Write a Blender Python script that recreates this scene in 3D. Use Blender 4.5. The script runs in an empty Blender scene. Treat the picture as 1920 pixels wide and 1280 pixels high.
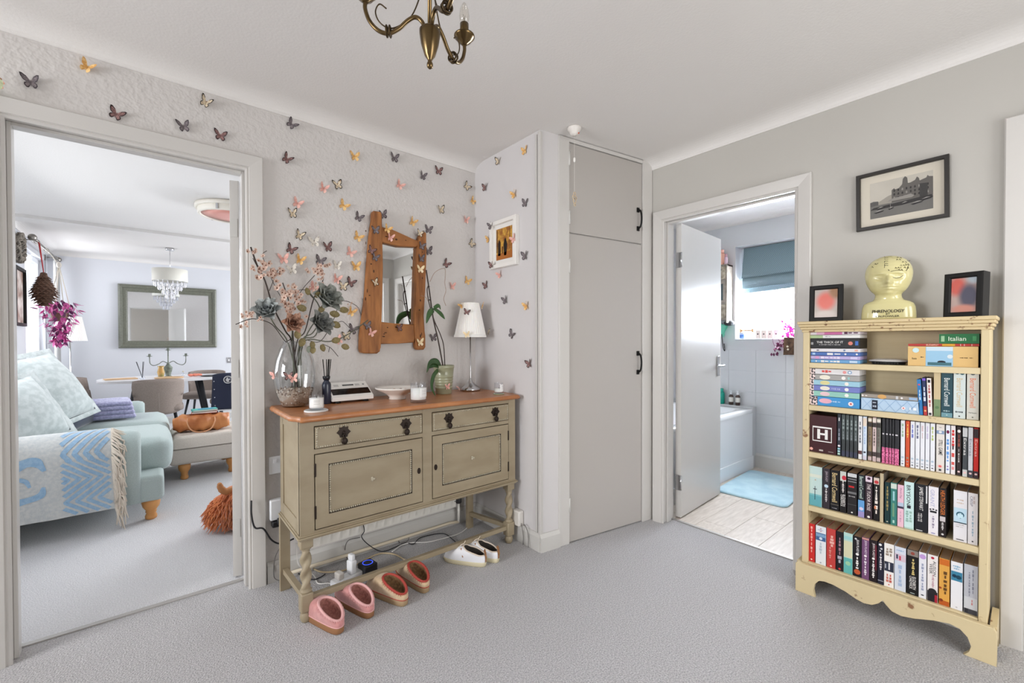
import bpy, bmesh, math, random
from mathutils import Vector, Matrix, Euler
D = bpy.data; S = bpy.context.scene; COL = S.collection
rnd = random.Random(7)
PI = math.pi; R = math.radians

# ------------------------------------------------------------------ camera
FPX = 809.0; CYPX = 650.3; EYE = Vector((0, 0, 1.18))
def cam_axes(yaw, pitch, roll):
    f = Vector((math.cos(yaw)*math.cos(pitch), math.sin(yaw)*math.cos(pitch), math.sin(pitch)))
    r0 = Vector((math.sin(yaw), -math.cos(yaw), 0)); u0 = r0.cross(f)
    return f, r0*math.cos(roll)+u0*math.sin(roll), u0*math.cos(roll)-r0*math.sin(roll)
CF, CR, CU = cam_axes(R(50.24), R(-.667), R(-.123))
cd = D.cameras.new('camera'); cam = D.objects.new('camera', cd); COL.objects.link(cam)
cd.sensor_width = 36; cd.sensor_fit = 'HORIZONTAL'; cd.lens = FPX/1920*36
cd.shift_y = (CYPX-640)/1920; cd.clip_start = .02
m = Matrix((CR, CU, -CF)).transposed().to_4x4(); m.translation = EYE; cam.matrix_world = m
S.camera = cam
def ray(px, py): return CF+CR*((px-960)/FPX)+CU*((CYPX-py)/FPX)
def onX(px, py, x): d = ray(px, py); return EYE+d*(x/d.x)          # a pixel's point on a wall x = const
def onY(px, py, y): d = ray(px, py); return EYE+d*(y/d.y)
def onZ(px, py, z=0.0): d = ray(px, py); return EYE+d*((z-EYE.z)/d.z)

# ------------------------------------------------------------------ world, light, exposure
S.view_settings.view_transform = 'Standard'; S.view_settings.look = 'None'
S.view_settings.gamma = 1; S.view_settings.use_curve_mapping = False
S.view_settings.exposure = 0.0
S.cycles.use_denoising = True
S.cycles.max_bounces = 10; S.cycles.diffuse_bounces = 6; S.cycles.sample_clamp_indirect = 6
S.cycles.caustics_reflective = False; S.cycles.caustics_refractive = False
W = D.worlds.new('daylight'); S.world = W; W.use_nodes = True
bg = W.node_tree.nodes['Background']; bg.inputs[0].default_value = (.93, .96, 1, 1); bg.inputs[1].default_value = 2.2
def area(name, loc, target, sx, sy, power, col=(1, 1, 1)):
    l = D.lights.new(name, 'AREA'); l.shape = 'RECTANGLE'; l.size = sx; l.size_y = sy; l.energy = power; l.color = col
    o = D.objects.new(name, l); COL.objects.link(o); o.location = loc
    o.rotation_euler = (Vector(target)-Vector(loc)).to_track_quat('-Z', 'Y').to_euler(); return o
# daylight entering at the window openings of the three rooms
area('daylight_lounge_near_window', (-1.22, 4.05, 1.5), (1.0, 3.7, .3), 1.9, 1.2, 26, (.97, .985, 1))
area('daylight_lounge_far_window', (-1.22, 7.35, 1.6), (1, 7.0, 1.1), .95, 1.3, 22, (.96, .98, 1))
area('daylight_lounge_side_window', (3.75, 6.0, 1.5), (0, 5.2, .2), 2.2, 1.4, 168, (.97, .985, 1))
area('daylight_bathroom_window', (4.62, 1.45, 1.5), (3, 1.3, .8), .9, .55, 330, (.985, .99, 1))
area('daylight_hall_added_window', (-3.32, 1.5, 1.4), (1.6, 1.6, 1.0), 1.2, 1.2, 118, (1, .99, .975))  # unseen source added to light the hall from its left end
area('daylight_hall_rear_doorway', (1.2, -1.5, 1.25), (1.2, 2.0, 1.1), 1.9, 1.7, 56, (1, .988, .97))

# ------------------------------------------------------------------ materials
def lin(c):
    if max(c) > 1: c = [v/255 for v in c]
    return tuple(((v+.055)/1.055)**2.4 if v > .04045 else v/12.92 for v in c[:3])+(1,)
MATS = {}
def mat(name, c, rough=.5, metal=0, c2=None, scale=20, detail=3, lo=.38, hi=.62, bump=0, bscale=None, bdist=.002,
        stretch=None, coat=0, spec=.5, trans=0, ior=1.45, emit=0, tex='noise', sheen=0, alpha=1, sub=0):
    if name in MATS: return MATS[name]
    M = D.materials.new(name); M.use_nodes = True; nt = M.node_tree; N = nt.nodes; L = nt.links
    b = N['Principled BSDF']; I = b.inputs
    I['Base Color'].default_value = lin(c); I['Roughness'].default_value = rough; I['Metallic'].default_value = metal
    I['Coat Weight'].default_value = coat; I['Specular IOR Level'].default_value = spec
    I['Transmission Weight'].default_value = trans; I['IOR'].default_value = ior; I['Alpha'].default_value = alpha
    I['Sheen Weight'].default_value = sheen; I['Subsurface Weight'].default_value = sub
    if sub: I['Subsurface Radius'].default_value = (.02, .015, .01)
    if emit: I['Emission Color'].default_value = lin(c); I['Emission Strength'].default_value = emit
    tc = N.new('ShaderNodeTexCoord'); mp = N.new('ShaderNodeMapping'); L.new(tc.outputs['Object'], mp.inputs[0])
    if stretch: mp.inputs['Scale'].default_value = stretch
    def texnode(sc):
        if tex == 'voronoi': t = N.new('ShaderNodeTexVoronoi'); t.inputs['Scale'].default_value = sc; out = t.outputs['Distance']
        elif tex == 'wave':
            t = N.new('ShaderNodeTexWave'); t.inputs['Scale'].default_value = sc; t.inputs['Distortion'].default_value = 3
            t.inputs['Detail'].default_value = detail; out = t.outputs['Fac']
        elif tex == 'checker': t = N.new('ShaderNodeTexChecker'); t.inputs['Scale'].default_value = sc; out = t.outputs['Fac']
        else: t = N.new('ShaderNodeTexNoise'); t.inputs['Scale'].default_value = sc; t.inputs['Detail'].default_value = detail; out = t.outputs['Fac']
        L.new(mp.outputs[0], t.inputs['Vector']); return out
    if c2 is not None:
        cr = N.new('ShaderNodeValToRGB'); cr.color_ramp.elements[0].position = lo; cr.color_ramp.elements[1].position = hi
        cr.color_ramp.elements[0].color = lin(c); cr.color_ramp.elements[1].color = lin(c2)
        L.new(texnode(scale), cr.inputs[0]); L.new(cr.outputs[0], I['Base Color'])
    if bump:
        bp = N.new('ShaderNodeBump'); bp.inputs['Strength'].default_value = bump; bp.inputs['Distance'].default_value = bdist
        L.new(texnode(bscale or scale), bp.inputs['Height']); L.new(bp.outputs[0], I['Normal'])
    MATS[name] = M; return M
def glass(name, tint=(250, 252, 255), gloss=.08, rough=.02, cloudy=0, bump=0, bscale=60, stretch=None):
    """thin clear or obscured glass: light passes straight through, a little is reflected at the surface"""
    if name in MATS: return MATS[name]
    M = D.materials.new(name); M.use_nodes = True; nt = M.node_tree; N = nt.nodes; L = nt.links; N.remove(N['Principled BSDF'])
    out = N['Material Output']; tr = N.new('ShaderNodeBsdfTransparent'); tr.inputs[0].default_value = lin(tint)
    gl = N.new('ShaderNodeBsdfGlossy'); gl.inputs['Roughness'].default_value = rough; lw = N.new('ShaderNodeLayerWeight'); lw.inputs[0].default_value = .25
    mr = N.new('ShaderNodeMapRange'); mr.inputs['To Min'].default_value = gloss*.4; mr.inputs['To Max'].default_value = min(1, gloss*6); L.new(lw.outputs['Facing'], mr.inputs[0])
    mx = N.new('ShaderNodeMixShader'); L.new(mr.outputs[0], mx.inputs[0]); L.new(tr.outputs[0], mx.inputs[1]); L.new(gl.outputs[0], mx.inputs[2]); last = mx
    if cloudy:
        ts = N.new('ShaderNodeBsdfTranslucent'); ts.inputs[0].default_value = lin(tint); m2 = N.new('ShaderNodeMixShader')
        m2.inputs[0].default_value = cloudy; L.new(mx.outputs[0], m2.inputs[1]); L.new(ts.outputs[0], m2.inputs[2]); last = m2
        if bump:
            tc = N.new('ShaderNodeTexCoord'); mp = N.new('ShaderNodeMapping'); L.new(tc.outputs['Object'], mp.inputs[0])
            if stretch: mp.inputs['Scale'].default_value = stretch
            ns = N.new('ShaderNodeTexNoise'); ns.inputs['Scale'].default_value = bscale; L.new(mp.outputs[0], ns.inputs['Vector'])
            r2 = N.new('ShaderNodeMapRange'); r2.inputs['From Min'].default_value = .3; r2.inputs['From Max'].default_value = .7; r2.inputs['To Min'].default_value = max(0, cloudy-bump); r2.inputs['To Max'].default_value = min(1, cloudy+bump)
            L.new(ns.outputs['Fac'], r2.inputs[0]); L.new(r2.outputs[0], m2.inputs[0])
    L.new(last.outputs[0], out.inputs[0]); MATS[name] = M; return M
def col(c, rough=.55, **k):      # a plain paint or print colour
    k.setdefault('spec', .22)
    return mat('print_%02x%02x%02x' % tuple(int(v) for v in c)+('_%d' % int(rough*100)), c, rough, **k)

# ------------------------------------------------------------------ mesh helpers
class MB:
    def __init__(s): s.bm = bmesh.new(); s.mi = 0
    def _tag(s, faces, smooth=False):
        for f in faces: f.material_index = s.mi; f.smooth = smooth
    def box(s, x0, x1, y0, y1, z0, z1, bev=0, seg=2, M=None):
        v = [s.bm.verts.new((x, y, z)) for x in (x0, x1) for y in (y0, y1) for z in (z0, z1)]
        F = [s.bm.faces.new([v[i] for i in q]) for q in ((0, 1, 3, 2), (4, 6, 7, 5), (0, 4, 5, 1), (2, 3, 7, 6), (0, 2, 6, 4), (1, 5, 7, 3))]
        s._tag(F)
        if bev:
            E = list({e for f in F for e in f.edges})
            r = bmesh.ops.bevel(s.bm, geom=E, offset=bev, segments=seg, profile=.5, affect='EDGES', clamp_overlap=True)
            s._tag(r['faces'], True)
            v = list({q for f in r['faces'] for q in f.verts} | {q for q in v if q.is_valid})
        if M is not None: bmesh.ops.transform(s.bm, matrix=M, verts=[q for q in v if q.is_valid])
        return s
    def rings(s, rings, closed=True, cap0=True, cap1=True, smooth=True):
        VV = [[s.bm.verts.new(p) for p in r] for r in rings]; n = len(VV[0]); F = []
        for a, b in zip(VV, VV[1:]):
            for i in range(n if closed else n-1):
                j = (i+1) % n
                F.append(s.bm.faces.new((a[i], a[j], b[j], b[i])))
        s._tag(F, smooth); C = []
        if closed and cap0: C.append(s.bm.faces.new(VV[0][::-1]))
        if closed and cap1: C.append(s.bm.faces.new(VV[-1]))
        s._tag(C); return s
    def lathe(s, prof, seg=24, c=(0, 0, 0), M=None, cap0=True, cap1=True, tw=None, smooth=True):
        M = M or Matrix.Identity(4); c = Vector(c); rr = []
        for r, z in prof:
            rr.append([M @ (c+Vector(((max(r, 1e-4)+(tw(2*PI*i/seg, z) if tw else 0))*math.cos(2*PI*i/seg), (max(r, 1e-4)+(tw(2*PI*i/seg, z) if tw else 0))*math.sin(2*PI*i/seg), z))) for i in range(seg)])
        return s.rings(rr, True, cap0, cap1, smooth)
    def tube(s, pts, rad, seg=8, caps=True):
        pts = [Vector(p) for p in pts]; n = len(pts)
        if not hasattr(rad, '__len__'): rad = [rad]*n
        t0 = (pts[1]-pts[0]).normalized(); up = Vector((0, 0, 1)) if abs(t0.z) < .9 else Vector((1, 0, 0))
        nr = t0.cross(up).normalized(); rr = []
        for i, p in enumerate(pts):
            t = (pts[min(i+1, n-1)]-pts[max(i-1, 0)]).normalized()
            nr = (nr-t*nr.dot(t)).normalized(); b = t.cross(nr)
            rr.append([p+(nr*math.cos(2*PI*k/seg)+b*math.sin(2*PI*k/seg))*rad[i] for k in range(seg)])
        return s.rings(rr, True, caps, caps)
    def prism(s, poly, z0, z1, M=None, bev=0, smooth=False):
        M = M or Matrix.Identity(4)
        a = [s.bm.verts.new(M @ Vector((x, y, z0))) for x, y in poly]; b = [s.bm.verts.new(M @ Vector((x, y, z1))) for x, y in poly]
        n = len(poly); F = [s.bm.faces.new(a[::-1]), s.bm.faces.new(b)]
        sd = [s.bm.faces.new((a[i], a[(i+1) % n], b[(i+1) % n], b[i])) for i in range(n)]
        s._tag(F); s._tag(sd, smooth)
        if bev:
            E = list({e for f in F for e in f.edges})
            r = bmesh.ops.bevel(s.bm, geom=E, offset=bev, segments=2, profile=.5, affect='EDGES', clamp_overlap=True); s._tag(r['faces'], True)
        return s
    def grid(s, fn, nu, nv, smooth=True, wrap=False):
        V = [[s.bm.verts.new(fn(i/(nu if wrap else nu), j/nv)) for j in range(nv+1)] for i in range(nu if wrap else nu+1)]
        F = []
        for i in range(nu):
            k = (i+1) % len(V)
            for j in range(nv): F.append(s.bm.faces.new((V[i][j], V[k][j], V[k][j+1], V[i][j+1])))
        s._tag(F, smooth); return s
    def ball(s, c, r, seg=16, ring=10, M=None):
        r = Vector((r, r, r)) if not hasattr(r, '__len__') else Vector(r); c = Vector(c); M = M or Matrix.Identity(4)
        rr = []
        for j in range(ring+1):
            a = -PI/2+PI*j/ring; ca = max(math.cos(a), 1e-3)
            rr.append([M @ (c+Vector((r.x*ca*math.cos(2*PI*i/seg), r.y*ca*math.sin(2*PI*i/seg), r.z*math.sin(a)))) for i in range(seg)])
        return s.rings(rr)
    def poly(s, pts, smooth=False):
        f = s.bm.faces.new([s.bm.verts.new(p) for p in pts]); s._tag([f], smooth); return s
    def m(s, i): s.mi = i; return s
    def mesh(s, name, mats):
        bmesh.ops.recalc_face_normals(s.bm, faces=s.bm.faces)
        me = D.meshes.new(name); s.bm.to_mesh(me); s.bm.free()
        for q in (mats if isinstance(mats, (list, tuple)) else [mats]): me.materials.append(q)
        return me
    def obj(s, name, mats, parent=None, M=None): return link(name, s.mesh(name, mats), parent, M)
def link(name, me, parent=None, M=None):
    o = D.objects.new(name, me); COL.objects.link(o)
    if parent is not None: o.parent = parent
    if M is not None: o.matrix_local = M
    return o
def tag(o, label=None, cat=None, group=None, kind=None):
    for k, v in (('label', label), ('category', cat), ('group', group), ('kind', kind)):
        if v: o[k] = v
    return o
def thing(name, label, cat, group=None, M=None, kind=None):
    o = D.objects.new(name, None); COL.objects.link(o); o.empty_display_size = .05
    if M is not None: o.matrix_world = M
    return tag(o, label, cat, group, kind)
def dup(root, M=None, label=None):
    c = root.copy(); COL.objects.link(c)
    if M is not None: c.matrix_world = M
    if label: c['label'] = label
    for ch in root.children:
        d = ch.copy(); COL.objects.link(d); d.parent = c
        for g in ch.children:
            e = g.copy(); COL.objects.link(e); e.parent = d
    return c
def T(x, y, z): return Matrix.Translation((x, y, z))
def RZ(a): return Matrix.Rotation(a, 4, 'Z')
def RX(a): return Matrix.Rotation(a, 4, 'X')
def RY(a): return Matrix.Rotation(a, 4, 'Y')
def face_x(x, y, z): return Matrix(((0, 0, -1, x), (-1, 0, 0, y), (0, 1, 0, z), (0, 0, 0, 1)))   # local X right, Y up, Z out of a wall facing -x
def face_y(x, y, z): return Matrix(((1, 0, 0, x), (0, 0, -1, y), (0, 1, 0, z), (0, 0, 0, 1)))    # the same for a wall facing -y
TXT = {}
def text(body, parent, x, y, w, h, m, z=.0004, rot=0, shear=0, bold=0, name='lettering'):
    """printed lettering fitted to a w x h box centred at x, y on the parent's face"""
    k = (body, shear, bold)
    if k not in TXT:
        c = D.curves.new('t', 'FONT'); c.body = body; c.resolution_u = 2; c.shear = shear; c.offset = bold; c.align_x = 'CENTER'
        o = D.objects.new('t', c); TXT[k] = D.meshes.new_from_object(o); D.objects.remove(o); D.curves.remove(c)
    me = TXT[k].copy(); vs = [v.co for v in me.vertices]
    if not vs: return None
    x0, x1 = min(v.x for v in vs), max(v.x for v in vs); y0, y1 = min(v.y for v in vs), max(v.y for v in vs)
    sx, sy = w/max(x1-x0, 1e-6), h/max(y1-y0, 1e-6)
    for v in me.vertices: v.co = Vector(((v.co.x-(x0+x1)/2)*sx, (v.co.y-(y0+y1)/2)*sy, 0))
    me.materials.clear(); me.materials.append(m)
    return link(name, me, parent, T(x, y, z) @ RZ(rot))
def smooth_path(pts, n=8):
    P = [Vector(p) for p in pts]; P = [P[0]*2-P[1]]+P+[P[-1]*2-P[-2]]; out = []
    for i in range(1, len(P)-2):
        for k in range(n):
            t = k/n; a, b, c, d = P[i-1:i+3]
            out.append(.5*((2*b)+(c-a)*t+(2*a-5*b+4*c-d)*t*t+(3*b-a-3*c+d)*t**3))
    return out+[P[-2]]

# ------------------------------------------------------------------ the setting
YA, XB, XC, CEIL, CORN = 2.39, 2.545, 1.668, 2.362, 2.313
m_wall = mat('grey_emulsion_embossed', (204, 200, 197), .75, bump=.5, bscale=58, bdist=.007, detail=1.5)
m_wallsm = mat('grey_emulsion', (184, 181, 175), .7, bump=.12, bscale=90, bdist=.002)
m_wallblue = mat('pale_grey_emulsion', (208, 210, 215), .7, bump=.1, bscale=60, bdist=.002)
m_ceil = mat('stippled_ceiling_paint', (220, 217, 214), .85, bump=.25, bscale=110, bdist=.003)
m_gloss = mat('white_gloss_paint', (200, 197, 193), .28, bump=.05, bscale=8, bdist=.002, coat=.2)
m_gloss2 = mat('white_satin_paint', (197, 195, 191), .42)
m_carpet = mat('grey_carpet', (140, 138, 140), .95, c2=(196, 194, 195), scale=190, detail=4, lo=.34, hi=.66, bump=.9, bscale=170, bdist=.008, sheen=.3)
m_carpet2 = mat('pale_grey_carpet', (190, 190, 193), .95, c2=(228, 228, 230), scale=190, detail=4, lo=.32, hi=.68, bump=.8, bscale=170, bdist=.008, sheen=.3)
def structure(o): o['kind'] = 'structure'; return o
def sbox(name, m, *a, parent=None, **k):
    o = MB().box(*a, **k).obj(name, m, parent)
    return o if parent else structure(o)
WT = .12
sbox('floor', m_carpet, -3.3, 2.64, -1.75, 2.5, -.05, 0)
sbox('floor', m_carpet2, -1.3, 3.8, 2.505, 8.2, -.05, 0)
sbox('ceiling', m_ceil, -3.3, 2.7, -1.75, 2.45, CEIL, CEIL+.06)
def wall_with_openings(name, m, axis, p0, p1, a0, a1, z1, opens, parent=None):
    """a wall slab between p0 and p1 on the given axis running a0..a1 along the other, with rectangular openings (b0, b1, zb, zt)"""
    mb = MB(); opens = sorted(opens); cur = a0
    def put(u0, u1, zz0, zz1):
        if u1-u0 < 1e-4 or zz1-zz0 < 1e-4: return
        if axis == 'y': mb.box(u0, u1, p0, p1, zz0, zz1)
        else: mb.box(p0, p1, u0, u1, zz0, zz1)
    for b0, b1, zb, zt in opens:
        put(cur, b0, 0, z1); put(b0, b1, 0, zb); put(b0, b1, zt, z1); cur = b1
    put(cur, a1, 0, z1); return structure(mb.obj(name, m))
DA = (-.41, .345, 2.0); DB = (.775, 1.52, 1.955); DC = (-.70, .0, 1.965)
wall_with_openings('wall_left', m_wall, 'y', YA, YA+WT, -3.3, XC, CEIL, [(DA[0]-.02, DA[1]+.02, 0, DA[2]+.02)])
wall_with_openings('wall_right', m_wallsm, 'x', XB, XB+WT, -1.75, 2.5, CEIL, [(DB[0]-.02, DB[1]+.02, 0, DB[2]+.02), (DC[0]-.02, DC[1]+.02, 0, DC[2]+.02)])
# corner stub beside the sideboard: its long side faces the hall, its end face is slightly splayed like the cupboard front
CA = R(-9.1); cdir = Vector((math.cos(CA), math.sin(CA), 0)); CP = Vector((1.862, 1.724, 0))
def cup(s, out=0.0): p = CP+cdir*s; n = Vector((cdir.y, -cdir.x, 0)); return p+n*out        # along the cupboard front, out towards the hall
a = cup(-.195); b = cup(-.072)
structure(MB().prism([(XC, YA), (XC, a.y), (b.x, b.y), (b.x+.05, YA)], 0, CEIL).obj('wall_corner', mat('grey_emulsion_lit', (205, 202, 202), .7, bump=.1, bscale=90, bdist=.002)))  # paler copy of the grey emulsion; the brighter light is put into the colour
# rear part of the hall, behind the viewer
wall_with_openings('wall_rear', m_wallsm, 'y', -.97, -.85, -3.3, XB+WT, CEIL, [(.62, 1.45, 0, 2.0), (1.72, 2.42, 0, 2.0)])
wall_with_openings('wall_near', m_wallsm, 'x', -3.32, -3.2, -.85, YA, CEIL, [(.78, 2.2, .7, 2.1)])
# lounge shell
wall_with_openings('wall_lounge_left', m_wallblue, 'x', -1.15, -1.03, 2.51, 8.05, CEIL, [(3.05, 5.05, .85, 2.15), (6.78, 7.86, .8, 2.2)])
sbox('wall_lounge_far', m_wallblue, -1.15, 3.8, 8.05, 8.17, 0, CEIL)
wall_with_openings('wall_lounge_right', m_wallblue, 'x', 3.6, 3.72, 2.51, 8.05, CEIL, [(4.8, 7.2, .8, 2.1)])
sbox('wall_lounge_near', m_wallblue, 1.72, 3.6, 2.42, 2.53, 0, CEIL)
sbox('ceiling', m_ceil, -1.2, 3.8, 2.45, 8.2, CEIL, CEIL+.06)
sbox('trim_1', m_ceil, -1.03, 3.6, 5.92, 6.14, CEIL-.03, CEIL)           # shallow beam across the lounge ceiling
# coved cornices
def cove(name, axis, plane, sgn, a0, a1, drop=.05, proj=.11):
    pr = [(0, CEIL-drop)]+[(proj*(1-math.cos(t*PI/2)), CEIL-drop+drop*math.sin(t*PI/2)) for t in [i/8 for i in range(1, 9)]]
    pr = [(0, CEIL-drop-.004), (.006, CEIL-drop-.004)]+[(p+.006, z) for p, z in pr]+[(proj, CEIL+.002), (0, CEIL+.002)]
    def P(u, p, z): return (u, plane+sgn*p, z) if axis == 'y' else (plane+sgn*p, u, z)
    mb = MB().rings([[P(u, p, z) for p, z in pr] for u in (a0, a1)], smooth=False)
    return structure(mb.obj(name, m_ceil))
cove('trim_2', 'y', YA, -1, -3.2, XC+.02); cove('trim_3', 'x', XB, -1, -.85, 1.62)
cove('trim_4', 'y', 8.05, -1, -1.03, 3.6); cove('trim_5', 'x', -1.03, 1, 2.51, 8.05)
cove('trim_6', 'y', -.85, 1, -3.2, XB); cove('trim_7', 'x', -3.2, 1, -.85, YA)
# moulded door surrounds: mitred architrave round the opening, lining and stop inside it
def surround(name, axis, plane, sgn, o, depth, wid=.07):
    u0, u1, top = o
    pr = [(-.004, 0), (-.004, .008), (.004, .012), (.010, .010), (.013, .016), (.045, .020), (wid-.004, .022), (wid, .018), (wid, 0)]
    def P(u, n, z): return (u, plane+sgn*n, z) if axis == 'y' else (plane+sgn*n, u, z)
    mb = MB()
    st = [[P(u0-d, n, 0) for d, n in pr], [P(u0-d, n, top+d) for d, n in pr], [P(u1+d, n, top+d) for d, n in pr], [P(u1+d, n, 0) for d, n in pr]]
    mb.rings(st, smooth=False)
    arch = mb.obj(name, m_gloss); structure(arch)
    def bx(ua, ub, na, nb, z0, z1):
        na, nb = sorted((plane+na*-sgn, plane+nb*-sgn))
        return (ua, ub, na, nb, z0, z1) if axis == 'y' else (na, nb, ua, ub, z0, z1)
    lin_ = MB()
    for q in (bx(u0-.02, u0, 0, depth, 0, top+.02), bx(u1, u1+.02, 0, depth, 0, top+.02), bx(u0, u1, 0, depth, top, top+.02)): lin_.box(*q, bev=.002)
    lin_.obj('lining', m_gloss, arch)
    stp = MB()
    for q in (bx(u0, u0+.013, .03, depth-.045, 0, top), bx(u1-.013, u1, .03, depth-.045, 0, top), bx(u0+.013, u1-.013, .03, depth-.045, top-.013, top)): stp.box(*q, bev=.002)
    stp.obj('door_stop', m_gloss, arch)
    return arch
surround('trim_8', 'y', YA, -1, DA, WT); surround('trim_9', 'x', XB, -1, DB, WT); surround('trim_10', 'x', XB, -1, DC, WT)
surround('trim_20', 'y', -.85, 1, (.64, 1.43, 1.98), WT); surround('trim_21', 'y', -.85, 1, (1.74, 2.40, 1.98), WT)
# skirting boards
def skirt(name, pts, h=.1, t=.016):
    mb = MB()
    for (xa, ya), (xb, yb) in pts:
        d = Vector((xb-xa, yb-ya, 0)); n = Vector((d.y, -d.x, 0)).normalized()
        pr = [(0, 0), (t, 0), (t, h-.02), (t*.55, h-.006), (t*.3, h), (0, h)]
        mb.rings([[Vector((q.x, q.y, 0))+n*o+Vector((0, 0, z)) for o, z in pr] for q in (Vector((xa, ya, 0)), Vector((xb, yb, 0)))], smooth=False)
    return structure(mb.obj(name, m_gloss2))
skirt('baseboard_left', [((DA[1]+.075, YA), (XC, YA))])
skirt('baseboard_corner', [((XC, YA), (XC, a.y-.004)), ((XC-.012, a.y), (b.x, b.y))])
skirt('baseboard_right', [((XB, DB[0]-.072), (XB, DC[1]+.072))])
skirt('baseboard_lounge', [((-1.03, 8.05), (3.6, 8.05)), ((-1.03, 2.51), (-1.03, 8.05))])
# white corner trunking on the stub wall
sbox('trim_11', m_gloss, XC-.008, XC+.012, a.y-.006, a.y+.014, .095, CEIL-.01, bev=.002)
sbox('trim_12', m_gloss2, XC-.007, XC, a.y+.022, a.y+.036, .1, CEIL-.02, bev=.002)
# threshold bars
sbox('trim_13', mat('brushed_threshold', (176, 173, 170), .4, .5), DA[0], DA[1], 2.488, 2.512, -.002, .006, bev=.002)
sbox('trim_14', mat('brushed_threshold', (176, 173, 170), .4, .5), 2.636, 2.655, DB[0], DB[1], -.002, .006, bev=.002)

# the lounge door, folded back into the room: only its hinge edge shows
dl = structure(MB().box(0, .735, -.02, .02, .008, 1.985, bev=.002).obj('door_1', m_gloss, None, T(.316, 2.538, 0) @ RZ(R(68))))
for z in (.25, 1.05, 1.75): MB().box(-.004, .0005, -.014, .016, z-.045, z+.045).obj('hinge', m_gloss2, dl)
# bathroom door, standing open
m_chrome = mat('chrome', (200, 200, 202), .15, 1)
m_black = mat('black_iron', (17, 16, 15), .5, spec=.3)
db = structure(MB().box(0, .66, -.019, .019, .008, 1.962, bev=.002).obj('door_2', m_gloss, None, T(2.69, 1.50, 0) @ RZ(R(3.5))))
for sgn in (-1, 1):
    h = MB().box(.585, .625, sgn*.019 if sgn > 0 else -.026, .026 if sgn > 0 else -.019, .92, 1.07, bev=.002)
    h.tube(smooth_path([(.605, sgn*.02, 1.0), (.605, sgn*.06, 1.0), (.59, sgn*.068, 1.0), (.53, sgn*.066, .998), (.495, sgn*.06, 1.0)], 5), .0085, 8)
    h.obj('lever_handle', m_chrome, db)
MB().box(.6595, .6625, -.012, .012, .93, 1.06).obj('latch_plate', m_chrome, db)
for z in (.24, 1.72): MB().box(-.006, .0005, -.012, .022, z-.05, z+.05).lathe([(.006, z-.05), (.006, z+.05)], 8, (-.004, -.02, 0)).obj('hinge', m_chrome, db)
# a closed door at the right edge
structure(MB().box(2.60, 2.638, DC[0]+.004, DC[1]-.004, .008, DC[2]-.004, bev=.002).obj('door_3', m_gloss))
# built-in cupboard front
CM = Matrix.Translation(CP) @ RZ(CA)           # local x along the front, -y out to the hall
def cb(name, m, x0, x1, y0, y1, z0, z1, parent=None, bev=.002):
    o = MB().box(x0, x1, y0, y1, z0, z1, bev=bev).obj(name, m, parent, None if parent else CM)
    return o if parent else structure(o)
m_cup = mat('shaded_gloss_paint', (176, 171, 166), .34, bump=.05, bscale=8, bdist=.002)  # the white gloss again, darkened to paint in the weaker light here
cb('trim_15', m_gloss, -.074, -.001, -.012, .05, 0, CEIL-.004)
cb('trim_16', m_gloss, .602, .690, -.012, .05, 0, CEIL-.004)
cb('trim_17', m_gloss, -.001, .602, -.010, .05, 2.337, CEIL-.004)
cb('trim_18', m_gloss, -.001, .602, .012, .05, 1.80, 1.83)
cb('wall_cupboard', m_gloss2, -.07, .68, .05, .06, 0, CEIL)
d4 = cb('door_4', m_cup, .002, .599, -.004, .016, .006, 1.808); d5 = cb('door_5', m_cup, .002, .599, -.004, .016, 1.816, 2.333)
def pull(parent, z0, z1):
    q = MB().box(.552, .574, -.011, -.004, z0, z0+.03, bev=.002).box(.552, .574, -.011, -.004, z1-.03, z1, bev=.002)
    q.tube(smooth_path([(.563, -.008, z0+.012), (.563, -.03, z0+.03), (.563, -.037, (z0+z1)/2), (.563, -.03, z1-.03), (.563, -.008, z1-.012)], 6), .006, 8)
    q.obj('pull_handle', m_black, parent)
pull(d4, .968, 1.12); pull(d5, 1.895, 2.045)
for d, zz in ((d4, (.23, 1.62)), (d5, (1.9, 2.24))):
    for z in zz: MB().lathe([(.006, z-.04), (.0065, z), (.006, z+.04)], 8, (-.001, -.012, 0)).obj('hinge', m_gloss2, d)

# ------------------------------------------------------------------ bathroom
XF = 4.37
m_bwall = mat('bathroom_grey_paint', (200, 201, 203), .6, bump=.05, bscale=50)
m_white = mat('white_enamel', (236, 238, 240), .12, coat=.4)
m_upvc = mat('white_window_plastic', (238, 240, 243), .3)
wall_with_openings('wall_bathroom_far', m_bwall, 'x', XF, XF+.22, -.1, 2.4, CEIL, [(.72, 1.845, 1.205, 2.1)])
sbox('wall_bathroom_left', m_bwall, XB+WT, XF+.22, 2.4, 2.5, 0, CEIL)
sbox('wall_bathroom_right', m_bwall, XB+WT, XF+.22, -.22, -.1, 0, CEIL)
sbox('ceiling', m_ceil, 2.7, XF+.3, -.3, 2.45, CEIL, CEIL+.06)
cove('trim_19', 'x', XF, -1, -.1, 2.4)
bf = structure(MB().box(2.64, XF+.2, -.2, 2.45, -.05, -.006).obj('floor', mat('floor_underlay', (120, 112, 104), .9)))
m_plank = mat('limed_oak_laminate', (188, 177, 166), .38, c2=(214, 205, 195), scale=6, detail=6, lo=.3, hi=.7, stretch=(1, 9, 1), bump=.06, bscale=10)
pl = MB().box(-.425, .425, -.0945, .0945, -.006, 0, bev=.0012, seg=1).mesh('plank', m_plank)
k = 0
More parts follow.
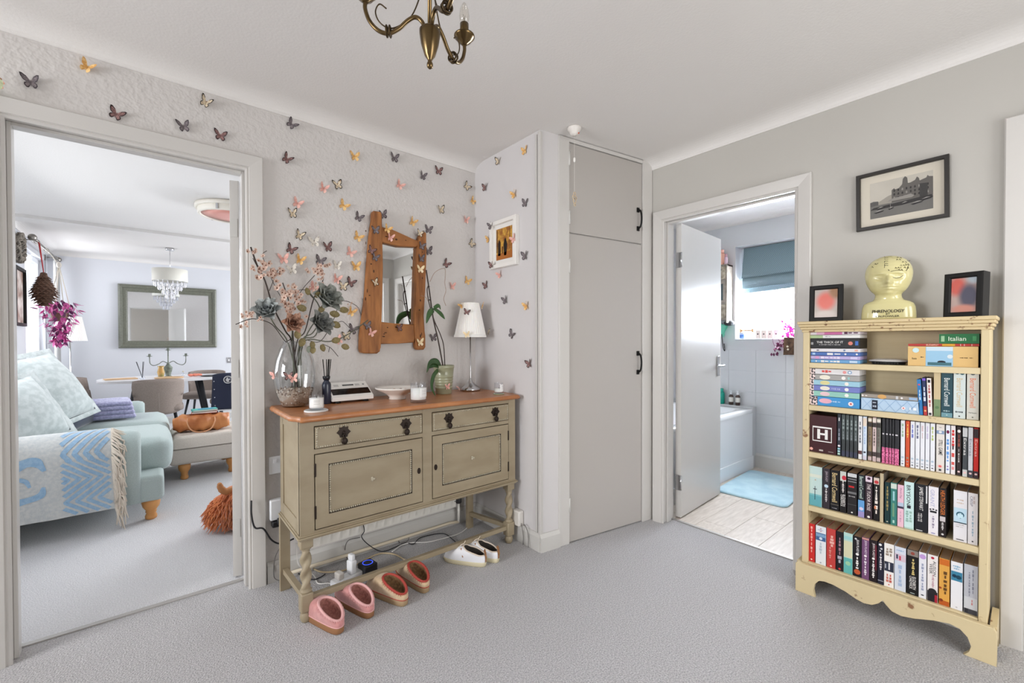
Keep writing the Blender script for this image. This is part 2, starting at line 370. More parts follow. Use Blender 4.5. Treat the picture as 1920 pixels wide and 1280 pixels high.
for r_ in range(10):
    y = .33+.19*r_; x = 2.66+.425-(.85*((r_*.37) % 1))
    while x-.425 < XF:
        lo_, hi_ = max(x-.425, 2.657), min(x+.425, XF)
        if hi_-lo_ > .05:
            o = link('plank', pl, bf, T((lo_+hi_)/2, y, 0) @ Matrix.Diagonal(((hi_-lo_-.002)/.85, 1, 1, 1))); k += 1
        x += .85
# pale wall tiles under the window, laid in courses
m_tile = mat('pale_wall_tile', (202, 203, 205), .25, coat=.2)
tl = MB().box(-.1245, .1245, -.0995, .0995, 0, .003, bev=.0005, seg=1).mesh('tile', m_tile)
wf = D.objects['wall_bathroom_far']
for i in range(6):
    for j in range(5): link('tile', tl, wf, face_x(XF, .78+.25*i, .20+.2*j))
sk = skirt('baseboard_bathroom', [((XF-.006, 2.4), (XF-.006, -.1))], .13, .02)
# window: reveal, frame, obscured pane, sill
w = structure(MB().box(XF+.15, XF+.2, .72, .765, 1.205, 2.1).box(XF+.15, XF+.2, 1.8, 1.845, 1.205, 2.1).box(XF+.15, XF+.2, .765, 1.8, 1.205, 1.25).box(XF+.15, XF+.2, .765, 1.8, 2.055, 2.1).obj('window_1', m_upvc))
MB().box(XF+.17, XF+.178, .765, 1.8, 1.25, 2.055).obj('pane', glass('obscured_glass', (246, 250, 255), .05, .1, cloudy=.5, bump=.3, bscale=60, stretch=(1, 2.2, .5)), w)
MB().box(XF-.01, XF+.15, .72, 1.845, 1.195, 1.207, bev=.003).obj('sill', m_upvc, w)
# roman blind
m_blind = mat('slate_blue_woven_cloth', (92, 112, 122), .85, c2=(128, 146, 152), tex='checker', scale=130, bump=.3, bscale=130)
t = thing('roman_blind', 'slate blue patterned roman blind half lowered over the bathroom window', 'blind', M=T(0, 0, 0))
def blind(z0, z1, x, sag, nm):
    def fn(u, v): z = z1+(z0-z1)*v; return Vector((x-.012*math.sin(PI*v)**2-sag*v*v, .765+(1.815-.765)*u, z+.012*math.sin(PI*u*1.1)*v))
    mb = MB().grid(fn, 14, 8); mb.grid(lambda u, v: fn(u, v)+Vector((.006, 0, 0)), 14, 8); return mb.obj(nm, m_blind, t)
blind(1.80, 2.095, XF+.115, .05, 'upper_fold'); blind(1.70, 1.86, XF+.10, .012, 'lower_fold'); blind(1.66, 1.82, XF+.128, .0, 'hem')
MB().box(XF+.12, XF+.145, .765, 1.815, 2.07, 2.098, bev=.003).obj('head_rail', m_upvc, t)
# bath
t = thing('bathtub', 'white built-in bathtub with plain panel partly hidden by the open door', 'bathtub', M=T(3.53, 2.0, 0))
RZt = .552
mb = MB(); X0, X1, Y0, Y1 = -.75, .75, -.355, .395
def rr(hx, hy, r, z, cx=0, cy=.02, n=6):
    out = []
    for qx, qy, a0 in ((1, 1, 0), (-1, 1, PI/2), (-1, -1, PI), (1, -1, 1.5*PI)):
        for i in range(n+1): a_ = a0+PI/2*i/n; out.append(Vector((cx+qx*(hx-r)+r*math.cos(a_), cy+qy*(hy-r)+r*math.sin(a_), z)))
    return out
mb.rings([rr(.75, .375, .02, RZt-.035), rr(.75, .375, .02, RZt-.006), rr(.744, .369, .02, RZt), rr(.66, .30, .12, RZt), rr(.65, .29, .12, RZt-.012), rr(.60, .25, .14, .22), rr(.52, .19, .14, .16)], cap0=False)
mb.obj('basin', m_white, t)
mb = MB().box(X0, X1, -.352, -.34, 0, RZt-.035, bev=.002).box(X1-.012, X1, -.34, Y1, 0, RZt-.035).box(X0, X0+.012, -.34, Y1, 0, RZt-.035); mb.obj('panel', m_upvc, t)
MB().box(X0, X1+.002, -.362, -.352, 0, .12, bev=.004).obj('plinth', m_upvc, t)
structure(MB().box(4.283, XF-.002, 1.65, 2.4, 0, .565, bev=.003).obj('wall_bath_boxing', m_bwall))
# bottles on the bath end
def bottle(label, x, y, z, body, capm, prof, cap, group='bottles on the bath end', extra=None):
    t = thing('toiletry_bottle', label, 'bottle', group, T(x, y, z))
    MB().lathe(prof, 16).obj('body', body, t); MB().lathe(cap, 12).obj('cap', capm, t)
    if extra: extra(t)
    return t
m_teal = mat('teal_bottle_plastic', (24, 150, 130), .35); m_brown = mat('brown_bottle_plastic', (70, 52, 44), .3); m_lab = col((225, 222, 214))
bottle('teal shampoo bottle standing on the bath end beside the brown bottles', 4.325, 1.955, .565, m_teal, m_teal, [(.024, 0), (.028, .004), (.028, .10), (.024, .118)], [(.018, .118), (.018, .15), (.014, .153)])
bottle('pale green bottle at the door edge behind the teal bottle', 4.325, 2.035, .565, mat('pale_green_plastic', (150, 205, 190), .4), m_upvc, [(.022, 0), (.025, .004), (.025, .095), (.02, .11)], [(.014, .11), (.014, .135), (.01, .137)])
for y, lb in ((1.862, 'left one of the two small brown pump bottles on the bath end'), (1.80, 'right one of the two small brown pump bottles on the bath end')):
    def ex(t):
        MB().lathe([(.0215, .03), (.0215, .075)], 16, cap0=False, cap1=False).obj('paper_label', m_lab, t)
    bottle(lb, 4.325, y, .565, m_brown, m_upvc, [(.018, 0), (.021, .003), (.021, .085), (.012, .1)], [(.009, .1), (.01, .118), (.004, .12), (.004, .132), (.012, .133), (.012, .139)], extra=ex)
# bath mat
mb = MB(); pts = [(-.38, -.245), (.38, -.245), (.38, .245), (-.38, .245)]
mb.rings([[Vector((p.x, p.y, z)) for p in rr(.39+o, .245+o, .05, 0, 0, 0)] for z, o in ((0, 0), (.008, .004), (.014, 0), (.017, -.012), (.015, -.02), (.017, -.03))])
o = mb.obj('bath_mat', mat('pale_blue_bath_mat', (160, 198, 214), .95, c2=(182, 214, 226), scale=9, sheen=.4, bump=.5, bscale=220, bdist=.003), None, T(3.80, 1.36, 0) @ RZ(R(3)))
tag(o, 'pale blue memory foam bath mat lying on the plank floor', 'bath mat')
# things on the window sill
zs = 1.2075
def tumbler(y, lb):
    t = thing('boxed_jar', lb, 'jar', 'row of boxed jars on the bathroom sill', T(XF+.06, y, zs))
    MB().box(-.022, .022, -.022, .022, 0, .08, bev=.003).obj('body', col((226, 218, 208), .5), t)
    MB().lathe([(.006, 0), (.007, .0008), (.0001, .001)], 12, M=face_x(-.0222, 0, .042)).obj('emblem', col((70, 60, 60)), t)
    MB().lathe([(.008, .08), (.01, .09), (.01, .1), (.006, .108)], 10).obj('stopper', glass('clear_glass'), t)
for i, y in enumerate((1.655, 1.603, 1.551, 1.499)): tumbler(y, ('leftmost', 'second from left', 'third from left', 'rightmost')[i]+' of four cream boxed jars on the sill')
t = thing('blue_candle_pot', 'small blue glass candle pot at left of the bathroom sill', 'pot', M=T(XF+.05, 1.80, zs))
MB().lathe([(.018, 0), (.024, .004), (.027, .045), (.025, .046), (.022, .01), (.001, .008)], 16, cap1=False).obj('bowl', mat('blue_glass', (70, 105, 160), .15, coat=.5), t)
MB().lathe([(.0275, .04), (.0285, .045), (.0285, .055), (.024, .058)], 16).obj('lid', col((190, 200, 220), .3), t)
mb = MB().tube([(0, -.055, .028), (0, .055, .028)], .008, 8)
for y in (-.055, .055):
    for z in (-.008, .008): mb.ball((0, y, .028+z), .0125, 10, 6)
tag(mb.obj('gold_bone_ornament', mat('rose_gold', (205, 160, 120), .25, 1), None, T(XF+.03, 1.752, 1.2575)), 'rose gold bone shaped ornament lying on the clear stand on the sill', 'ornament')
tag(MB().box(-.02, .02, -.03, .03, 0, .069, bev=.004).obj('clear_stand', glass('clear_glass'), None, T(XF+.03, 1.742, zs)), 'clear acrylic block on the sill under the gold ornament', 'stand')
# wooden wall planter with magenta flowers
m_mag = mat('magenta_petal', (196, 40, 150), .6, c2=(226, 96, 190), scale=30); m_mag2 = mat('deep_purple_leaf', (92, 24, 66), .6)
t = thing('wall_planter', 'rustic wooden wall planter with magenta flowers below the bathroom window', 'planter', M=face_x(XF-.004, 1.335, 1.06))
MB().prism([(-.06, 0), (.06, .005), (.065, .15), (-.055, .155)], 0, .1, bev=.006).obj('box', mat('rough_bark_wood', (96, 72, 52), .85, c2=(60, 42, 30), scale=30, bump=.6, bscale=40), t)
for i, (x, y) in enumerate(((-.02, .05), (-.025, .075))): MB().ball((x, y, .102), (.009, .009, .003), 10, 6).obj('shell_button', col((214, 204, 186), .3), t)
ptl = MB().prism([(0, 0), (.008, .008), (.01, .02), (0, .032), (-.01, .02), (-.008, .008)], 0, .0012).mesh('petal', [m_mag])
ptl2 = ptl.copy(); ptl2.materials.clear(); ptl2.materials.append(m_mag2)
rq = random.Random(3)
for i in range(64):
    c = Vector((rq.gauss(-.01, .035), .2+rq.gauss(0, .05), .05+rq.gauss(0, .025)))
    link('petal', ptl, t, Matrix.Translation(c) @ Euler((rq.uniform(-1, 1), rq.uniform(-1, 1), rq.uniform(0, 6.28))).to_matrix().to_4x4())
for i in range(26):
    s_ = i/26; c = Vector((-.06-.09*s_+rq.gauss(0, .012), .13-.11*s_+rq.gauss(0, .012), .06+rq.gauss(0, .012)))
    link('leaf', ptl2, t, Matrix.Translation(c) @ Euler((rq.uniform(-1, 1), rq.uniform(-1, 1), rq.uniform(0, 6.28))).to_matrix().to_4x4())
MB().tube(smooth_path([(-.05, .15, .06), (-.09, .12, .07), (-.13, .07, .06), (-.155, .11, .05), (-.16, .15, .05)], 5), .002, 6).obj('stem', m_mag2, t)
# small distressed cabinet on the wall left of the window
m_dist = mat('distressed_grey_wood', (168, 158, 146), .7, c2=(92, 84, 76), scale=12, detail=6, lo=.35, hi=.75, bump=.2, bscale=25)
t = thing('wall_cabinet', 'narrow distressed grey wall cabinet with small drawers left of the window', 'cabinet', M=face_x(XF-.001, 2.0, 1.39))
MB().box(-.13, -.118, 0, .53, 0, .12).box(.118, .13, -.03, .535, 0, .125, bev=.002).box(-.13, .13, .52, .535, 0, .122).box(-.118, .118, 0, .012, 0, .12).box(-.118, .118, 0, .52, 0, .006).box(-.118, .118, .15, .16, 0, .118).box(-.118, .118, .38, .39, 0, .118).obj('carcass', m_dist, t)
for z0, z1 in ((.015, .147), (.393, .517)):
    d_ = MB().box(-.115, .115, z0, z1, .02, .122, bev=.002).obj('drawer', mat('cream_drawer', (190, 180, 160), .6, c2=(140, 128, 110), scale=25), t)
    MB().ball((.07, (z0+z1)/2+.03, .128), .009, 10, 6).obj('knob', m_black, d_)
d_ = MB().box(-.115, .115, .163, .19, .104, .12).box(-.115, .115, .35, .377, .104, .12).box(-.115, -.09, .19, .35, .104, .12).box(.09, .115, .19, .35, .104, .12).obj('door', m_dist, t)
MB().box(-.09, .09, .19, .35, .109, .112).obj('pane', mat('dark_glass', (60, 76, 78), .1, coat=.5), d_)
t = thing('pink_tub', 'tall pink lidded tub on top of the bathroom wall cabinet', 'tub', M=T(XF-.07, 1.955, 1.926))
MB().lathe([(.035, 0), (.038, .004), (.038, .11), (.036, .112)], 18).obj('body', mat('pink_plastic', (226, 172, 150), .5), t)
MB().lathe([(.03, .112), (.03, .15), (.027, .153)], 18).obj('lid', mat('dusty_pink', (214, 160, 144), .5), t)
t = thing('lilac_bottle', 'small lilac bottle beside the pink tub on the cabinet', 'bottle', M=T(XF-.09, 1.895, 1.926))
MB().lathe([(.014, 0), (.016, .003), (.016, .065), (.009, .075)], 14).obj('body', mat('lilac_plastic', (206, 178, 190), .4), t); MB().lathe([(.011, .075), (.011, .102)], 12).obj('cap', col((196, 150, 160), .4), t)
t = thing('hanging_cloths', 'mint green sponge and dark cloth hanging under the wall cabinet', 'cloth', M=face_x(XF-.002, 1.925, 1.36))
MB().grid(lambda u, v: Vector((-.05+.07*u+.01*math.sin(6*v), -.13*v+.012*math.sin(9*u), .05+.02*math.sin(5*u+3*v))), 10, 10).obj('mint_sponge', mat('mint_net', (120, 205, 180), .8, bump=.6, bscale=60), t)
MB().ball((.045, .0, .05), (.05, .028, .04), 14, 8).obj('dark_cloth', mat('charcoal_cloth', (66, 68, 70), .9), t)
MB().tube(smooth_path([(-.03, .0, .03), (-.035, -.1, .03), (-.02, -.24, .03), (-.005, -.27, .03), (-.012, -.2, .03)], 6), .004, 6).obj('cord_loop', m_black, t)

# ------------------------------------------------------------------ lounge
m_duck = mat('duck_egg_linen', (160, 175, 173), .9, c2=(172, 186, 184), scale=240, bump=.25, bscale=300, bdist=.001, sheen=.2)
m_pine = mat('turned_pine', (196, 136, 76), .4, c2=(216, 158, 96), scale=8, stretch=(1, 1, .2))
def bun_foot(parent, x, y, h=.14, r=.05):
    return MB().lathe([(r*.45, 0), (r*.62, .006), (r*.66, h*.16), (r*.5, h*.3), (r*.62, h*.36), (r*.55, h*.42), (r*.9, h*.62), (r*1.0, h*.8), (r*.95, h)], 18, (x, y, 0)).obj('foot', m_pine, parent)
def pillowbox(x0, x1, y0, y1, z0, z1, p=.05, puff=.03, n=12):
    """a stuffed cushion: rounded box with puffed faces"""
    mb = MB(); cx, cy, cz = (x0+x1)/2, (y0+y1)/2, (z0+z1)/2; hx, hy, hz = (x1-x0)/2, (y1-y0)/2, (z1-z0)/2
    mb.box(-1, 1, -1, 1, -1, 1)
    bmesh.ops.subdivide_edges(mb.bm, edges=mb.bm.edges[:], cuts=n, use_grid_fill=True)
    for v in mb.bm.verts:
        a_, b_, c_ = v.co
        def cl(q, h): return q*h
        P = Vector((a_*hx, b_*hy, c_*hz)); r = min(p, hx, hy, hz)
        I = Vector((max(-hx+r, min(hx-r, P.x)), max(-hy+r, min(hy-r, P.y)), max(-hz+r, min(hz-r, P.z)))); d = P-I
        if d.length > 1e-6: P = I+d.normalized()*r
        f = (1-a_*a_)*(1-b_*b_)
        P.z += math.copysign(puff*f, c_)*abs(c_)**4; P.x += math.copysign(puff*.6*(1-b_*b_)*(1-c_*c_), a_)*abs(a_)**4; P.y += math.copysign(puff*.5*(1-a_*a_)*(1-c_*c_), b_)*abs(b_)**4
        v.co = P+Vector((cx, cy, cz))
    for f in mb.bm.faces: f.smooth = True
    return mb
t = thing('sofa', 'pale duck egg blue upholstered sofa with turned wooden feet', 'sofa', M=T(-.45, 4.6, 0))
ox, oy = .45, -4.6
MB().box(-1.0+ox, .05+ox, 3.70+oy, 5.75+oy, .13, .30, bev=.03, seg=3).obj('base', m_duck, t)
pillowbox(-.75+ox, .095+ox, 3.93+oy, 4.72+oy, .262, .50, .07, .03).obj('seat_cushion', m_duck, t)
pillowbox(-.75+ox, .095+ox, 4.725+oy, 5.55+oy, .262, .50, .07, .03).obj('seat_cushion', m_duck, t)
for y0, y1 in ((3.68, 3.94), (5.53, 5.79)):
    mb = MB(); pr = []
    yc, hw = (y0+y1)/2, (y1-y0)/2
    for xx, zz, sc in ((-1.0, 0, .98), (-.99, 0, 1), (-.12, 0, 1), (-.085, -.01, .97), (-.07, -.03, .9)):
        ring = [Vector((xx+ox, yc-hw*sc+oy, .14)), Vector((xx+ox, yc-hw*sc+oy, .36+zz))]
        for i in range(9): a_ = PI-PI*i/8; ring.append(Vector((xx+ox, yc+hw*sc*math.cos(a_)+oy, .46+zz+.145*math.sin(a_))))
        ring += [Vector((xx+ox, yc+hw*sc+oy, .36+zz)), Vector((xx+ox, yc+hw*sc+oy, .14))]; pr.append(ring)
    mb.rings(pr); mb.obj('arm', m_duck, t)
mb = MB().box(-1.015+ox, -.74+ox, 3.94+oy, 5.53+oy, .3, .86, bev=.08, seg=4); mb.obj('backrest', m_duck, t)
for (x, y) in ((-.02, 3.77), (-.02, 5.7), (-.95, 3.77), (-.95, 5.7)): bun_foot(t, x+ox, y+oy)
# throw over the near arm
m_throw = mat('cream_wool_throw', (198, 200, 198), .95, c2=(184, 189, 190), scale=60, bump=.5, bscale=180, bdist=.002, sheen=.4)
m_tblue = mat('blue_wool_figure', (152, 182, 206), .95, c2=(134, 168, 198), scale=60, bump=.5, bscale=180, bdist=.002, sheen=.4)
t = thing('throw_blanket', 'cream and blue zigzag patterned throw with fringe over the sofa arm', 'blanket', M=T(-.45, 3.66, 0))
def thr(u, v, off=0.0):     # u along the arm (x -1.0 .. -.22), v from the seat over the arm and down its outer side
    x = -1.0+.78*u+.03*v; wob = .004*math.sin(14*u+5*v)+.003*math.sin(31*u)
    L_ = v*1.0
    if L_ < .1: y, z = .27, .50+L_
    elif L_ < .5: a_ = (L_-.1)/.4*PI; y, z = .15+.142*math.cos(a_), .475+.145*math.sin(a_)
    else: y, z = .005-.012*(L_-.5), .475-(L_-.5)*.66
    return Vector((x+.45, y-wob-.006-off, z+.006+off*.5 if L_ < .5 else z))
mb = MB(); mb.grid(lambda u, v: thr(u, v), 40, 60); mb.obj('cloth', m_throw, t)
def strip(pts, w):          # a knitted figure lying on the cloth, given as u, v points
    mb = MB(); P = [Vector((p[0], p[1], 0)) for p in pts]
    if hasattr(w, '__len__'): P = smooth_path(P, 6); w = [w[min(i//6, len(w)-2)]*(1-(i % 6)/6)+w[min(i//6, len(w)-2)+1]*(i % 6)/6 if i < len(P)-1 else w[-1] for i in range(len(P))]
    n = len(P); rows = []
    for i, p in enumerate(P):
        d = (P[min(i+1, n-1)]-P[max(i-1, 0)]).normalized(); q = Vector((-d.y, d.x, 0))
        wi = w[i] if hasattr(w, '__len__') else w
        rows.append([thr(min(max((p+q*s_*wi).x, 0), 1), min(max((p+q*s_*wi).y, 0), 1), .0022) for s_ in (-1, -.33, .33, 1)])
    mb.rings(rows, closed=False); return mb
def lerp_pts(a, b, n=8): return [(a[0]+(b[0]-a[0])*i/n, a[1]+(b[1]-a[1])*i/n) for i in range(n+1)]
def tri(v): q = ((v-.47)/.20) % 2; return q if q < 1 else 2-q
for k_ in range(-5, 7):       # nested zigzag stripes at the fringed end
    run = []
    for i in range(120):
        v = .29+.695*i/119; u_ = .725+.062*k_+.21*tri(v)
        if .715 <= u_ <= .985: run.append((u_, v))
        if (not .715 <= u_ <= .985 or i == 119):
            if len(run) > 5: strip(run, .0135).obj('zigzag_stripe', m_tblue, t)
            run = []
strip([(.30, .50), (.38, .54), (.46, .53), (.54, .49), (.60, .50), (.63, .56)], [.05, .05, .035, .02, .025, .012]).obj('bird_figure', m_tblue, t)
strip([(.30, .62), (.40, .64), (.48, .61), (.53, .63), (.55, .69)], [.05, .03, .018, .016, .008]).obj('bird_figure', m_tblue, t)
strip([(.30, .93), (.34, .86), (.42, .81), (.52, .80), (.60, .77), (.62, .70)], [.012, .05, .045, .025, .025, .01]).obj('bird_figure', m_tblue, t)
mb = MB(); rq = random.Random(11)
for i in range(120):
    v = .28+.715*(i/119); p = thr(1, v, .004); ln = rq.uniform(.09, .14)*(1.05 if v > .5 else .8)
    p2 = p+Vector((rq.uniform(.01, .05)+.05*max(0, .75-v), -.012-rq.uniform(0, .012), -ln*.5)); p3 = p2+Vector((rq.uniform(-.01, .015), -rq.uniform(0, .004), -ln*.55))
    mb.tube([p, p2, p3], [.0035, .004, .0028], 5)
f_ = mb.obj('fringe', mat('cream_wool_fringe', (214, 204, 190), .95), t); f_['kind'] = 'stuff'
# pillows
m_pil = mat('pale_brocade', (176, 186, 186), .8, c2=(196, 204, 204), scale=26, detail=6, lo=.4, hi=.6, bump=.35, bscale=30, bdist=.004, sheen=.3)
def pillow(name, label, M, w, h, d, m, flange=.035, cat='cushion', group=None):
    mb = MB()
    def fn(s_): 
        def f(u, v):
            x, y = 2*u-1, 2*v-1; k_ = max(0, (1-x**2)*(1-y**2))**.6
            pin = 1-.06*(1-abs(x*y))*0
            return Vector((x*w/2*(1-.05*(1-y*y)), y*h/2*(1-.05*(1-x*x)), s_*d/2*k_))
        return f
    mb.grid(fn(1), 18, 18); mb.grid(fn(-1), 18, 18); bmesh.ops.remove_doubles(mb.bm, verts=mb.bm.verts[:], dist=.0008)
    t = thing(name, label, cat, group, M); mb.obj('cover', m, t)
    if flange:
        q = MB(); o = []
        for i in range(48):
            s_ = i/48*4; e = int(s_); f = s_-e
            x, y = [(-1+2*f, -1), (1, -1+2*f), (1-2*f, 1), (-1, 1-2*f)][e]; wv = .004*math.sin(i*1.9)
            o.append((Vector((x*w/2*.965, y*h/2*.965, 0)), Vector((x*(w/2*.965+flange), y*(h/2*.965+flange), wv))))
        n = len(o)
        q.rings([[p[0]+Vector((0, 0, -.003)) for p in o], [p[1]+Vector((0, 0, -.002)) for p in o], [p[1]+Vector((0, 0, .002)) for p in o], [p[0]+Vector((0, 0, .003)) for p in o]], cap0=False, cap1=False)
        q.obj('flanged_edge', m, t)
    return t
def pose(c, n, up):      # +Z of the pillow towards n, +Y towards up
    z = Vector(n).normalized(); x = Vector(up).cross(z).normalized(); y = z.cross(x)
    M = Matrix((x, y, z)).transposed().to_4x4(); M.translation = c; return M
pillow('sofa_pillow', 'large pale brocade pillow nearest the door, slumped against the sofa arm', pose((-.655, 4.10, .735), (.60, -.58, .40), (-.40, .1, .9)), .40, .44, .24, m_pil, group='brocade pillows on the sofa')
pillow('sofa_pillow', 'large pale brocade pillow leaning behind the front pillow on the sofa', pose((-.59, 4.62, .845), (.68, -.42, .45), (-.55, .15, .8)), .46, .54, .26, m_pil, group='brocade pillows on the sofa')
pillow('dark_cushion', 'dark slate cushion peeping out between the two brocade pillows', pose((-.47, 4.86, .62), (.8, -.4, .3), (-.3, 0, .9)), .36, .24, .12, mat('slate_velvet', (58, 66, 84), .8, sheen=.5), 0)
# folded knit on the sofa
t = thing('knitted_throw', 'folded lavender cable knit throw on the sofa seat behind the pillows', 'blanket', M=T(-.30, 5.12, .535) @ RZ(R(4)))
m_knit = mat('lavender_chunky_knit', (176, 176, 208), .95, c2=(150, 150, 186), scale=60, bump=.8, bscale=90, bdist=.006, sheen=.5)
for j in range(4):
    mb = MB()
    for i in range(9):
        y = -.18+.045*i; z = .022+.036*j
        mb.tube([(-.19+.006*j, y, z), (-.06, y+.006*math.sin(i), z+.004*math.sin(2.2*i)), (.07, y-.004, z), (.15-.008*j, y, z-.004), (.165-.008*j, y, z-.016)], [.02, .022, .021, .021, .012], 8)
    mb.obj('knit_fold', m_knit, t)
# ottoman
m_lin = mat('oatmeal_linen', (192, 184, 174), .9, c2=(206, 198, 188), scale=260, bump=.2, bscale=300, bdist=.001)
t = thing('ottoman', 'buttoned oatmeal linen ottoman on turned wooden feet', 'ottoman', M=T(.62, 4.95, 0))
MB().box(-.52, .56, -.33, .33, .135, .275, bev=.02, seg=3).obj('base', m_lin, t)
def ott(u, v):
    x = -.525+1.09*u; y = -.335+.67*v; e = min(1, min(u, 1-u, v, 1-v)/.06); z = .275+.10*math.sin(e*PI/2)**.6
    d = 0
    for i in range(6):
        for j in range(3):
            bx_, by_ = -.4+.17*i+(.085 if j % 2 else 0), -.2+.2*j; d += .022*math.exp(-((x-bx_)**2+(y-by_)**2)/.0012)
    return Vector((x, y, z-d))
MB().grid(ott, 60, 36).obj('buttoned_top', m_lin, t)
bt = MB().ball((0, 0, 0), (.014, .014, .007), 10, 6).mesh('button', m_lin)
for i in range(6):
    for j in range(3):
        x, y = -.4+.17*i+(.085 if j % 2 else 0), -.2+.2*j; link('button', bt, t, T(x, y, .358))
for x in (-.42, -.075, .46):
    for y in (-.27, .27): bun_foot(t, x, y, .135, .045)
# tan leather bag and book on the ottoman
m_lea = mat('tan_leather', (176, 104, 58), .4, c2=(206, 138, 84), scale=7, detail=5, bump=.3, bscale=14, bdist=.006)
t = thing('leather_holdall', 'tan leather holdall bag lying on the ottoman', 'bag', M=T(.34, 4.86, .372) @ RZ(R(-7)))
def bagf(u, v):
    a_ = 2*PI*v; x = (u-.5)*.42; e = 1-abs(2*u-1)**5; hw = .085*(.55+.45*e); hh = .075*(.7+.3*e)
    q = .006*math.sin(17*u+3*a_)+.005*math.sin(29*u-2*a_)+.004*math.sin(47*u+5*a_)
    return Vector((x, (hw+q)*math.copysign(abs(math.cos(a_))**.8, math.cos(a_)), .082+(hh+q)*math.copysign(abs(math.sin(a_))**.75, math.sin(a_))))
MB().rings([[bagf(i/26, j/28) for j in range(28)] for i in range(27)]).obj('body', m_lea, t)
for y in (-.1, .1): MB().tube(smooth_path([(-.1, y*.75, .13), (-.1, y*1.0, .09), (-.07, y*1.12, .03), (0, y*1.15, .008), (.07, y*1.12, .03), (.1, y*1.0, .09), (.1, y*.75, .13)], 6), .0055, 8).obj('handle', mat('pale_tan_strap', (206, 150, 110), .5), t)
MB().box(-.15, .15, -.004, .004, .150, .159, bev=.002).obj('zip', mat('brown_zip', (96, 52, 30), .5), t)
zt_ = .536
for lb, c1, dz, a_ in (('coral red book under the teal book on the leather bag', (206, 96, 72), 0, -6), ('teal paperback on top of the leather bag', (70, 170, 160), .018, 3)):
    t = thing('book', lb, 'book', 'books on the leather bag', T(.36, 4.87, zt_+dz) @ RZ(R(a_)))
    MB().box(-.095, .095, -.06, .06, 0, .002).box(-.095, .095, -.06, .06, .014, .0165).box(-.095, -.093, -.06, .06, 0, .0165).obj('cover', col(c1, .4), t)
    MB().box(-.092, .093, -.057, .057, .002, .014).obj('pages', col((226, 222, 212)), t)
    if dz: MB().box(-.05, .07, -.03, .03, .0165, .0169).obj('cover_panel', col((40, 120, 170), .4), t)
t = thing('glass_ornament', 'small clear glass ornament beside the bag on the ottoman', 'ornament', M=T(.63, 4.87, .37))
MB().lathe([(.03, 0), (.034, .004), (.02, .02), (.03, .04), (.02, .06)], 14).obj('body', glass('clear_glass'), t)
# highland cow soft toy
m_fur = mat('ginger_plush', (196, 104, 56), .95, c2=(226, 140, 84), scale=40, sheen=.6)
t = thing('highland_cow_toy', 'ginger shaggy highland cow soft toy on the lounge carpet', 'soft toy', M=T(.43, 3.30, 0) @ RZ(R(28)))
MB().ball((0, 0, .12), (.17, .12, .115), 20, 12).obj('body', m_fur, t)
MB().ball((-.04, -.08, .23), (.075, .075, .06), 16, 10).obj('head', m_fur, t)
MB().ball((-.045, -.16, .215), (.045, .045, .038), 14, 8).obj('muzzle', mat('grey_brown_plush', (128, 92, 78), .9), t)
mb = MB().tube(smooth_path([(-.1, -.07, .255), (-.145, -.07, .262), (-.172, -.07, .29), (-.182, -.07, .325)], 6), [.022]*6+[.02]*6+[.017]*4+[.013]*2+[.008], 10); mb.obj('horn', mat('tan_felt', (186, 128, 82), .9), t)
MB().tube(smooth_path([(.02, -.07, .255), (.065, -.07, .262), (.092, -.07, .29), (.1, -.07, .325)], 6), [.022]*6+[.02]*6+[.017]*4+[.013]*2+[.008], 10).obj('horn', mat('tan_felt', (186, 128, 82), .9), t)
for sx in (-1, 1): MB().ball((-.04+sx*.085, -.075, .215), (.04, .018, .022), 12, 8).obj('ear', mat('dark_ginger_plush', (150, 76, 44), .95), t)
mb = MB(); rq = random.Random(5)
for i in range(1500):
    a_ = rq.uniform(0, 2*PI); zz = rq.uniform(-.5, 1); c_ = math.sqrt(max(0, 1-zz*zz)); n_ = Vector((c_*math.cos(a_), c_*math.sin(a_), zz))
    if i % 5 == 0 and zz > -.2:
        p = Vector((-.04+.07*n_.x, -.08+.07*n_.y, .23+.055*n_.z)); 
        if n_.y < -.5: continue
    else: p = Vector((.165*n_.x, .115*n_.y, .12+.11*n_.z))
    d = Vector((n_.x, n_.y, n_.z*.3-.7)).normalized(); ln = rq.uniform(.04, .075)
    q1 = p+d*ln*.5+n_*.012; q2 = p+d*ln+Vector((rq.uniform(-.01, .01), rq.uniform(-.01, .01), -.006)); q2.z = max(q2.z, .003); q1.z = max(q1.z, .004)
    mb.tube([p, q1, q2], [.0045, .0038, .001], 4, caps=False)
f_ = mb.obj('fur', m_fur, t); f_['kind'] = 'stuff'
for x in (-.09, .1): MB().ball((x, -.085, .035), (.035, .05, .034), 12, 8).obj('paw', m_fur, t)
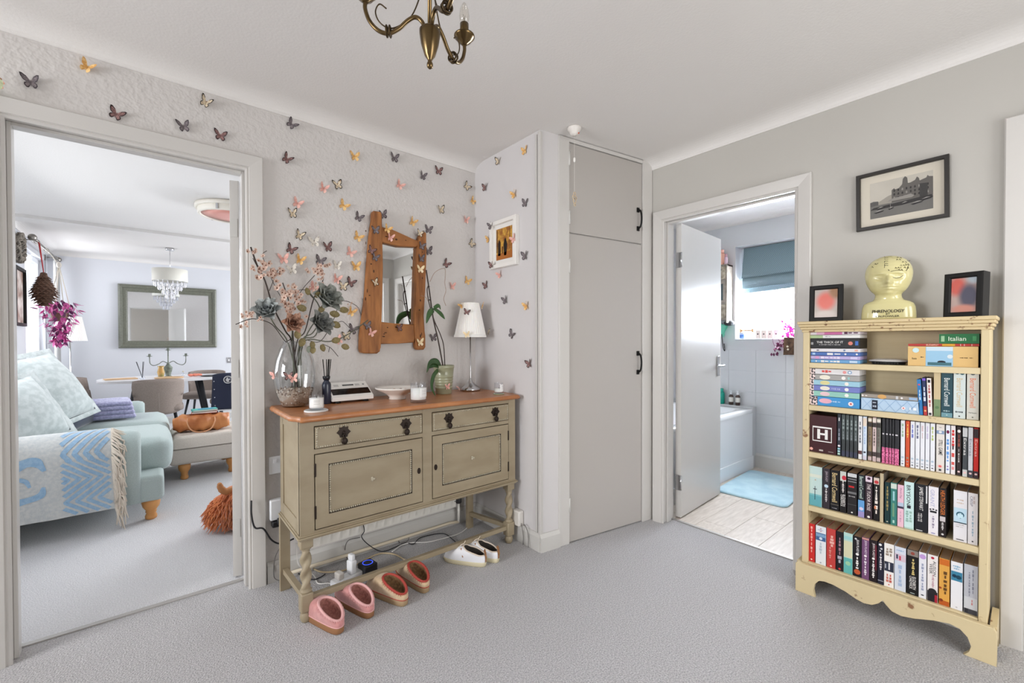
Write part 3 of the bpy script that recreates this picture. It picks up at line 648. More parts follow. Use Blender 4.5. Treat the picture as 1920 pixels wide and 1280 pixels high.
# dining table and chairs
m_ttop = mat('white_stone_top', (222, 222, 224), .3); m_dark = mat('black_metal_leg', (40, 42, 46), .5)
m_taupe = mat('taupe_chair_fabric', (136, 124, 116), .9, c2=(152, 140, 132), scale=200, bump=.25, bscale=260, bdist=.001)
t = thing('dining_table', 'oval white dining table with black splayed legs', 'table', M=T(.15, 6.97, 0))
n = 48; el = [(.66*math.copysign(abs(math.cos(2*PI*i/n))**.8, math.cos(2*PI*i/n)), .46*math.copysign(abs(math.sin(2*PI*i/n))**.8, math.sin(2*PI*i/n))) for i in range(n)]
MB().prism(el, .715, .745, bev=.006).obj('top', m_ttop, t)
for sx in (-1, 1):
    for sy in (-1, 1): MB().tube([(sx*.30, sy*.20, .716), (sx*.42, sy*.27, 0)], [.034, .022], 10).obj('leg', m_dark, t)
def chair(label, M, w=.47):
    t = thing('dining_chair', label, 'chair', 'taupe dining chairs round the table', M)
    def back(u, v, o=0.0):
        s_ = 2*u-1; z = .375+.40*v; ww = (w/2)*(.86+.14*v)*(1-.05*max(0, v-.85)*6*abs(s_)**3)
        return Vector((s_*ww, -.23-.06*v+.10*abs(s_)**2.4+o, z+(-.02*abs(s_)**4 if v > .5 else .03*abs(s_)**4)))
    mb = MB(); rg = []
    for j in range(13):
        v = j/12; rg.append([back(i/16, v) for i in range(17)]+[back(i/16, v, .045) for i in range(16, -1, -1)])
    mb.rings(rg); mb.obj('backrest', m_taupe, t)
    MB().tube([back(.5, v_/8, -.002) for v_ in range(1, 6)], .0018, 5).obj('seam', mat('taupe_thread', (170, 160, 152), .9), t)
    pillowbox(-.22, .22, -.2, .22, .40, .48, .03, .015, 8).obj('seat', m_taupe, t)
    for sx in (-1, 1):
        for sy in (-1, 1): MB().tube([(sx*.14, sy*.13, .41), (sx*.2, sy*.21, 0)], [.016, .010], 8).obj('leg', m_dark, t)
    return t
chair('taupe dining chair with its curved back to the sofa', T(.045, 6.43, 0))
chair('taupe dining chair left of the table half hidden by pillows', T(-.52, 6.35, 0) @ RZ(R(-62)))
chair('taupe dining chair at the far side left of the table', T(-.50, 7.12, 0) @ RZ(R(-95)))
jc = chair('taupe dining chair with a navy jacket over its back', T(.80, 6.72, 0) @ RZ(R(76)))
chair('taupe dining chair at the far right behind the table', T(.55, 7.55, 0) @ RZ(R(160)))
# navy varsity jacket over the chair back
m_navy = mat('navy_wool', (34, 40, 62), .85, sheen=.3)
t = thing('navy_jacket', 'navy baseball jacket with round badge hung on a dining chair', 'jacket', M=T(.665, 6.50, 0) @ RZ(R(-6)))
def jack(u, v, o=0.0):
    x = -.10+.34*u; z = .80-.46*v-.02*abs(2*u-1)**3; return Vector((x+.02*v*(2*u-1), -.02-.035*math.sin(PI*u)-.012*math.sin(8*u+3*v)*v+o, z))
mb = MB(); mb.rings([[jack(i/14, v/12) for i in range(15)]+[jack(i/14, v/12, .07*min(1, .3+v/4)) for i in range(14, -1, -1)] for v in range(13)]); mb.obj('body', m_navy, t)
MB().tube(smooth_path([(.20, -.07, .76), (.24, -.1, .6), (.235, -.09, .42), (.22, -.09, .33)], 6), .045, 10).obj('sleeve', m_navy, t)
MB().box(-.06, .13, -.075, -.045, .332, .345, bev=.003).obj('hem_stripe', col((200, 200, 200), .8), t)
bd = MB().lathe([(.048, 0), (.048, .003), (.041, .0035), (.041, .003), (.0001, .003)], 24, M=face_y(.06, -.062, .715)).obj('badge_ring', col((205, 205, 205), .7), t)
MB().lathe([(.04, .0032), (.0001, .0036)], 24, M=face_y(.06, -.062, .715)).obj('badge_disc', m_navy, t)
MB().box(-.006, .006, -.028, .028, .0036, .0046).box(-.024, .024, -.006, .006, .0036, .0046).box(-.018, -.008, -.026, .018, .0036, .0046).obj('badge_letter', col((205, 205, 205), .7), t, face_y(.06, -.062, .715) @ RZ(.3))
for i in range(4): MB().ball((-.085+.003*i, -.05, .70-.1*i), .006, 8, 5).obj('snap_button', col((200, 200, 205), .3), t)
# on the table
TZ = .7455
t = thing('candelabra', 'weathered three armed metal candelabra in the middle of the table', 'candelabra', M=T(.145, 6.98, TZ))
m_verd = mat('verdigris_metal', (126, 134, 122), .6, .3, c2=(92, 98, 88), scale=30)
MB().lathe([(.05, 0), (.052, .006), (.025, .018), (.03, .05), (.04, .09), (.045, .12), (.025, .15), (.012, .17), (.006, .19), (.006, .335)], 16).obj('urn_stem', m_verd, t)
for sx in (-1, 1):
    MB().tube(smooth_path([(0, 0, .17), (sx*.05, 0, .2), (sx*.09, 0, .17), (sx*.14, 0, .15), (sx*.175, 0, .18), (sx*.18, 0, .26)], 6), .0045, 8).obj('arm', m_verd, t)
for x, z in ((-.18, .26), (.18, .26), (0, .335)):
    MB().lathe([(.006, z), (.03, z+.006), (.03, z+.009), (.013, z+.012), (.013, z+.035), (.01, z+.036)], 12, (x, 0, 0)).obj('candle_cup', m_verd, t)
t = thing('amber_vase', 'small amber vase standing behind the candelabra', 'vase', M=T(.075, 7.1, TZ))
MB().lathe([(.025, 0), (.03, .003), (.04, .06), (.028, .11), (.035, .14)], 16).obj('body', mat('amber_glass', (208, 160, 92), .25, c2=(150, 140, 80), scale=14, coat=.5), t)
tag(MB().lathe([(.13, 0), (.14, .004), (.145, .014), (.137, .015), (.13, .007), (.001, .006)], 32).obj('serving_board', mat('pale_wood_tray', (206, 172, 132), .5), None, T(.15, 6.74, TZ)), 'round pale wooden tray on the near side of the table', 'tray')
tag(MB().prism([(-.14, -.1), (.15, -.09), (.14, .1), (-.15, .09)], 0, .012, bev=.003).obj('wooden_board', mat('pale_wood_tray', (206, 172, 132), .5), None, T(-.30, 6.92, TZ) @ RZ(.1)), 'rectangular wooden board at the left end of the table', 'board')
tag(MB().lathe([(.09, 0), (.11, .004), (.12, .012), (.115, .013), (.09, .007), (.001, .006)], 28).obj('dark_plate', mat('dark_stoneware', (52, 50, 52), .3), None, T(.58, 6.80, TZ)), 'dark round plate at the right end of the dining table', 'plate')
mb = MB(); rq = random.Random(9)
for i in range(9): mb.ball((rq.uniform(-.06, .06), rq.uniform(-.05, .05), .016+rq.uniform(0, .012)), (.028, .02, .014), 10, 6)
tag(mb.obj('coral_napkin', mat('coral_pink_cloth', (232, 140, 118), .8), None, T(.41, 6.86, TZ)), 'crumpled coral pink cloth lying on the dining table', 'napkin')
t = thing('glass_diffuser', 'small clear reed diffuser with black sticks on the table', 'diffuser', M=T(-.10, 6.72, TZ))
MB().lathe([(.02, 0), (.024, .003), (.024, .03), (.01, .045), (.01, .06)], 12).obj('bottle', glass('clear_glass'), t)
for a_, b_ in ((-.055, .01), (-.05, -.01), (.006, 0), (.014, .01)): MB().tube([(0, 0, .02), (a_, b_, .21)], .0028, 6).obj('reed', m_dark, t)
t = thing('scent_bottle', 'tiny clear scent bottle right of the candelabra', 'bottle', M=T(.29, 6.86, TZ))
MB().lathe([(.014, 0), (.017, .003), (.017, .035), (.006, .05), (.006, .06)], 12).obj('body', glass('clear_glass'), t); MB().lathe([(.008, .06), (.008, .08)], 10).obj('cap', col((190, 185, 170), .3), t)
# big mirror on the far wall
m_sage = mat('sage_grey_frame', (98, 100, 88), .4, c2=(108, 110, 98), scale=60)
m_mirror = mat('mirror_silver', (228, 230, 232), .02, 1)
def frame_rect(mb, w, h, prof):
    """mitred rectangular frame; prof is a list of (distance in from the outer edge, proud depth)"""
    mb.rings([[Vector((sx*(w/2-d), sy*(h/2-d), n_)) for d, n_ in prof] for sx, sy in ((-1, -1), (1, -1), (1, 1), (-1, 1), (-1, -1))], cap0=False, cap1=False, smooth=False); return mb
t = thing('wall_mirror', 'large mirror in a sage grey moulded frame on the lounge wall', 'mirror', M=face_y(.195, 8.045, 1.55))
frame_rect(MB(), 1.12, .885, [(0, 0), (0, .035), (.02, .045), (.045, .035), (.05, .025), (.085, .02), (.1, .012), (.1, 0)]).obj('frame', m_sage, t)
MB().box(-.47, .47, -.352, .352, .002, .01).obj('glass', m_mirror, t)
# crystal pendant
t = thing('crystal_pendant', 'white drum pendant lamp with hanging crystal drops over the table', 'pendant lamp', M=T(.172, 6.9, 0))
MB().lathe([(.04, CEIL-.03-.0), (.045, CEIL-.02), (.045, CEIL-.001)], 16).obj('ceiling_rose', m_chrome, t)
MB().tube([(0, 0, 2.0), (0, 0, CEIL-.02)], .003, 6).obj('cord', m_chrome, t)
MB().rings([[Vector((r_*math.cos(2*PI*i/40), r_*math.sin(2*PI*i/40), z)) for i in range(40)] for r_, z in ((.178, 1.945), (.178, 2.095), (.174, 2.095), (.174, 1.945), (.178, 1.945))], cap0=False, cap1=False).obj('drum_shade', mat('ivory_shade', (226, 224, 214), .8), t)
cr = MB().lathe([(.001, -.07), (.011, -.05), (.007, -.02), (.0035, -.01), (.006, -.004), (.001, 0)], 6, smooth=False).mesh('crystal_drop', mat('crystal', (235, 235, 240), .05, .35, coat=.6))
for rad, z, n_ in ((.155, 1.945, 20), (.115, 1.90, 16), (.075, 1.845, 12), (.04, 1.79, 7)):
    for i in range(n_): link('crystal_drop', cr, t, T(rad*math.cos(2*PI*i/n_+rad*9), rad*math.sin(2*PI*i/n_+rad*9), z+.006*(i % 2)))
for rad, z in ((.155, 1.947), (.115, 1.902), (.075, 1.847), (.04, 1.792)): MB().tube([(rad*math.cos(2*PI*i/28), rad*math.sin(2*PI*i/28), z) for i in range(29)], .0025, 5).obj('wire_ring', m_chrome, t)
MB().tube([(0, 0, 1.79), (0, 0, 2.0)], .003, 5).obj('wire', m_chrome, t)
# flush pink ceiling lamp
t = thing('ceiling_lamp', 'round pink and white flush ceiling lamp above the lounge', 'ceiling lamp', M=T(.545, 4.5, 0))
MB().lathe([(.26, CEIL-.001), (.27, CEIL-.004), (.27, CEIL-.035), (.255, CEIL-.036)], 40).obj('canopy', mat('cream_enamel', (226, 220, 208), .4), t)
MB().rings([[Vector((r_*math.cos(2*PI*i/40), r_*math.sin(2*PI*i/40), z)) for i in range(40)] for r_, z in ((.25, CEIL-.036), (.25, CEIL-.075), (.235, CEIL-.085), (.225, CEIL-.075), (.24, CEIL-.04))], cap0=False, cap1=False).obj('rim', mat('cream_enamel', (226, 220, 208), .4), t)
MB().lathe([(.226, CEIL-.07), (.1, CEIL-.078), (.001, CEIL-.08)], 40).obj('diffuser', mat('pink_glass', (214, 150, 138), .35), t)
for a_ in (0, 2.1, 4.2): MB().box(-.008, .008, -.004, .004, CEIL-.08, CEIL-.03, M=RZ(a_+2.6) @ T(0, .254, 0)).obj('clip', m_chrome, t)
# floor lamp
t = thing('floor_lamp', 'slim chrome floor lamp with white pleated shade behind the sofa', 'floor lamp', M=T(-.79, 7.62, 0))
def pleat(r0, z0, r1, z1, n=60, a_=.003):
    return [[Vector(((r+(a_ if i % 2 else 0))*math.cos(PI*i/n), (r+(a_ if i % 2 else 0))*math.sin(PI*i/n), z)) for i in range(2*n)] for r, z in ((r0, z0), (r1, z1), (r1-.004, z1), (r0-.004, z0), (r0, z0))]
m_shade = mat('white_pleated_fabric', (236, 234, 230), .85, sub=.2)
MB().rings(pleat(.155, 1.205, .105, 1.505, 50), cap0=False, cap1=False, smooth=False).obj('shade', m_shade, t)
MB().tube([(0, 0, .02), (0, 0, 1.4)], .008, 8).obj('pole', m_chrome, t); MB().lathe([(.12, 0), (.125, .008), (.1, .018), (.012, .03)], 24).obj('base', m_chrome, t)
# windows of the lounge
def lounge_window(name, x, s, y0, y1, z0, z1):
    w = structure(MB().box(x-.03, x+.03, y0, y0+.05, z0, z1).box(x-.03, x+.03, y1-.05, y1, z0, z1).box(x-.03, x+.03, y0+.05, y1-.05, z0, z0+.05).box(x-.03, x+.03, y0+.05, y1-.05, z1-.05, z1).box(x-.025, x+.025, (y0+y1)/2-.03, (y0+y1)/2+.03, z0+.05, z1-.05).obj(name, m_upvc))
    for a_, b_ in ((y0+.05, (y0+y1)/2-.03), ((y0+y1)/2+.03, y1-.05)): MB().box(x-.004, x+.004, a_, b_, z0+.05, z1-.05).obj('pane', glass('window_glass', (252, 253, 255), .04), w)
    MB().box(x+s*.03, x+s*.16, y0-.03, y1+.03, z0-.03, z0, bev=.004).obj('sill', m_upvc, w)
lounge_window('window_2', -1.11, 1, 3.05, 5.05, .85, 2.15); lounge_window('window_3', -1.11, 1, 6.78, 7.86, .8, 2.2); lounge_window('window_4', 3.68, -1, 4.8, 7.2, .8, 2.1)
rw = structure(MB().box(-3.290, -3.230, .78, .83, .7, 2.1).box(-3.290, -3.230, 2.15, 2.2, .7, 2.1).box(-3.290, -3.230, .83, 2.15, .7, .75).box(-3.290, -3.230, .83, 2.15, 2.05, 2.1).box(-3.285, -3.235, 1.47, 1.52, .75, 2.05).obj('window_added', m_upvc))  # unseen hall window, put in for the added daylight on the left
for a_, b_ in ((.83, 1.47), (1.52, 2.15)): MB().box(-3.264, -3.256, a_, b_, .75, 2.05).obj('pane', glass('window_glass', (252, 253, 255), .04), rw)
structure(MB().box(0, .64, -.038, 0, .008, 1.972, bev=.002).obj('door_6', m_gloss, None, T(2.39, -.96, 0) @ RZ(R(262))))
# curtain pole, curtain and hangings by the far window
m_nick = mat('brushed_nickel', (150, 146, 140), .35, 1)
t = thing('curtain_pole', 'brushed nickel curtain pole with round finials above the lounge window', 'curtain pole', M=T(-.93, 7.25, 2.25))
MB().tube([(0, -.75, 0), (0, .74, 0)], .011, 8).obj('pole', m_nick, t)
for y in (-.77, .755): MB().ball((0, y, 0), (.035, .035, .035), 14, 10).obj('finial', m_nick, t)
for y in (-.6, .62): MB().tube([(0, y, 0), (-.08, y, 0)], .006, 6).box(-.1, -.088, y-.015, y+.015, -.04, .03).obj('bracket', m_nick, t)
for y in (-.55, -.02, .55): MB().tube([(.02*math.cos(2*PI*i/14), y, .02*math.sin(2*PI*i/14)-.006) for i in range(15)], .003, 5).obj('ring', m_nick, t)
t = thing('curtain', 'narrow gathered grey curtain at the far edge of the lounge window', 'curtain', M=T(-.93, 7.84, 0))
MB().rings([[Vector((.022*math.sin(i*1.3)+o, -.07+.14*i/16, z)) for i in range(17) for o in (0,)]+[Vector((.022*math.sin(i*1.3)+.006, -.07+.14*i/16, z)) for i in range(16, -1, -1)] for z in (.05, 2.21)]).obj('drape', mat('grey_curtain_cloth', (172, 172, 172), .9), t)
t = thing('pine_cone_hanger', 'large brown cone decoration hanging on red ribbon from the curtain pole', 'ornament', M=T(-.885, 6.70, 0))
m_cone = mat('dark_cone', (74, 54, 44), .9, c2=(110, 82, 66), scale=40)
MB().lathe([(.01, 1.59), (.05, 1.62), (.075, 1.69), (.085, 1.75), (.06, 1.82), (.035, 1.87), (.025, 1.92), (.008, 1.93)], 14).obj('core', m_cone, t)
sc_ = MB().prism([(0, 0), (.014, .012), (0, .034), (-.014, .012)], 0, .003).mesh('scale', m_cone); rq = random.Random(4)
for j in range(13):
    z = 1.60+.024*j; rr_ = [.02, .045, .06, .07, .078, .083, .08, .07, .06, .05, .038, .03, .025][j]
    for i in range(12): link('scale', sc_, t, T(0, 0, z) @ RZ(2*PI*i/12+j*.26) @ T(rr_-.006, 0, 0) @ RY(R(38)) @ RZ(-PI/2) @ Matrix.Scale(1.5, 4))
m_rib = mat('red_ribbon', (170, 40, 44), .6)
for dy in (-.015, .02): MB().tube([(0, 0, 1.93), (-.03, dy*1.6, 2.24)], .0045, 6).obj('ribbon', m_rib, t)
t = thing('hanging_plant', 'hanging basket of trailing magenta and purple foliage on cream cords', 'hanging plant', M=T(-.80, 6.95, 0))
MB().lathe([(.03, 1.42), (.06, 1.44), (.075, 1.51), (.07, 1.515), (.001, 1.5)], 18, cap1=False).obj('basket', mat('woven_basket', (120, 98, 84), .9, bump=.6, bscale=80), t)
for i in range(4): a_ = 2*PI*i/4+.5; MB().tube([(.1*math.cos(a_), .1*math.sin(a_), 1.52), (-.0, .0, 2.05), (-.1, .02, 2.23)], .005, 6).obj('cord', mat('cream_cord', (220, 214, 202), .9), t)
MB().ball((0, 0, 2.05), (.022, .022, .035), 10, 8).obj('knot', mat('cream_cord', (220, 214, 202), .9), t)
lf = MB().prism([(0, 0), (.011, .014), (.012, .03), (0, .055), (-.012, .03), (-.011, .014)], 0, .0015)
lm1 = lf.mesh('leaf', mat('magenta_leaf', (190, 60, 140), .5, c2=(226, 130, 186), scale=18)); lm2 = lm1.copy(); lm2.materials.clear(); lm2.materials.append(mat('plum_leaf', (96, 40, 84), .5))
rq = random.Random(21)
for i in range(295):
    s_ = rq.random()**.9; a_ = rq.uniform(0, 2*PI); z = 1.66-.48*s_; rad = (.045+.10*math.sin(min(1, s_*.95+.28)*PI)**.9)*rq.uniform(.45, 1.1)
    link('leaf', lm1 if rq.random() < .68 else lm2, t, T(rad*math.cos(a_), rad*math.sin(a_), z) @ RZ(a_-PI/2) @ RX(rq.uniform(-2.4, .3)) @ RY(rq.uniform(-.6, .6)) @ Matrix.Scale(1.25, 4))
for i in range(14):
    a_ = 2*PI*i/14; MB().tube(smooth_path([(.04*math.cos(a_), .04*math.sin(a_), 1.52), (.11*math.cos(a_), .11*math.sin(a_), 1.54), (.13*math.cos(a_), .13*math.sin(a_), 1.42), (.08*math.cos(a_+.4), .08*math.sin(a_+.4), 1.25)], 5), .0011, 5).obj('trailing_stem', mat('plum_leaf', (96, 40, 84), .5), t)
t = thing('framed_photo_print', 'tall black framed brown print on the lounge side wall', 'picture', M=Matrix(((0, 0, 1, -1.028), (1, 0, 0, 6.42), (0, 1, 0, 1.64), (0, 0, 0, 1))))
frame_rect(MB(), .44, .58, [(0, 0), (0, .03), (.03, .03), (.03, .006)]).obj('frame', m_black, t)
MB().box(-.19, .19, -.26, .26, .002, .008).obj('print', mat('brown_abstract_print', (150, 120, 108), .6, c2=(222, 212, 206), scale=7, detail=6), t)
t = thing('wicker_wreath', 'grey woven wicker wreath on the lounge side wall above the print', 'wreath', M=Matrix(((0, 0, 1, -1.0), (1, 0, 0, 6.40), (0, 1, 0, 2.12), (0, 0, 0, 1))))
mb = MB(); rq = random.Random(2)
for k_ in range(14):
    p_ = []; f1, f2, ph = rq.uniform(3, 7), rq.uniform(3, 7), rq.uniform(0, 6)
    for i in range(49): a_ = 2*PI*i/48; r_ = .12+.03*math.sin(round(f1)*a_+ph); p_.append((r_*math.cos(a_), r_*math.sin(a_), .02*math.cos(round(f2)*a_+ph)))
    mb.tube(p_, .006, 5)
mb.obj('woven_ring', mat('grey_wicker', (128, 120, 110), .9), t)
t = thing('light_switch', 'small double switch plate on the lounge far wall right of the mirror', 'switch', M=face_y(.93, 8.048, .905))
MB().box(-.042, .042, -.042, .042, 0, .008, bev=.002).obj('plate', m_chrome, t)
for x in (-.018, .018): MB().box(x-.008, x+.008, -.014, .014, .008, .012, bev=.001).obj('rocker', m_upvc, t)

# ------------------------------------------------------------------ sideboard
m_olive = mat('sage_olive_furniture_paint', (146, 132, 108), .48, c2=(155, 142, 118), scale=5, detail=6, stretch=(1, 1, 3), bump=.06, bscale=40)
m_olive2 = mat('pale_worn_bead_paint', (182, 174, 154), .5, c2=(112, 100, 80), scale=120, lo=.5, hi=.8)
m_gap = mat('gap_shade_and_line', (52, 42, 32), .7)
m_orange = mat('honey_pine_top', (156, 98, 58), .35, c2=(186, 126, 80), scale=5, detail=8, lo=.3, hi=.7, stretch=(1, 9, 3), coat=.15, bump=.05, bscale=9)
SX0, SX1, SY0, SY1 = .462, 1.628, 1.93, 2.285
t = sbd = thing('sideboard', 'olive painted sideboard with honey wood top and barley twist legs', 'sideboard', M=T(1.045, 2.1, 0))
o_ = Vector((-1.045, -2.1, 0))
def sb(mb, name, m, parent=None): return mb.obj(name, m, parent or sbd, T(*o_) if parent is None else None)
# carcass: back, sides with sunk panels, floor, frame rails
mb = MB().box(SX0+.03, SX1-.03, SY1-.012, SY1, .385, .84).box(SX0+.02, SX1-.02, SY0+.02, SY1, .372, .386)
for x0, x1 in ((SX0, SX0+.02), (SX1-.02, SX1)):
    mb.box(x0+.004, x1-.004, SY0+.06, SY1-.05, .42, .82)
    mb.box(x0, x1, SY0+.01, SY0+.062, .372, .848).box(x0, x1, SY1-.055, SY1, .372, .848).box(x0, x1, SY0+.06, SY1-.05, .80, .848).box(x0, x1, SY0+.06, SY1-.05, .372, .43)
mb.box(SX0, SX0+.056, SY0, SY0+.02, .372, .848).box(SX1-.05, SX1, SY0, SY0+.02, .372, .848).box(1.026, 1.078, SY0, SY0+.02, .372, .848)
for z0, z1 in ((.826, .848), (.708, .728), (.372, .384)): mb.box(SX0+.056, SX1-.05, SY0+.001, SY0+.02, z0, z1)
sb(mb, 'carcass', m_olive)
sb(MB().box(SX0+.05, SX1-.04, SY0+.017, SY0+.02, .38, .84), 'shadow_gap', m_gap)  # dark sheet that paints in the shade behind drawers and doors
# top with a scalloped, carved edge
def outline(off):
    x0, x1, y0, y1 = SX0-.035-off, SX1+.038+off, SY0-.035-off, 2.378; P = []
    def sc(i): return .0045*abs(math.sin(i*PI))
    n = 60; k_ = 17; c_ = .03
    for i in range(n+1): f = i/n; P.append((x0+c_+(x1-x0-2*c_)*f, y0+sc(f*k_)))
    for i in range(20): f = (i+1)/20; P.append((x1-sc(f*7)-(c_*(1-f*8) if f < .125 else 0), y0+.012+(y1-y0-.012)*f))
    for i in range(20): f = (i+1)/20; P.append((x0+sc(f*7)+(c_*(1-(1-f)*8) if f > .875 else 0), y1-(y1-y0-.012)*f))
    return P
mb = MB(); mb.rings([[Vector((x, y, z)) for x, y in outline(o2)] for z, o2 in ((.848, -.012), (.851, -.003), (.858, .001), (.866, -.001), (.872, -.006), (.8735, -.010))])
sb(mb, 'top', m_orange)
STZ = .8735
# base moulding
mb = MB()
for z0, z1, ov in ((.352, .360, .004), (.360, .368, .012), (.368, .374, .006)):
    mb.box(SX0-ov, SX1+ov, SY0-ov, SY0+.03, z0, z1, bev=.002).box(SX0-ov, SX0+.03, SY0+.03, SY1, z0, z1, bev=.002).box(SX1-.03, SX1+ov, SY0+.03, SY1, z0, z1, bev=.002)
sb(mb, 'base_moulding', m_olive)
# beading: rows of little half beads
bead_r = .0042
def beads(mb, x0, x1, z0, z1, y, step=.0095):
    def row(pa, pb):
        L_ = (Vector(pb)-Vector(pa)).length; n = max(2, int(L_/step))
        for i in range(n): mb.ball(Vector(pa).lerp(Vector(pb), (i+.5)/n), bead_r, 6, 4)
    row((x0, y, z0), (x1, y, z0)); row((x0, y, z1), (x1, y, z1)); row((x0, y, z0), (x0, y, z1)); row((x1, y, z0), (x1, y, z1))
m_drop = mat('dark_bronze', (44, 34, 28), .45, .6)
def drop_handle(parent, x, z, y):
    st = [(0, .030), (.008, .020), (.020, .024), (.018, .012), (.031, 0), (.018, -.010), (.016, -.022), (0, -.02)]
    P = st+[(-a_, b_) for a_, b_ in st[::-1][1:-1]]
    mb = MB().prism(P, 0, .003, M=face_y(x, y, z), bev=.001); mb.ball((x, y-.005, z), .007, 10, 6)
    mb.tube(smooth_path([(x, y-.006, z-.002), (x-.006, y-.012, z-.014), (x, y-.014, z-.024)], 4), .003, 6).tube(smooth_path([(x, y-.006, z-.002), (x+.006, y-.012, z-.014), (x, y-.014, z-.024)], 4), .003, 6)
    mb.ball((x, y-.014, z-.037), (.014, .008, .015), 12, 8)
    return mb.obj('drop_handle', m_drop, parent)
for x0, x1, hs in ((.522, 1.022, (.64, .935)), (1.082, 1.574, (1.175, 1.478))):
    d_ = sb(MB().box(x0, x1, SY0-.004, SY0+.25, .731, .822, bev=.002), 'drawer', m_olive)
    q = MB(); beads(q, x0+.007, x1-.007, .737, .816, SY0-.004); q.obj('beading', m_olive2, d_)
    for hx in hs: drop_handle(d_, hx, .786, SY0-.004)
for x0, x1, kx, hx in ((.522, 1.022, 1.004, .5215), (1.082, 1.574, 1.098, 1.5745)):
    mb = MB(); z0, z1 = .389, .704; w_ = .055
    mb.box(x0, x1, SY0-.002, SY0+.016, z1-.048, z1).box(x0, x1, SY0-.002, SY0+.016, z0, z0+.055).box(x0, x0+w_, SY0-.002, SY0+.016, z0+.055, z1-.048).box(x1-w_, x1, SY0-.002, SY0+.016, z0+.055, z1-.048)
    d_ = sb(mb, 'door', m_olive)
    MB().box(x0+w_, x1-w_, SY0+.004, SY0+.014, z0+.055, z1-.048).obj('sunk_panel', m_olive, d_)
    q = MB(); beads(q, x0+w_+.005, x1-w_-.005, z0+.060, z1-.053, SY0); q.obj('beading', m_olive2, d_)
    q = MB(); frm = .0022
    for a_ in ((x0+w_-.001, x1-w_+.001, z0+.053, z0+.056), (x0+w_-.001, x1-w_+.001, z1-.049, z1-.046), (x0+w_-.001, x0+w_+.0015, z0+.055, z1-.048), (x1-w_-.0015, x1-w_+.001, z0+.055, z1-.048)): q.box(a_[0], a_[1], SY0-.0026, SY0+.004, a_[2], a_[3])
    q.obj('panel_line', m_gap, d_)
    q = MB(); cx, cz = (x0+x1)/2, (z0+z1)/2+.005
    for i in range(3): q.ball((cx+.006*math.cos(i*2.1), SY0+.002, cz+.006*math.sin(i*2.1)), (.006, .004, .006), 8, 6)
    q.obj('rosette', m_olive2, d_)
    MB().prism([(.009*math.cos(2*PI*i/16), .015*math.sin(2*PI*i/16)) for i in range(16)], 0, .003, M=face_y(kx, SY0-.002, .545), bev=.001).obj('keyhole_plate', m_drop, d_)
    for z in (.46, .64): MB().box(hx-.004, hx+.004, SY0-.005, SY0, z-.028, z+.028, bev=.0015).obj('hinge', m_drop, d_)
# barley twist front legs
def twist_leg(x, y):
    mb = MB(); hw = .025
    mb.box(x-hw, x+hw, y-hw, y+hw, .045, .125, bev=.006).box(x-hw, x+hw, y-hw, y+hw, .315, .352, bev=.004)
    mb.lathe([(.016, 0), (.02, .004), (.0245, .02), (.022, .036), (.016, .044), (.018, .05)], 18, (x, y, 0))
    pr = [(.018, .12), (.024, .128), (.024, .134), (.017, .14)]+[(.0185, .145+.155*i/34) for i in range(35)]+[(.017, .305), (.024, .31), (.02, .318)]
    mb.lathe(pr, 24, (x, y, 0), tw=lambda a_, z: .0048*math.cos(2*a_-z*95) if .145 <= z <= .30 else 0)
    return sb(mb, 'front_leg', m_olive)
LX0, LX1, LY = .489, 1.601, 1.958
twist_leg(LX0, LY); twist_leg(LX1, LY)
for x in (.447+.028, 1.515+.022): sb(MB().box(x-.022, x+.022, 2.262, 2.284, 0, .352, bev=.002), 'back_leg', m_olive)
sb(MB().box(LX0+.025, LX1-.025, LY-.012, LY+.012, .082, .106, bev=.002), 'front_stretcher', m_olive)
for x, xb in ((LX0, .475), (LX1, 1.537)): sb(MB().box(-.011, .011, 0, 1, .082, .106, M=Matrix(((1, (xb-x), 0, x), (0, .282, 0, LY+.02), (0, 0, 1, 0), (0, 0, 0, 1)))), 'side_stretcher', m_olive)

# ------------------------------------------------------------------ things on the sideboard
def at_top(px, y): p = onY(px, 700, y); return p.x
m_clear = glass('clear_glass'); m_wax = mat('white_candle_wax', (238, 236, 230), .5, sub=.3)
# glass vase, gravel
VX, VY = at_top(553, 2.265), 2.265
t = thing('glass_vase', 'large egg shaped clear glass vase at the left end of the sideboard', 'vase', M=T(VX, VY, STZ))
vp = [(.045, 0), (.058, .004), (.08, .06), (.09, .12), (.092, .16), (.084, .22), (.066, .275), (.05, .305)]
MB().lathe(vp, 40, cap1=False).obj('wall', glass('vase_glass', (249, 251, 252), .13), t)
MB().lathe([(.049, .305), (.0515, .308), (.0505, .311), (.047, .308)], 40, cap0=False, cap1=False).obj('rim', glass('rim_glass', (246, 249, 250), .2), t)
g = MB(); rq = random.Random(8)
g.lathe([(.04, .003), (.054, .006), (.068, .04), (.076, .075), (.07, .082), (.001, .09)], 28)
for i in range(520):
    a_ = rq.uniform(0, 2*PI); z = rq.uniform(.012, .088); rm = .052+.03*min(1, z/.09); r_ = rm*.97 if z < .082 else rm*math.sqrt(rq.random())
    s_ = rq.uniform(.0035, .007); g.mi = rq.randrange(3); g.ball((r_*math.cos(a_), r_*math.sin(a_), z), (s_, s_*rq.uniform(.6, 1), s_*rq.uniform(.6, 1)), 5, 4)
o = g.obj('gravel', [mat('gravel_tan', (166, 148, 132), .8), mat('gravel_pale', (206, 196, 184), .8), mat('gravel_brown', (122, 100, 84), .8)], None, T(VX, VY, STZ))
tag(o, 'brown and cream gravel filling the bottom of the glass vase', 'gravel', kind='stuff')
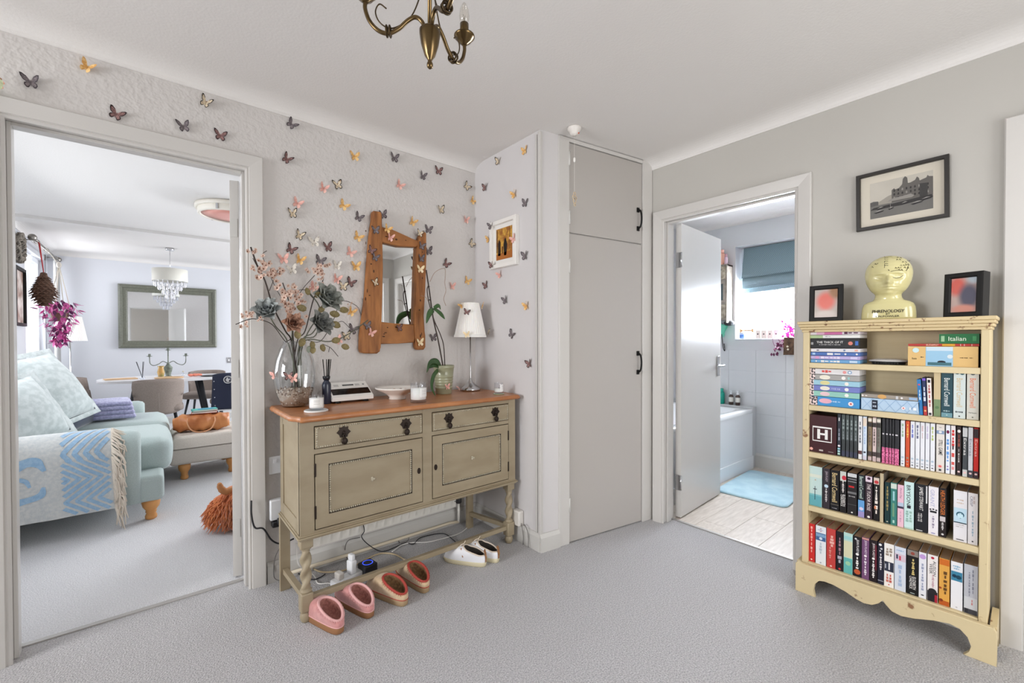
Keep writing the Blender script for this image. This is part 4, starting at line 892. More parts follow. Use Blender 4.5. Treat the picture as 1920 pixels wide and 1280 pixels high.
# flowers
def petal_mesh(w, h, cup_, curl, m, n=6):
    mb = MB()
    def f(u, v):
        s_ = 2*u-1; ww = w*math.sin(PI*min(1, .12+.88*v)**.75)**.7 if v < .97 else w*.35
        return Vector((s_*ww*.5, cup_*s_*s_*w*.5+curl*(v**3), h*v-.12*h*s_*s_*v))
    mb.grid(f, n, n); return mb.mesh('petal', m)
def rose(parent, c, n_, R_, mats, ps):
    """a bloom of overlapping curled petals; n_ is the facing direction"""
    z = Vector(n_).normalized(); x = z.orthogonal().normalized(); y = z.cross(x); B = Matrix((x, y, z)).transposed().to_4x4(); B.translation = c
    bl = MB().ball((0, 0, R_*.2), (R_*.22, R_*.22, R_*.34), 10, 8).obj('bloom', mats[0], parent, B); k_ = 0
    for ring, (cnt, rad, tilt, sc_) in enumerate(ps):
        for i in range(cnt):
            a_ = 2*PI*i/cnt+ring*.7
            link('petal', mats[1][min(ring, len(mats[1])-1)], bl, RZ(a_) @ T(0, -rad*R_, -R_*.12) @ RX(R(tilt)) @ Matrix.Scale(R_*sc_, 4)); k_ += 1
    return bl
def stem(parent, pts, r_=.0028, m=None, nm='stem'): return MB().tube(smooth_path(pts, 6), r_, 7).obj(nm, m or mat('grey_green_stem', (96, 98, 84), .7), parent)
V0 = Vector((VX, VY, STZ+.085)); neck = Vector((VX, VY, STZ+.305))
def FP(px, py, y): return onY(px, py, y)
ROSEP = [(3, .16, -14, .8), (4, .24, -2, .9), (5, .30, 16, 1.0), (6, .34, 36, 1.1), (6, .34, 56, 1.15)]
def petset(nm, cs): return [petal_mesh(1.15, 1.0, .34, -.16, mat('%s_petal_%d' % (nm, i), c_, .75, c2=tuple(min(255, v+22) for v in c_), scale=5)) for i, c_ in enumerate(cs)]
pg = petset('grey_blue', ((112, 118, 121), (128, 134, 135), (146, 151, 150))); pb = petset('dusty_brown', ((120, 80, 62), (142, 100, 80), (170, 130, 108))); pd = petset('slate', ((96, 98, 98), (108, 110, 108), (124, 126, 122)))
def flower(label, c, n_, R_, ps, core, mid):
    t = thing('artificial_rose', label, 'flower', 'artificial roses in the glass vase'); rose(t, Vector(c), n_, R_, (core, ps), ROSEP)
    e = V0+Vector((rq.uniform(-.03, .03), rq.uniform(-.03, .03), 0)); nk = neck+Vector((mid, rq.uniform(-.02, .01), 0)); cc = Vector(c)-Vector(n_).normalized()*R_*.3
    stem(t, [e, nk, cc.lerp(nk, .35)+Vector((0, 0, -.01)), cc]); return t
flower('pale grey blue open artificial rose at the left of the vase', FP(501, 583, 2.16), (-.35, -.75, .5), .047, pg, pg[0].materials[0], -.032)
flower('dusty brown artificial rose at the front of the vase', FP(549, 606, 2.12), (.05, -.95, .22), .037, pb, pb[0].materials[0], -.012)
flower('slate grey artificial rose right of the brown rose', FP(600, 607, 2.16), (.35, -.85, .35), .050, pd, pd[0].materials[0], .03)
flower('ruffled grey green artificial bloom highest in the vase', FP(612, 560, 2.20), (.25, -.8, .4), .060, petset('green_grey', ((98, 104, 100), (116, 121, 115), (138, 141, 134))), pd[0].materials[0], .034)
lfm = MB()
lfm.grid(lambda u, v: Vector(((2*u-1)*.5*math.sin(PI*min(1, .06+.94*v))**.6, .12*(2*u-1)**2-.08*v*v, v)), 4, 7)
leafmesh = lfm.mesh('leaf', mat('olive_bronze_leaf', (112, 100, 62), .6, c2=(140, 126, 84), scale=6))
leafgrey = leafmesh.copy(); leafgrey.materials.clear(); leafgrey.materials.append(mat('pale_sage_leaf', (150, 158, 144), .6))
def put_leaf(parent, p, dirn, size, me=None, wid=.75):
    z = Vector(dirn).normalized(); y = Vector((rq.uniform(-.4, .4), -1, rq.uniform(-.2, .5))); y = (y-z*y.dot(z)).normalized(); x = y.cross(z)
    M = Matrix((x*size*wid, y*size, z*size)).transposed().to_4x4(); M.translation = p; return link('leaf', me or leafmesh, parent, M)
t = thing('leaf_spray', 'spray of olive bronze leaves in the middle of the vase', 'leaf spray', 'leaf sprays in the vase')
stem(t, [V0+Vector((.02, .01, 0)), neck+Vector((.02, -.01, 0)), FP(592, 628, 2.2), FP(600, 580, 2.2), FP(578, 545, 2.2)])
for px, py, dx, dz, s_ in ((578, 553, -.3, 1, .036), (590, 556, .8, .6, .036), (574, 580, -.9, .2, .044), (598, 585, .5, .6, .036), (556, 620, .2, -1, .04), (568, 634, -.3, -1, .042), (584, 640, .2, -1, .034)): put_leaf(t, FP(px, py, 2.17), (dx, -.1, dz), s_)
t = thing('leaf_spray', 'spray of olive leaves reaching right below the slate rose', 'leaf spray', 'leaf sprays in the vase')
stem(t, [V0+Vector((.03, 0, 0)), neck+Vector((.035, -.01, 0)), FP(618, 640, 2.2), FP(650, 628, 2.2), FP(690, 600, 2.24)])
for px, py, dx, dz, s_ in ((618, 588, .9, -.1, .048), (636, 582, 1, .1, .046), (622, 605, .8, -.4, .045), (622, 640, .8, .2, .042), (640, 648, 1, -.3, .04), (602, 646, .3, -.8, .036), (588, 650, -.2, -1, .034)): put_leaf(t, FP(px, py, 2.17), (dx, -.1, dz), s_)
put_leaf(t, FP(580, 648, 2.17), (-.1, 0, -1), .034, leafgrey, .9)
blm = MB()
for i in range(5): a_ = 2*PI*i/5; blm.grid(lambda u, v, a_=a_: Vector((math.cos(a_)*v*.9-math.sin(a_)*(2*u-1)*.42*math.sin(PI*min(1, .2+.8*v)), math.sin(a_)*v*.9+math.cos(a_)*(2*u-1)*.42*math.sin(PI*min(1, .2+.8*v)), .5*v*v)), 3, 4)
blm.m(1).ball((0, 0, .14), .2, 8, 5)
blos = blm.mesh('blossom', [mat('dusty_pink_blossom', (206, 172, 156), .8, c2=(226, 204, 190), scale=2), mat('brown_blossom_centre', (128, 84, 62), .8)])
m_twig = mat('dark_twig', (62, 52, 48), .8)
def branch(label, pts, blooms, twigs=(), r_=.0026):
    t = thing('blossom_branch', label, 'branch', 'blossom branches in the vase'); stem(t, [V0+Vector((rq.uniform(-.02, .02), .01, 0)), neck+Vector(((pts[0][0]-555)*.0006, .005, 0))]+[FP(a_, b_, y) for a_, b_, y in pts], r_, m_twig, 'twig')
    for tw in twigs: MB().tube(smooth_path([FP(a_, b_, y) for a_, b_, y in tw], 4), .0015, 5).obj('side_twig', m_twig, t)
    for px, py, y, s_ in blooms:
        for k_ in range(5):
            p = FP(px+rq.uniform(-8, 8)*s_, py+rq.uniform(-8, 8)*s_, y-rq.uniform(0, .02)); d = Vector((rq.uniform(-1, 1), -1, rq.uniform(-.6, .8))).normalized(); z = d; x = z.orthogonal().normalized()
            M = (Matrix((x, z.cross(x), z)).transposed().to_4x4()) @ Matrix.Scale(.0105*s_*rq.uniform(.7, 1.2), 4); M.translation = p; link('blossom', blos, t, M)
    return t
branch('tall blossom branch leaning left past the door frame', [(535, 620, 2.22), (512, 575, 2.2), (497, 527, 2.18), (482, 497, 2.16), (470, 463, 2.14)],
       [(471, 474, 2.14, 1.1), (478, 498, 2.14, 1.1), (497, 492, 2.15, 1.6), (508, 505, 2.16, 1.5), (515, 520, 2.16, 1.5), (484, 515, 2.15, 1.4), (500, 515, 2.15, 1.4), (523, 505, 2.17, 1.3)],
       [[(497, 527, 2.18), (485, 505, 2.16), (474, 484, 2.15)], [(505, 545, 2.19), (515, 520, 2.17), (524, 500, 2.16)], [(500, 500, 2.17), (492, 478, 2.17), (500, 470, 2.18)]], .0034)
branch('blossom branch in the middle behind the brown rose', [(548, 600, 2.26), (540, 560, 2.27), (530, 530, 2.28)],
       [(530, 546, 2.2, 1.5), (545, 540, 2.2, 1.5), (540, 556, 2.19, 1.5), (558, 557, 2.2, 1.4), (530, 562, 2.2, 1.4), (536, 580, 2.19, 1.3), (565, 560, 2.2, 1.3), (552, 575, 2.2, 1.3), (566, 585, 2.19, 1.2)],
       [[(540, 590, 2.25), (565, 545, 2.25), (590, 516, 2.25)], [(545, 585, 2.25), (520, 545, 2.24), (508, 520, 2.24)]])
branch('thin blossom twig rising right over the vase', [(572, 620, 2.24), (588, 560, 2.25), (604, 530, 2.26), (606, 512, 2.27)],
       [(583, 512, 2.22, 1.2), (606, 508, 2.24, 1.5), (598, 526, 2.22, 1.0), (604, 505, 2.24, 1.3), (588, 540, 2.2, .9)], [[(588, 560, 2.25), (570, 543, 2.24), (545, 550, 2.23)]])
branch('low blossom twig crossing in front of the door frame', [(535, 640, 2.2), (510, 608, 2.17), (480, 598, 2.14), (462, 600, 2.12), (442, 608, 2.1)], [(460, 590, 2.12, .9), (472, 590, 2.13, .9), (458, 606, 2.11, .9), (485, 602, 2.14, .9)], (), .0018)
branch('wiry blossom twig arching right towards the wooden mirror', [(600, 640, 2.24), (625, 600, 2.26), (640, 565, 2.3), (668, 573, 2.32), (677, 590, 2.33)], [(655, 568, 2.29, .6), (668, 576, 2.31, .5)],
       [[(620, 615, 2.25), (640, 602, 2.28), (655, 614, 2.3)], [(605, 645, 2.22), (620, 652, 2.22), (634, 668, 2.22)], [(618, 650, 2.22), (616, 660, 2.22)]], .0016)
# coaster candle
def cand_glass(t, r_, h, zb=0, fill=.7, base=.008):
    MB().lathe([(r_*.96, zb), (r_, zb+.003), (r_, zb+h)], 28, cap1=False).obj('glass_jar', m_clear, t)
    MB().lathe([(r_*.9, zb+base), (r_*.95, zb+base+.002), (r_*.95, zb+h*fill), (.001, zb+h*fill)], 28).obj('wax', m_wax, t)
    MB().tube([(0, 0, zb+h*fill), (.001, 0, zb+h*fill+.008)], .0009, 5).obj('wick', m_black, t)
def wrap_label(t, r_, z0, z1, a0, a1, m):
    MB().rings([[Vector((r_*math.cos(a0+(a1-a0)*i/10), r_*math.sin(a0+(a1-a0)*i/10), z)) for i in range(11)] for z in (z0, z1)], closed=False).obj('paper_label', m, t)
    for i, f in enumerate((.35, .6, .75)): MB().rings([[Vector(((r_+.0004)*math.cos(a0+(a1-a0)*(.25+.5*k_/6)), (r_+.0004)*math.sin(a0+(a1-a0)*(.25+.5*k_/6)), z0+(z1-z0)*f+d)) for k_ in range(7)] for d in (0, .0012)], closed=False).obj('label_line', col((170, 168, 166)), t)
cx = at_top(593, 2.025)
o = MB().lathe([(.048, 0), (.05, .002), (.05, .006), (.047, .008), (.044, .006), (.001, .006)], 36).obj('coaster', mat('white_marble', (222, 224, 224), .25), None, T(cx, 2.03, STZ)); tag(o, 'round white marble coaster near the left front of the sideboard', 'coaster')
t = thing('jar_candle', 'white jar candle standing on the marble coaster', 'candle', 'white candles on the sideboard', T(cx+.003, 2.035, STZ+.0083)); cand_glass(t, .031, .062, 0, .82); wrap_label(t, .0316, .014, .05, -2.6, -1.0, col((232, 232, 230)))
cx = at_top(786, 1.985)
t = thing('jar_candle', 'largest white glass jar candle in front of the white bowl', 'candle', 'white candles on the sideboard', T(cx, 1.995, STZ)); cand_glass(t, .04, .1, 0, .74, .016); wrap_label(t, .0404, .03, .075, -1.9, -.6, col((228, 228, 226)))
cx = at_top(937, 1.985)
o = MB().lathe([(.032, 0), (.034, .002), (.034, .004), (.03, .006), (.001, .005)], 30).obj('coaster', mat('green_glass_dish', (150, 156, 128), .2, coat=.4), None, T(cx, 1.995, STZ)); tag(o, 'small pale green glass dish at the right end of the sideboard', 'dish')
t = thing('jar_candle', 'smallest white candle in a clear jar at the right end', 'candle', 'white candles on the sideboard', T(cx, 1.995, STZ+.0065)); cand_glass(t, .026, .062, 0, .45); wrap_label(t, .0264, .012, .052, -1.9, -.4, col((230, 230, 230)))
# reed diffuser
cx = at_top(612, 2.25)
t = thing('reed_diffuser', 'navy reed diffuser bottle with black sticks beside the vase', 'diffuser', M=T(cx, 2.25, STZ))
MB().lathe([(.02, 0), (.0215, .003), (.0215, .095), (.019, .105), (.012, .113), (.012, .12)], 24).obj('bottle', mat('navy_lacquer', (38, 44, 62), .25, coat=.3), t)
MB().lathe([(.012, .118), (.016, .122), (.018, .136), (.017, .138), (.001, .138)], 20).obj('collar', mat('black_lacquer', (30, 32, 38), .3), t)
for a_, b_ in ((-.014, .004), (.0, -.004), (.011, .006), (.02, 0), (.016, .012)): MB().tube([(a_*.2, b_*.2, .06), (a_*1.1, b_, .222)], .0022, 6).obj('reed', m_black, t)
# desk phone / clock radio
x0, x1 = at_top(619, 2.27), at_top(686, 2.27)
t = thing('answering_machine', 'white sloping answering machine with black window and small display', 'telephone', M=T((x0+x1)/2+.005, 2.27, STZ))
hw = (x1-x0)/2+.012
mb = MB(); prf = [(-.06, .012), (-.06, .03), (.055, .096), (.066, .09), (.066, .012)]
mb.rings([[Vector((x, y, z)) for y, z in prf] for x in (-hw, -hw+.003, hw-.003, hw)], smooth=False); mb.obj('case', mat('white_plastic', (232, 230, 226), .35), t)
sl = Matrix.Translation((0, -.06, .03)) @ RX(math.atan2(.066, .115))
MB().box(-hw+.008, hw-.006, .022, .072, 0, .0012).obj('black_window', mat('gloss_black', (14, 14, 16), .12), t, sl)
MB().box(-.028, .03, .098, .108, 0, .0012).obj('display', mat('grey_lcd', (70, 74, 76), .2), t, sl)
for x in (-.06, .05): MB().box(x-.012, x+.012, .094, .112, 0, .0006).obj('print_block', col((196, 194, 192)), t, sl)
MB().ball((hw-.022, .103, .001), (.006, .006, .002), 10, 6).obj('button', col((150, 150, 152)), t, sl)
for x in (-hw+.03, hw-.035): MB().lathe([(.012, 0), (.014, .004), (.01, .013)], 12, (x, -.045, 0)).lathe([(.012, 0), (.014, .004), (.01, .013)], 12, (x, .045, 0)).obj('foot', m_black, t)
# bowl
cx = at_top(745, 2.19)
t = thing('white_bowl', 'wide white ceramic bowl of trinkets in the middle of the sideboard', 'bowl', M=T(cx, 2.19, STZ))
MB().lathe([(.042, 0), (.045, .003), (.043, .012), (.06, .03), (.112, .056), (.118, .062), (.114, .066), (.1, .058), (.05, .03), (.001, .026)], 44).obj('dish', mat('white_glaze', (232, 228, 222), .15, coat=.4), t)
rq = random.Random(31)
for i, (dx_, dy_) in enumerate(((-.035, -.01), (-.012, .015), (.004, -.022), (.022, .006), (.042, -.008))):
    o = MB().ball((0, 0, 0), (.012, .010, .009), 9, 6).obj('trinket', mat('trinket_%d' % (i % 4), ((206, 160, 140), (190, 140, 120), (226, 200, 186), (120, 92, 84))[i % 4], .6), None, T(cx+dx_, 2.19+dy_, STZ+.047))
    tag(o, ('pink trinket at the left inside the white bowl', 'brown pink trinket second from the left in the white bowl', 'pale pink trinket in the middle of the white bowl', 'dark brown trinket right of centre in the white bowl', 'pink trinket at the right inside the white bowl')[i], 'trinket', 'trinkets in the white bowl')
# orchid in green pot
cx = at_top(832, 2.235); PX_, PY_ = cx, 2.235
t = thing('orchid_pot', 'ribbed sage green plant pot holding an orchid', 'plant pot', M=T(cx, 2.235, STZ))
pr = [(.044, 0), (.046, .004)]
for i in range(5): z = .035+.016*i; pr += [(.047+z*.09, z), (.0495+z*.09, z+.003), (.047+z*.09, z+.006)]
pr += [(.06, .15), (.0625, .154), (.0625, .168), (.059, .17), (.056, .155), (.05, .14), (.001, .138)]
MB().lathe(pr, 40).obj('pot', mat('sage_glaze', (140, 142, 114), .3, c2=(158, 158, 132), scale=3, coat=.3), t)
t = thing('orchid', 'orchid with dark stems and drooping green leaves', 'plant', M=T(cx, 2.235, STZ+.14))
m_leaf = mat('orchid_leaf_green', (46, 78, 40), .35, c2=(62, 98, 52), scale=6); m_ost = mat('dark_orchid_stem', (56, 44, 38), .6)
B_ = Vector((cx, 2.235, STZ+.14))
def OP(px, py, y=2.22): return onY(px, py, y)-B_
def strap(pts, w):
    P = smooth_path(pts, 6); n = len(P); mb = MB(); rows = []
    for i, p in enumerate(P):
        d = (P[min(i+1, n-1)]-P[max(i-1, 0)]).normalized(); s_ = d.cross(Vector((.35, -1, .15))).normalized(); f = i/(n-1); ww = w*math.sin(PI*min(1, .1+.9*f)**.8)**.6 if f < .985 else w*.1
        u_ = s_.cross(d).normalized(); rows.append([p+s_*ww*q+u_*(.22*ww*q*q+o2) for q, o2 in ((-1, 0), (-.5, 0), (0, 0), (.5, 0), (1, 0), (.5, .002), (0, .0025), (-.5, .002))])
    mb.rings(rows); return mb
for pts, w in (([OP(826, 690), OP(818, 678, 2.2), OP(806, 680, 2.17), OP(800, 698, 2.15)], .018), ([OP(822, 692), OP(812, 705, 2.16), OP(809, 725, 2.145), OP(816, 742, 2.14)], .014), ([OP(828, 690), OP(815, 684, 2.2), OP(803, 690, 2.18)], .014), ([OP(812, 580), OP(804, 588, 2.19), OP(799, 606, 2.18)], .019), ([OP(813, 578), OP(825, 588, 2.19), OP(834, 598, 2.18)], .017), ([OP(813, 577), OP(822, 573, 2.23), OP(826, 580, 2.24)], .012)):
    strap(pts, w).obj('leaf', m_leaf, t)
MB().tube(smooth_path([(0, 0, 0), OP(822, 640), OP(812, 595), OP(805, 545), OP(799, 506)], 8), .0042, 8).obj('support_cane', m_ost, t)
MB().tube(smooth_path([(.012, .005, 0), OP(832, 650), OP(826, 628), OP(814, 600), OP(805, 570), OP(801, 545), OP(803, 535)], 8), .003, 8).obj('flower_stem', m_ost, t)
MB().tube(smooth_path([OP(806, 528), OP(816, 510), OP(833, 503), OP(835, 515), OP(834, 530), OP(836, 545), OP(832, 560), OP(836, 573)], 6), .0014, 5).obj('dry_tendril', mat('dry_stem', (150, 122, 100), .8), t)
MB().tube(smooth_path([OP(803, 565), OP(798, 557), OP(789, 554)], 5), .0014, 5).obj('dry_tendril', mat('dry_stem', (150, 122, 100), .8), t)
for p in (OP(804, 537), OP(806, 562)): MB().ball(p, (.008, .005, .003), 8, 5).obj('plant_clip', m_black, t)
# table lamp
cx = at_top(882, 2.262)
t = thing('table_lamp', 'chrome table lamp with white pleated shade at the right end', 'table lamp', M=T(cx, 2.262, STZ))
MB().lathe([(.058, 0), (.062, .004), (.062, .012), (.055, .022), (.03, .04), (.014, .058), (.008, .075), (.0055, .085), (.0045, .1), (.0045, .36)], 32).obj('base', m_chrome, t)
MB().rings(pleat(.1, .338, .054, .552, 44, .0018), cap0=False, cap1=False, smooth=False).obj('shade', m_shade, t)
MB().rings([[Vector((r_*math.cos(2*PI*i/44), r_*math.sin(2*PI*i/44), z)) for i in range(44)] for r_, z in ((.103, .337), (.101, .352), (.0985, .352), (.1, .337), (.103, .337))], cap0=False, cap1=False).obj('shade_trim', m_shade, t)
MB().lathe([(.014, .345), (.017, .35), (.017, .39), (.012, .395)], 14).obj('lamp_holder', m_chrome, t)
for a_ in (0, 2.1, 4.2): MB().tube([(0, 0, .39), (.096*math.cos(a_), .096*math.sin(a_), .36)], .0013, 5).obj('spider_arm', m_chrome, t)
LMP = Vector((cx, 2.262, STZ))

# ------------------------------------------------------------------ bookcase
m_cream = mat('distressed_cream_paint', (204, 187, 148), .55, c2=(214, 198, 160), scale=9, detail=5, bump=.1, bscale=20)
def worn(name, base, wornc, sc=14, lo=.66, hi=.70):
    if name in MATS: return MATS[name]
    return mat(name, base, .55, c2=wornc, scale=sc, detail=9, lo=lo, hi=hi, bump=.12, bscale=24)
m_worn = worn('chipped_cream_paint', (206, 189, 150), (134, 96, 66)); m_worn2 = worn('worn_crown_paint', (206, 186, 144), (128, 92, 64), 46, .60, .66)
m_inner = mat('bookcase_inside_paint', (208, 192, 156), .6, c2=(196, 178, 140), scale=5, detail=6, stretch=(1, .3, 4))
BF, BB, BL, BR = 2.36, 2.527, .688, .094       # front, back, left, right
BSH = (1.08, .882, .662, .409, .142)           # shelf top heights
t = bkc = thing('bookcase', 'distressed cream painted bookcase with scalloped plinth', 'bookcase', M=T(2.44, .39, 0))
bo = T(-2.44, -.39, 0)
MB().box(BF, BB, BL-.024, BL, .1, 1.235, bev=.0025).obj('side_panel', m_worn, t, bo); MB().box(BF, BB, BR, BR+.024, .1, 1.235, bev=.0025).obj('side_panel', m_worn, t, bo)
MB().box(BB-.006, BB, BR+.024, BL-.024, .12, 1.235).obj('back_panel', m_inner, t, bo)
for i, z in enumerate(BSH): MB().box(BF+.002, BB-.006, BR+.024, BL-.024, z-.024, z, bev=.002).obj('shelf', m_worn if i else m_cream, t, bo)
mb = MB()
for z0, z1, ov in ((1.222, 1.234, .006), (1.234, 1.246, .014), (1.246, 1.258, .022), (1.258, 1.272, .028)): mb.box(BF-ov, BB, BR-ov*.6, BL+ov*.6, z0, z1, bev=.003)
mb.obj('crown', m_worn2, t, bo)
def PLZ(px, py): p = onX(px, py, 2.335); return (p.y, max(0, p.z))
cut = [PLZ(*q) for q in ((1528, 1120), (1524, 1105), (1527, 1094), (1535, 1088), (1545, 1089), (1562, 1096), (1585, 1108), (1605, 1123), (1620, 1131), (1635, 1134), (1648, 1131), (1655, 1124), (1661, 1134), (1672, 1146), (1690, 1155), (1715, 1160), (1750, 1162), (1780, 1168), (1800, 1178), (1815, 1194), (1822, 1212), (1818, 1222), (1806, 1227))]
cut[0] = (cut[0][0], 0); cut[-1] = (cut[-1][0], 0)
pts = [(.706, 0)]+cut+[(.07, 0), (.07, .12), (.078, .137), (.698, .137), (.706, .13)]
MB().prism([(-y, z) for y, z in pts], -.02, 0, M=face_x(2.335, 0, 0), bev=.0015).obj('plinth_front', m_worn, t, bo)
for y0, y1 in ((.688, .706), (.07, .088)):
    MB().prism([(2.3555, 0), (2.375, 0), (2.40, .05), (2.47, .05), (2.50, 0), (2.524, 0), (2.524, .137), (2.3555, .137)], y0, y1, M=Matrix(((1, 0, 0, 0), (0, 0, 1, 0), (0, 1, 0, 0), (0, 0, 0, 1)))).obj('plinth_side', m_worn, t, bo)
# ------------------------------------------------------------------ books and discs
m_pages = mat('aged_page_edges', (150, 122, 96), .9, c2=(176, 148, 120), scale=160, stretch=(8, 1, 1))
m_pagesw = mat('pale_page_edges', (206, 196, 180), .9)
SPX = 2.378
READABLE = {'THE THICK OF IT', 'Italian', 'BUDAPEST', 'Bernard Cornwell', 'H', 'STILL GAME', 'Extras', 'JEAN PLAIDY', 'THE TUDOR ROSE', 'ELIZABETH', 'CHADWICK', 'BRYSON', 'JAMES STEWART', 'GRANT', 'HEATH LEDGER', 'ALISON', 'WEIR', 'CRISP', 'Russia', 'Harlequin', 'Doris Day'}
def small_print(o, body, x, y, ln, ch, m, z, rot):
    """lettering too small to read in the photograph: word-long strokes of ink"""
    ws = body.split(); tot = sum(len(q) for q in ws)+.6*(len(ws)-1); mb = MB(); c_ = -ln/2
    for q in ws:
        l_ = ln*len(q)/tot; n_ = max(1, len(q)//2)
        for i in range(n_): a_ = c_+l_*i/n_; b_ = a_+l_/n_*.8; t_ = ch*(.26+.12*((i*7+len(q)) % 3)); mb.poly([(a_, -t_, 0), (b_, -t_, 0), (b_, t_*.9, 0), (a_, t_, 0)])
        c_ += l_+ln*.6/tot
    mb.obj('small_print', m, o, T(x, y, z) @ RZ(rot))
def letter(o, b_, x, y, ln, ch, m, z, rot, sh=0, bold=.004):
    if b_ in READABLE: text(b_, o, x, y, ln, ch, m, z, rot, sh, bold)
    else: small_print(o, b_, x, y, ln, ch, m, z, rot)
def deco(o, w, h, items, z=.0003):
    k_ = 0
    for it in items:
        k_ += 1; zz = z+.00012*k_
        if it[0] == 'R':        # printed block: y0, y1, colour, x0, x1 as fractions
            _, y0, y1, c_ = it[:4]; x0, x1 = (it[4], it[5]) if len(it) > 4 else (.02, .98)
            MB().poly([(-w/2+x0*w, y0*h, zz), (-w/2+x1*w, y0*h, zz), (-w/2+x1*w, y1*h, zz), (-w/2+x0*w, y1*h, zz)]).obj('printed_block', c_ if not isinstance(c_, tuple) else col(c_), o)
        elif it[0] == 'O':      # printed disc: y, radius as a fraction of width, colour, x, stretch
            _, yc, r_, c_ = it[:4]; xc = it[4] if len(it) > 4 else .5; st = it[5] if len(it) > 5 else 1
            MB().poly([(-w/2+xc*w+r_*w*math.cos(2*PI*i/18)*(st if w > h else 1), yc*h+r_*w*math.sin(2*PI*i/18)*(1 if w > h else st), zz) for i in range(18)]).obj('printed_disc', col(c_), o)
        elif it[0] == 'T':      # lettering: body, y centre, length, cap height (both as fractions), colour, x centre, shear; runs down a tall spine
            _, b_, yc, ln, ch, c_ = it[:6]; xc = it[6] if len(it) > 6 else .5; sh = it[7] if len(it) > 7 else 0
            if h > w: letter(o, b_, -w/2+xc*w, yc*h, ln*h, ch*w, col(c_), zz, -PI/2, sh)
            else: letter(o, b_, -w/2+xc*w, yc*h, ln*w, ch*h, col(c_), zz, 0, sh)
        elif it[0] == 'H':      # lettering across a tall spine
            _, b_, yc, ln, ch, c_ = it[:6]; letter(o, b_, -w/2+(it[6] if len(it) > 6 else .5)*w, yc*h, ln*w, ch*h, col(c_), zz, 0)
        elif it[0] == 'P':      # printed polygon
            MB().poly([(-w/2+x*w, y*h, zz) for x, y in it[1]]).obj('printed_shape', col(it[2]), o)
def book(label, pl, pr, pt, zb, spine, items=(), d=.125, name='book', group='books', pages=None, xs=SPX, side=None, h=None, rot=0):
    a_ = onX(pl, pt, xs); b_ = onX(pr, pt, xs); w = a_.y-b_.y-.0008; h = h or a_.z-zb; zb += .0006
    t = thing(name, label, 'disc case' if name == 'disc_case' else ('video tape' if name == 'video_tape' else 'book'), group, face_x(xs, (a_.y+b_.y)/2, zb) @ RZ(rot))
    m = spine if not isinstance(spine, tuple) else col(spine, .4); sm = col(side, .4) if side else m
    if name == 'book':
        MB().box(-w/2, w/2, 0, h, -.0012, 0).obj('spine', m, t)
        MB().box(-w/2, -w/2+.0009, 0, h, -d, -.0012).box(w/2-.0009, w/2, 0, h, -d, -.0012).obj('covers', sm, t)
        MB().box(-w/2+.0009, w/2-.0009, .001, h-.0015, -d+.002, -.0012).obj('pages', pages or m_pages, t)
    else: MB().box(-w/2, w/2, 0, h, -d, 0, bev=.0012, seg=1).obj('case', [m], t)
    deco(t, w, h, items); return t
WHT = (228, 226, 224); CRM = (222, 214, 200); INK = (34, 34, 40); BLK = (26, 25, 28); NAVY = (30, 40, 66)
G1, G2, G3, G4, G5 = ('media on the top shelf', 'media on the second shelf', 'disc cases on the middle shelf', 'paperbacks on the fourth shelf', 'paperbacks on the bottom shelf')
# fourth shelf
Z4 = BSH[3]
book('pale teal seaside paperback at the left end of the fourth shelf', 1517, 1541.5, 872, Z4, (186, 208, 206), [('R', .0, .28, (96, 162, 172)), ('R', .26, .30, (120, 178, 184)), ('R', .72, .80, (206, 212, 200)), ('O', .66, .05, (190, 160, 120)), ('R', .16, .50, (40, 48, 60), .45, .49), ('R', .42, .44, (60, 66, 74), .34, .62)], group=G4)
book('dark paperback with pale moon beside the seaside paperback', 1543, 1556, 877, Z4, (52, 46, 52), [('T', 'JEAN PLAIDY', .80, .26, .45, (176, 162, 170)), ('O', .56, .3, (190, 210, 226)), ('T', 'The Queen of this Realm', .33, .34, .3, (206, 200, 200))], group=G4)
book('black paperback with gold author lettering on the fourth shelf', 1557, 1573.5, 880, Z4, BLK, [('T', 'Bernard Cornwell', .57, .72, .62, (214, 192, 140)), ('R', .14, .16, (90, 84, 76)), ('H', 'HARPER', .06, .6, .02, (150, 150, 160))], group=G4)
book('black paperback with red and white lady picture at its top', 1575, 1587, 882, Z4, (30, 28, 30), [('R', .76, .99, (196, 200, 194)), ('O', .84, .36, (186, 50, 66), .66, 1.3), ('T', 'The Time of Singing', .62, .28, .34, (216, 210, 206)), ('T', 'ELIZABETH', .30, .28, .36, (226, 222, 218), .68), ('T', 'CHADWICK', .29, .28, .36, (226, 222, 218), .3)], group=G4)
book('thick black paperback with red title block on the fourth shelf', 1589, 1607, 885, Z4, (38, 36, 38), [('R', .90, .985, (200, 202, 204)), ('R', .78, .80, (130, 130, 132)), ('R', .84, .86, (140, 140, 142)), ('H', 'REQ', .67, .72, .08, (190, 40, 44)), ('R', .50, .55, (110, 110, 112)), ('H', 'CORNWELL', .44, .7, .03, (150, 148, 148)), ('R', .24, .25, (86, 86, 88)), ('O', .06, .1, (226, 224, 222))], group=G4)
book('paperback fading from black to bright blue sea scene', 1609, 1621.5, 889, Z4, (36, 40, 46), [('R', .0, .40, (96, 152, 204)), ('R', .0, .14, (150, 140, 190)), ('O', .2, .32, (210, 200, 222)), ('T', 'Bernard Cornwell', .70, .52, .58, (186, 206, 196))], group=G4)
book('dark paperback with lilac dress picture and slanted title', 1622.5, 1636, 891, Z4, (58, 46, 54), [('R', .86, .99, (214, 196, 208)), ('O', .94, .25, (70, 40, 60)), ('T', 'THE TUDOR ROSE', .50, .62, .48, (226, 214, 214), .5, .2), ('O', .05, .2, (230, 226, 222))], group=G4)
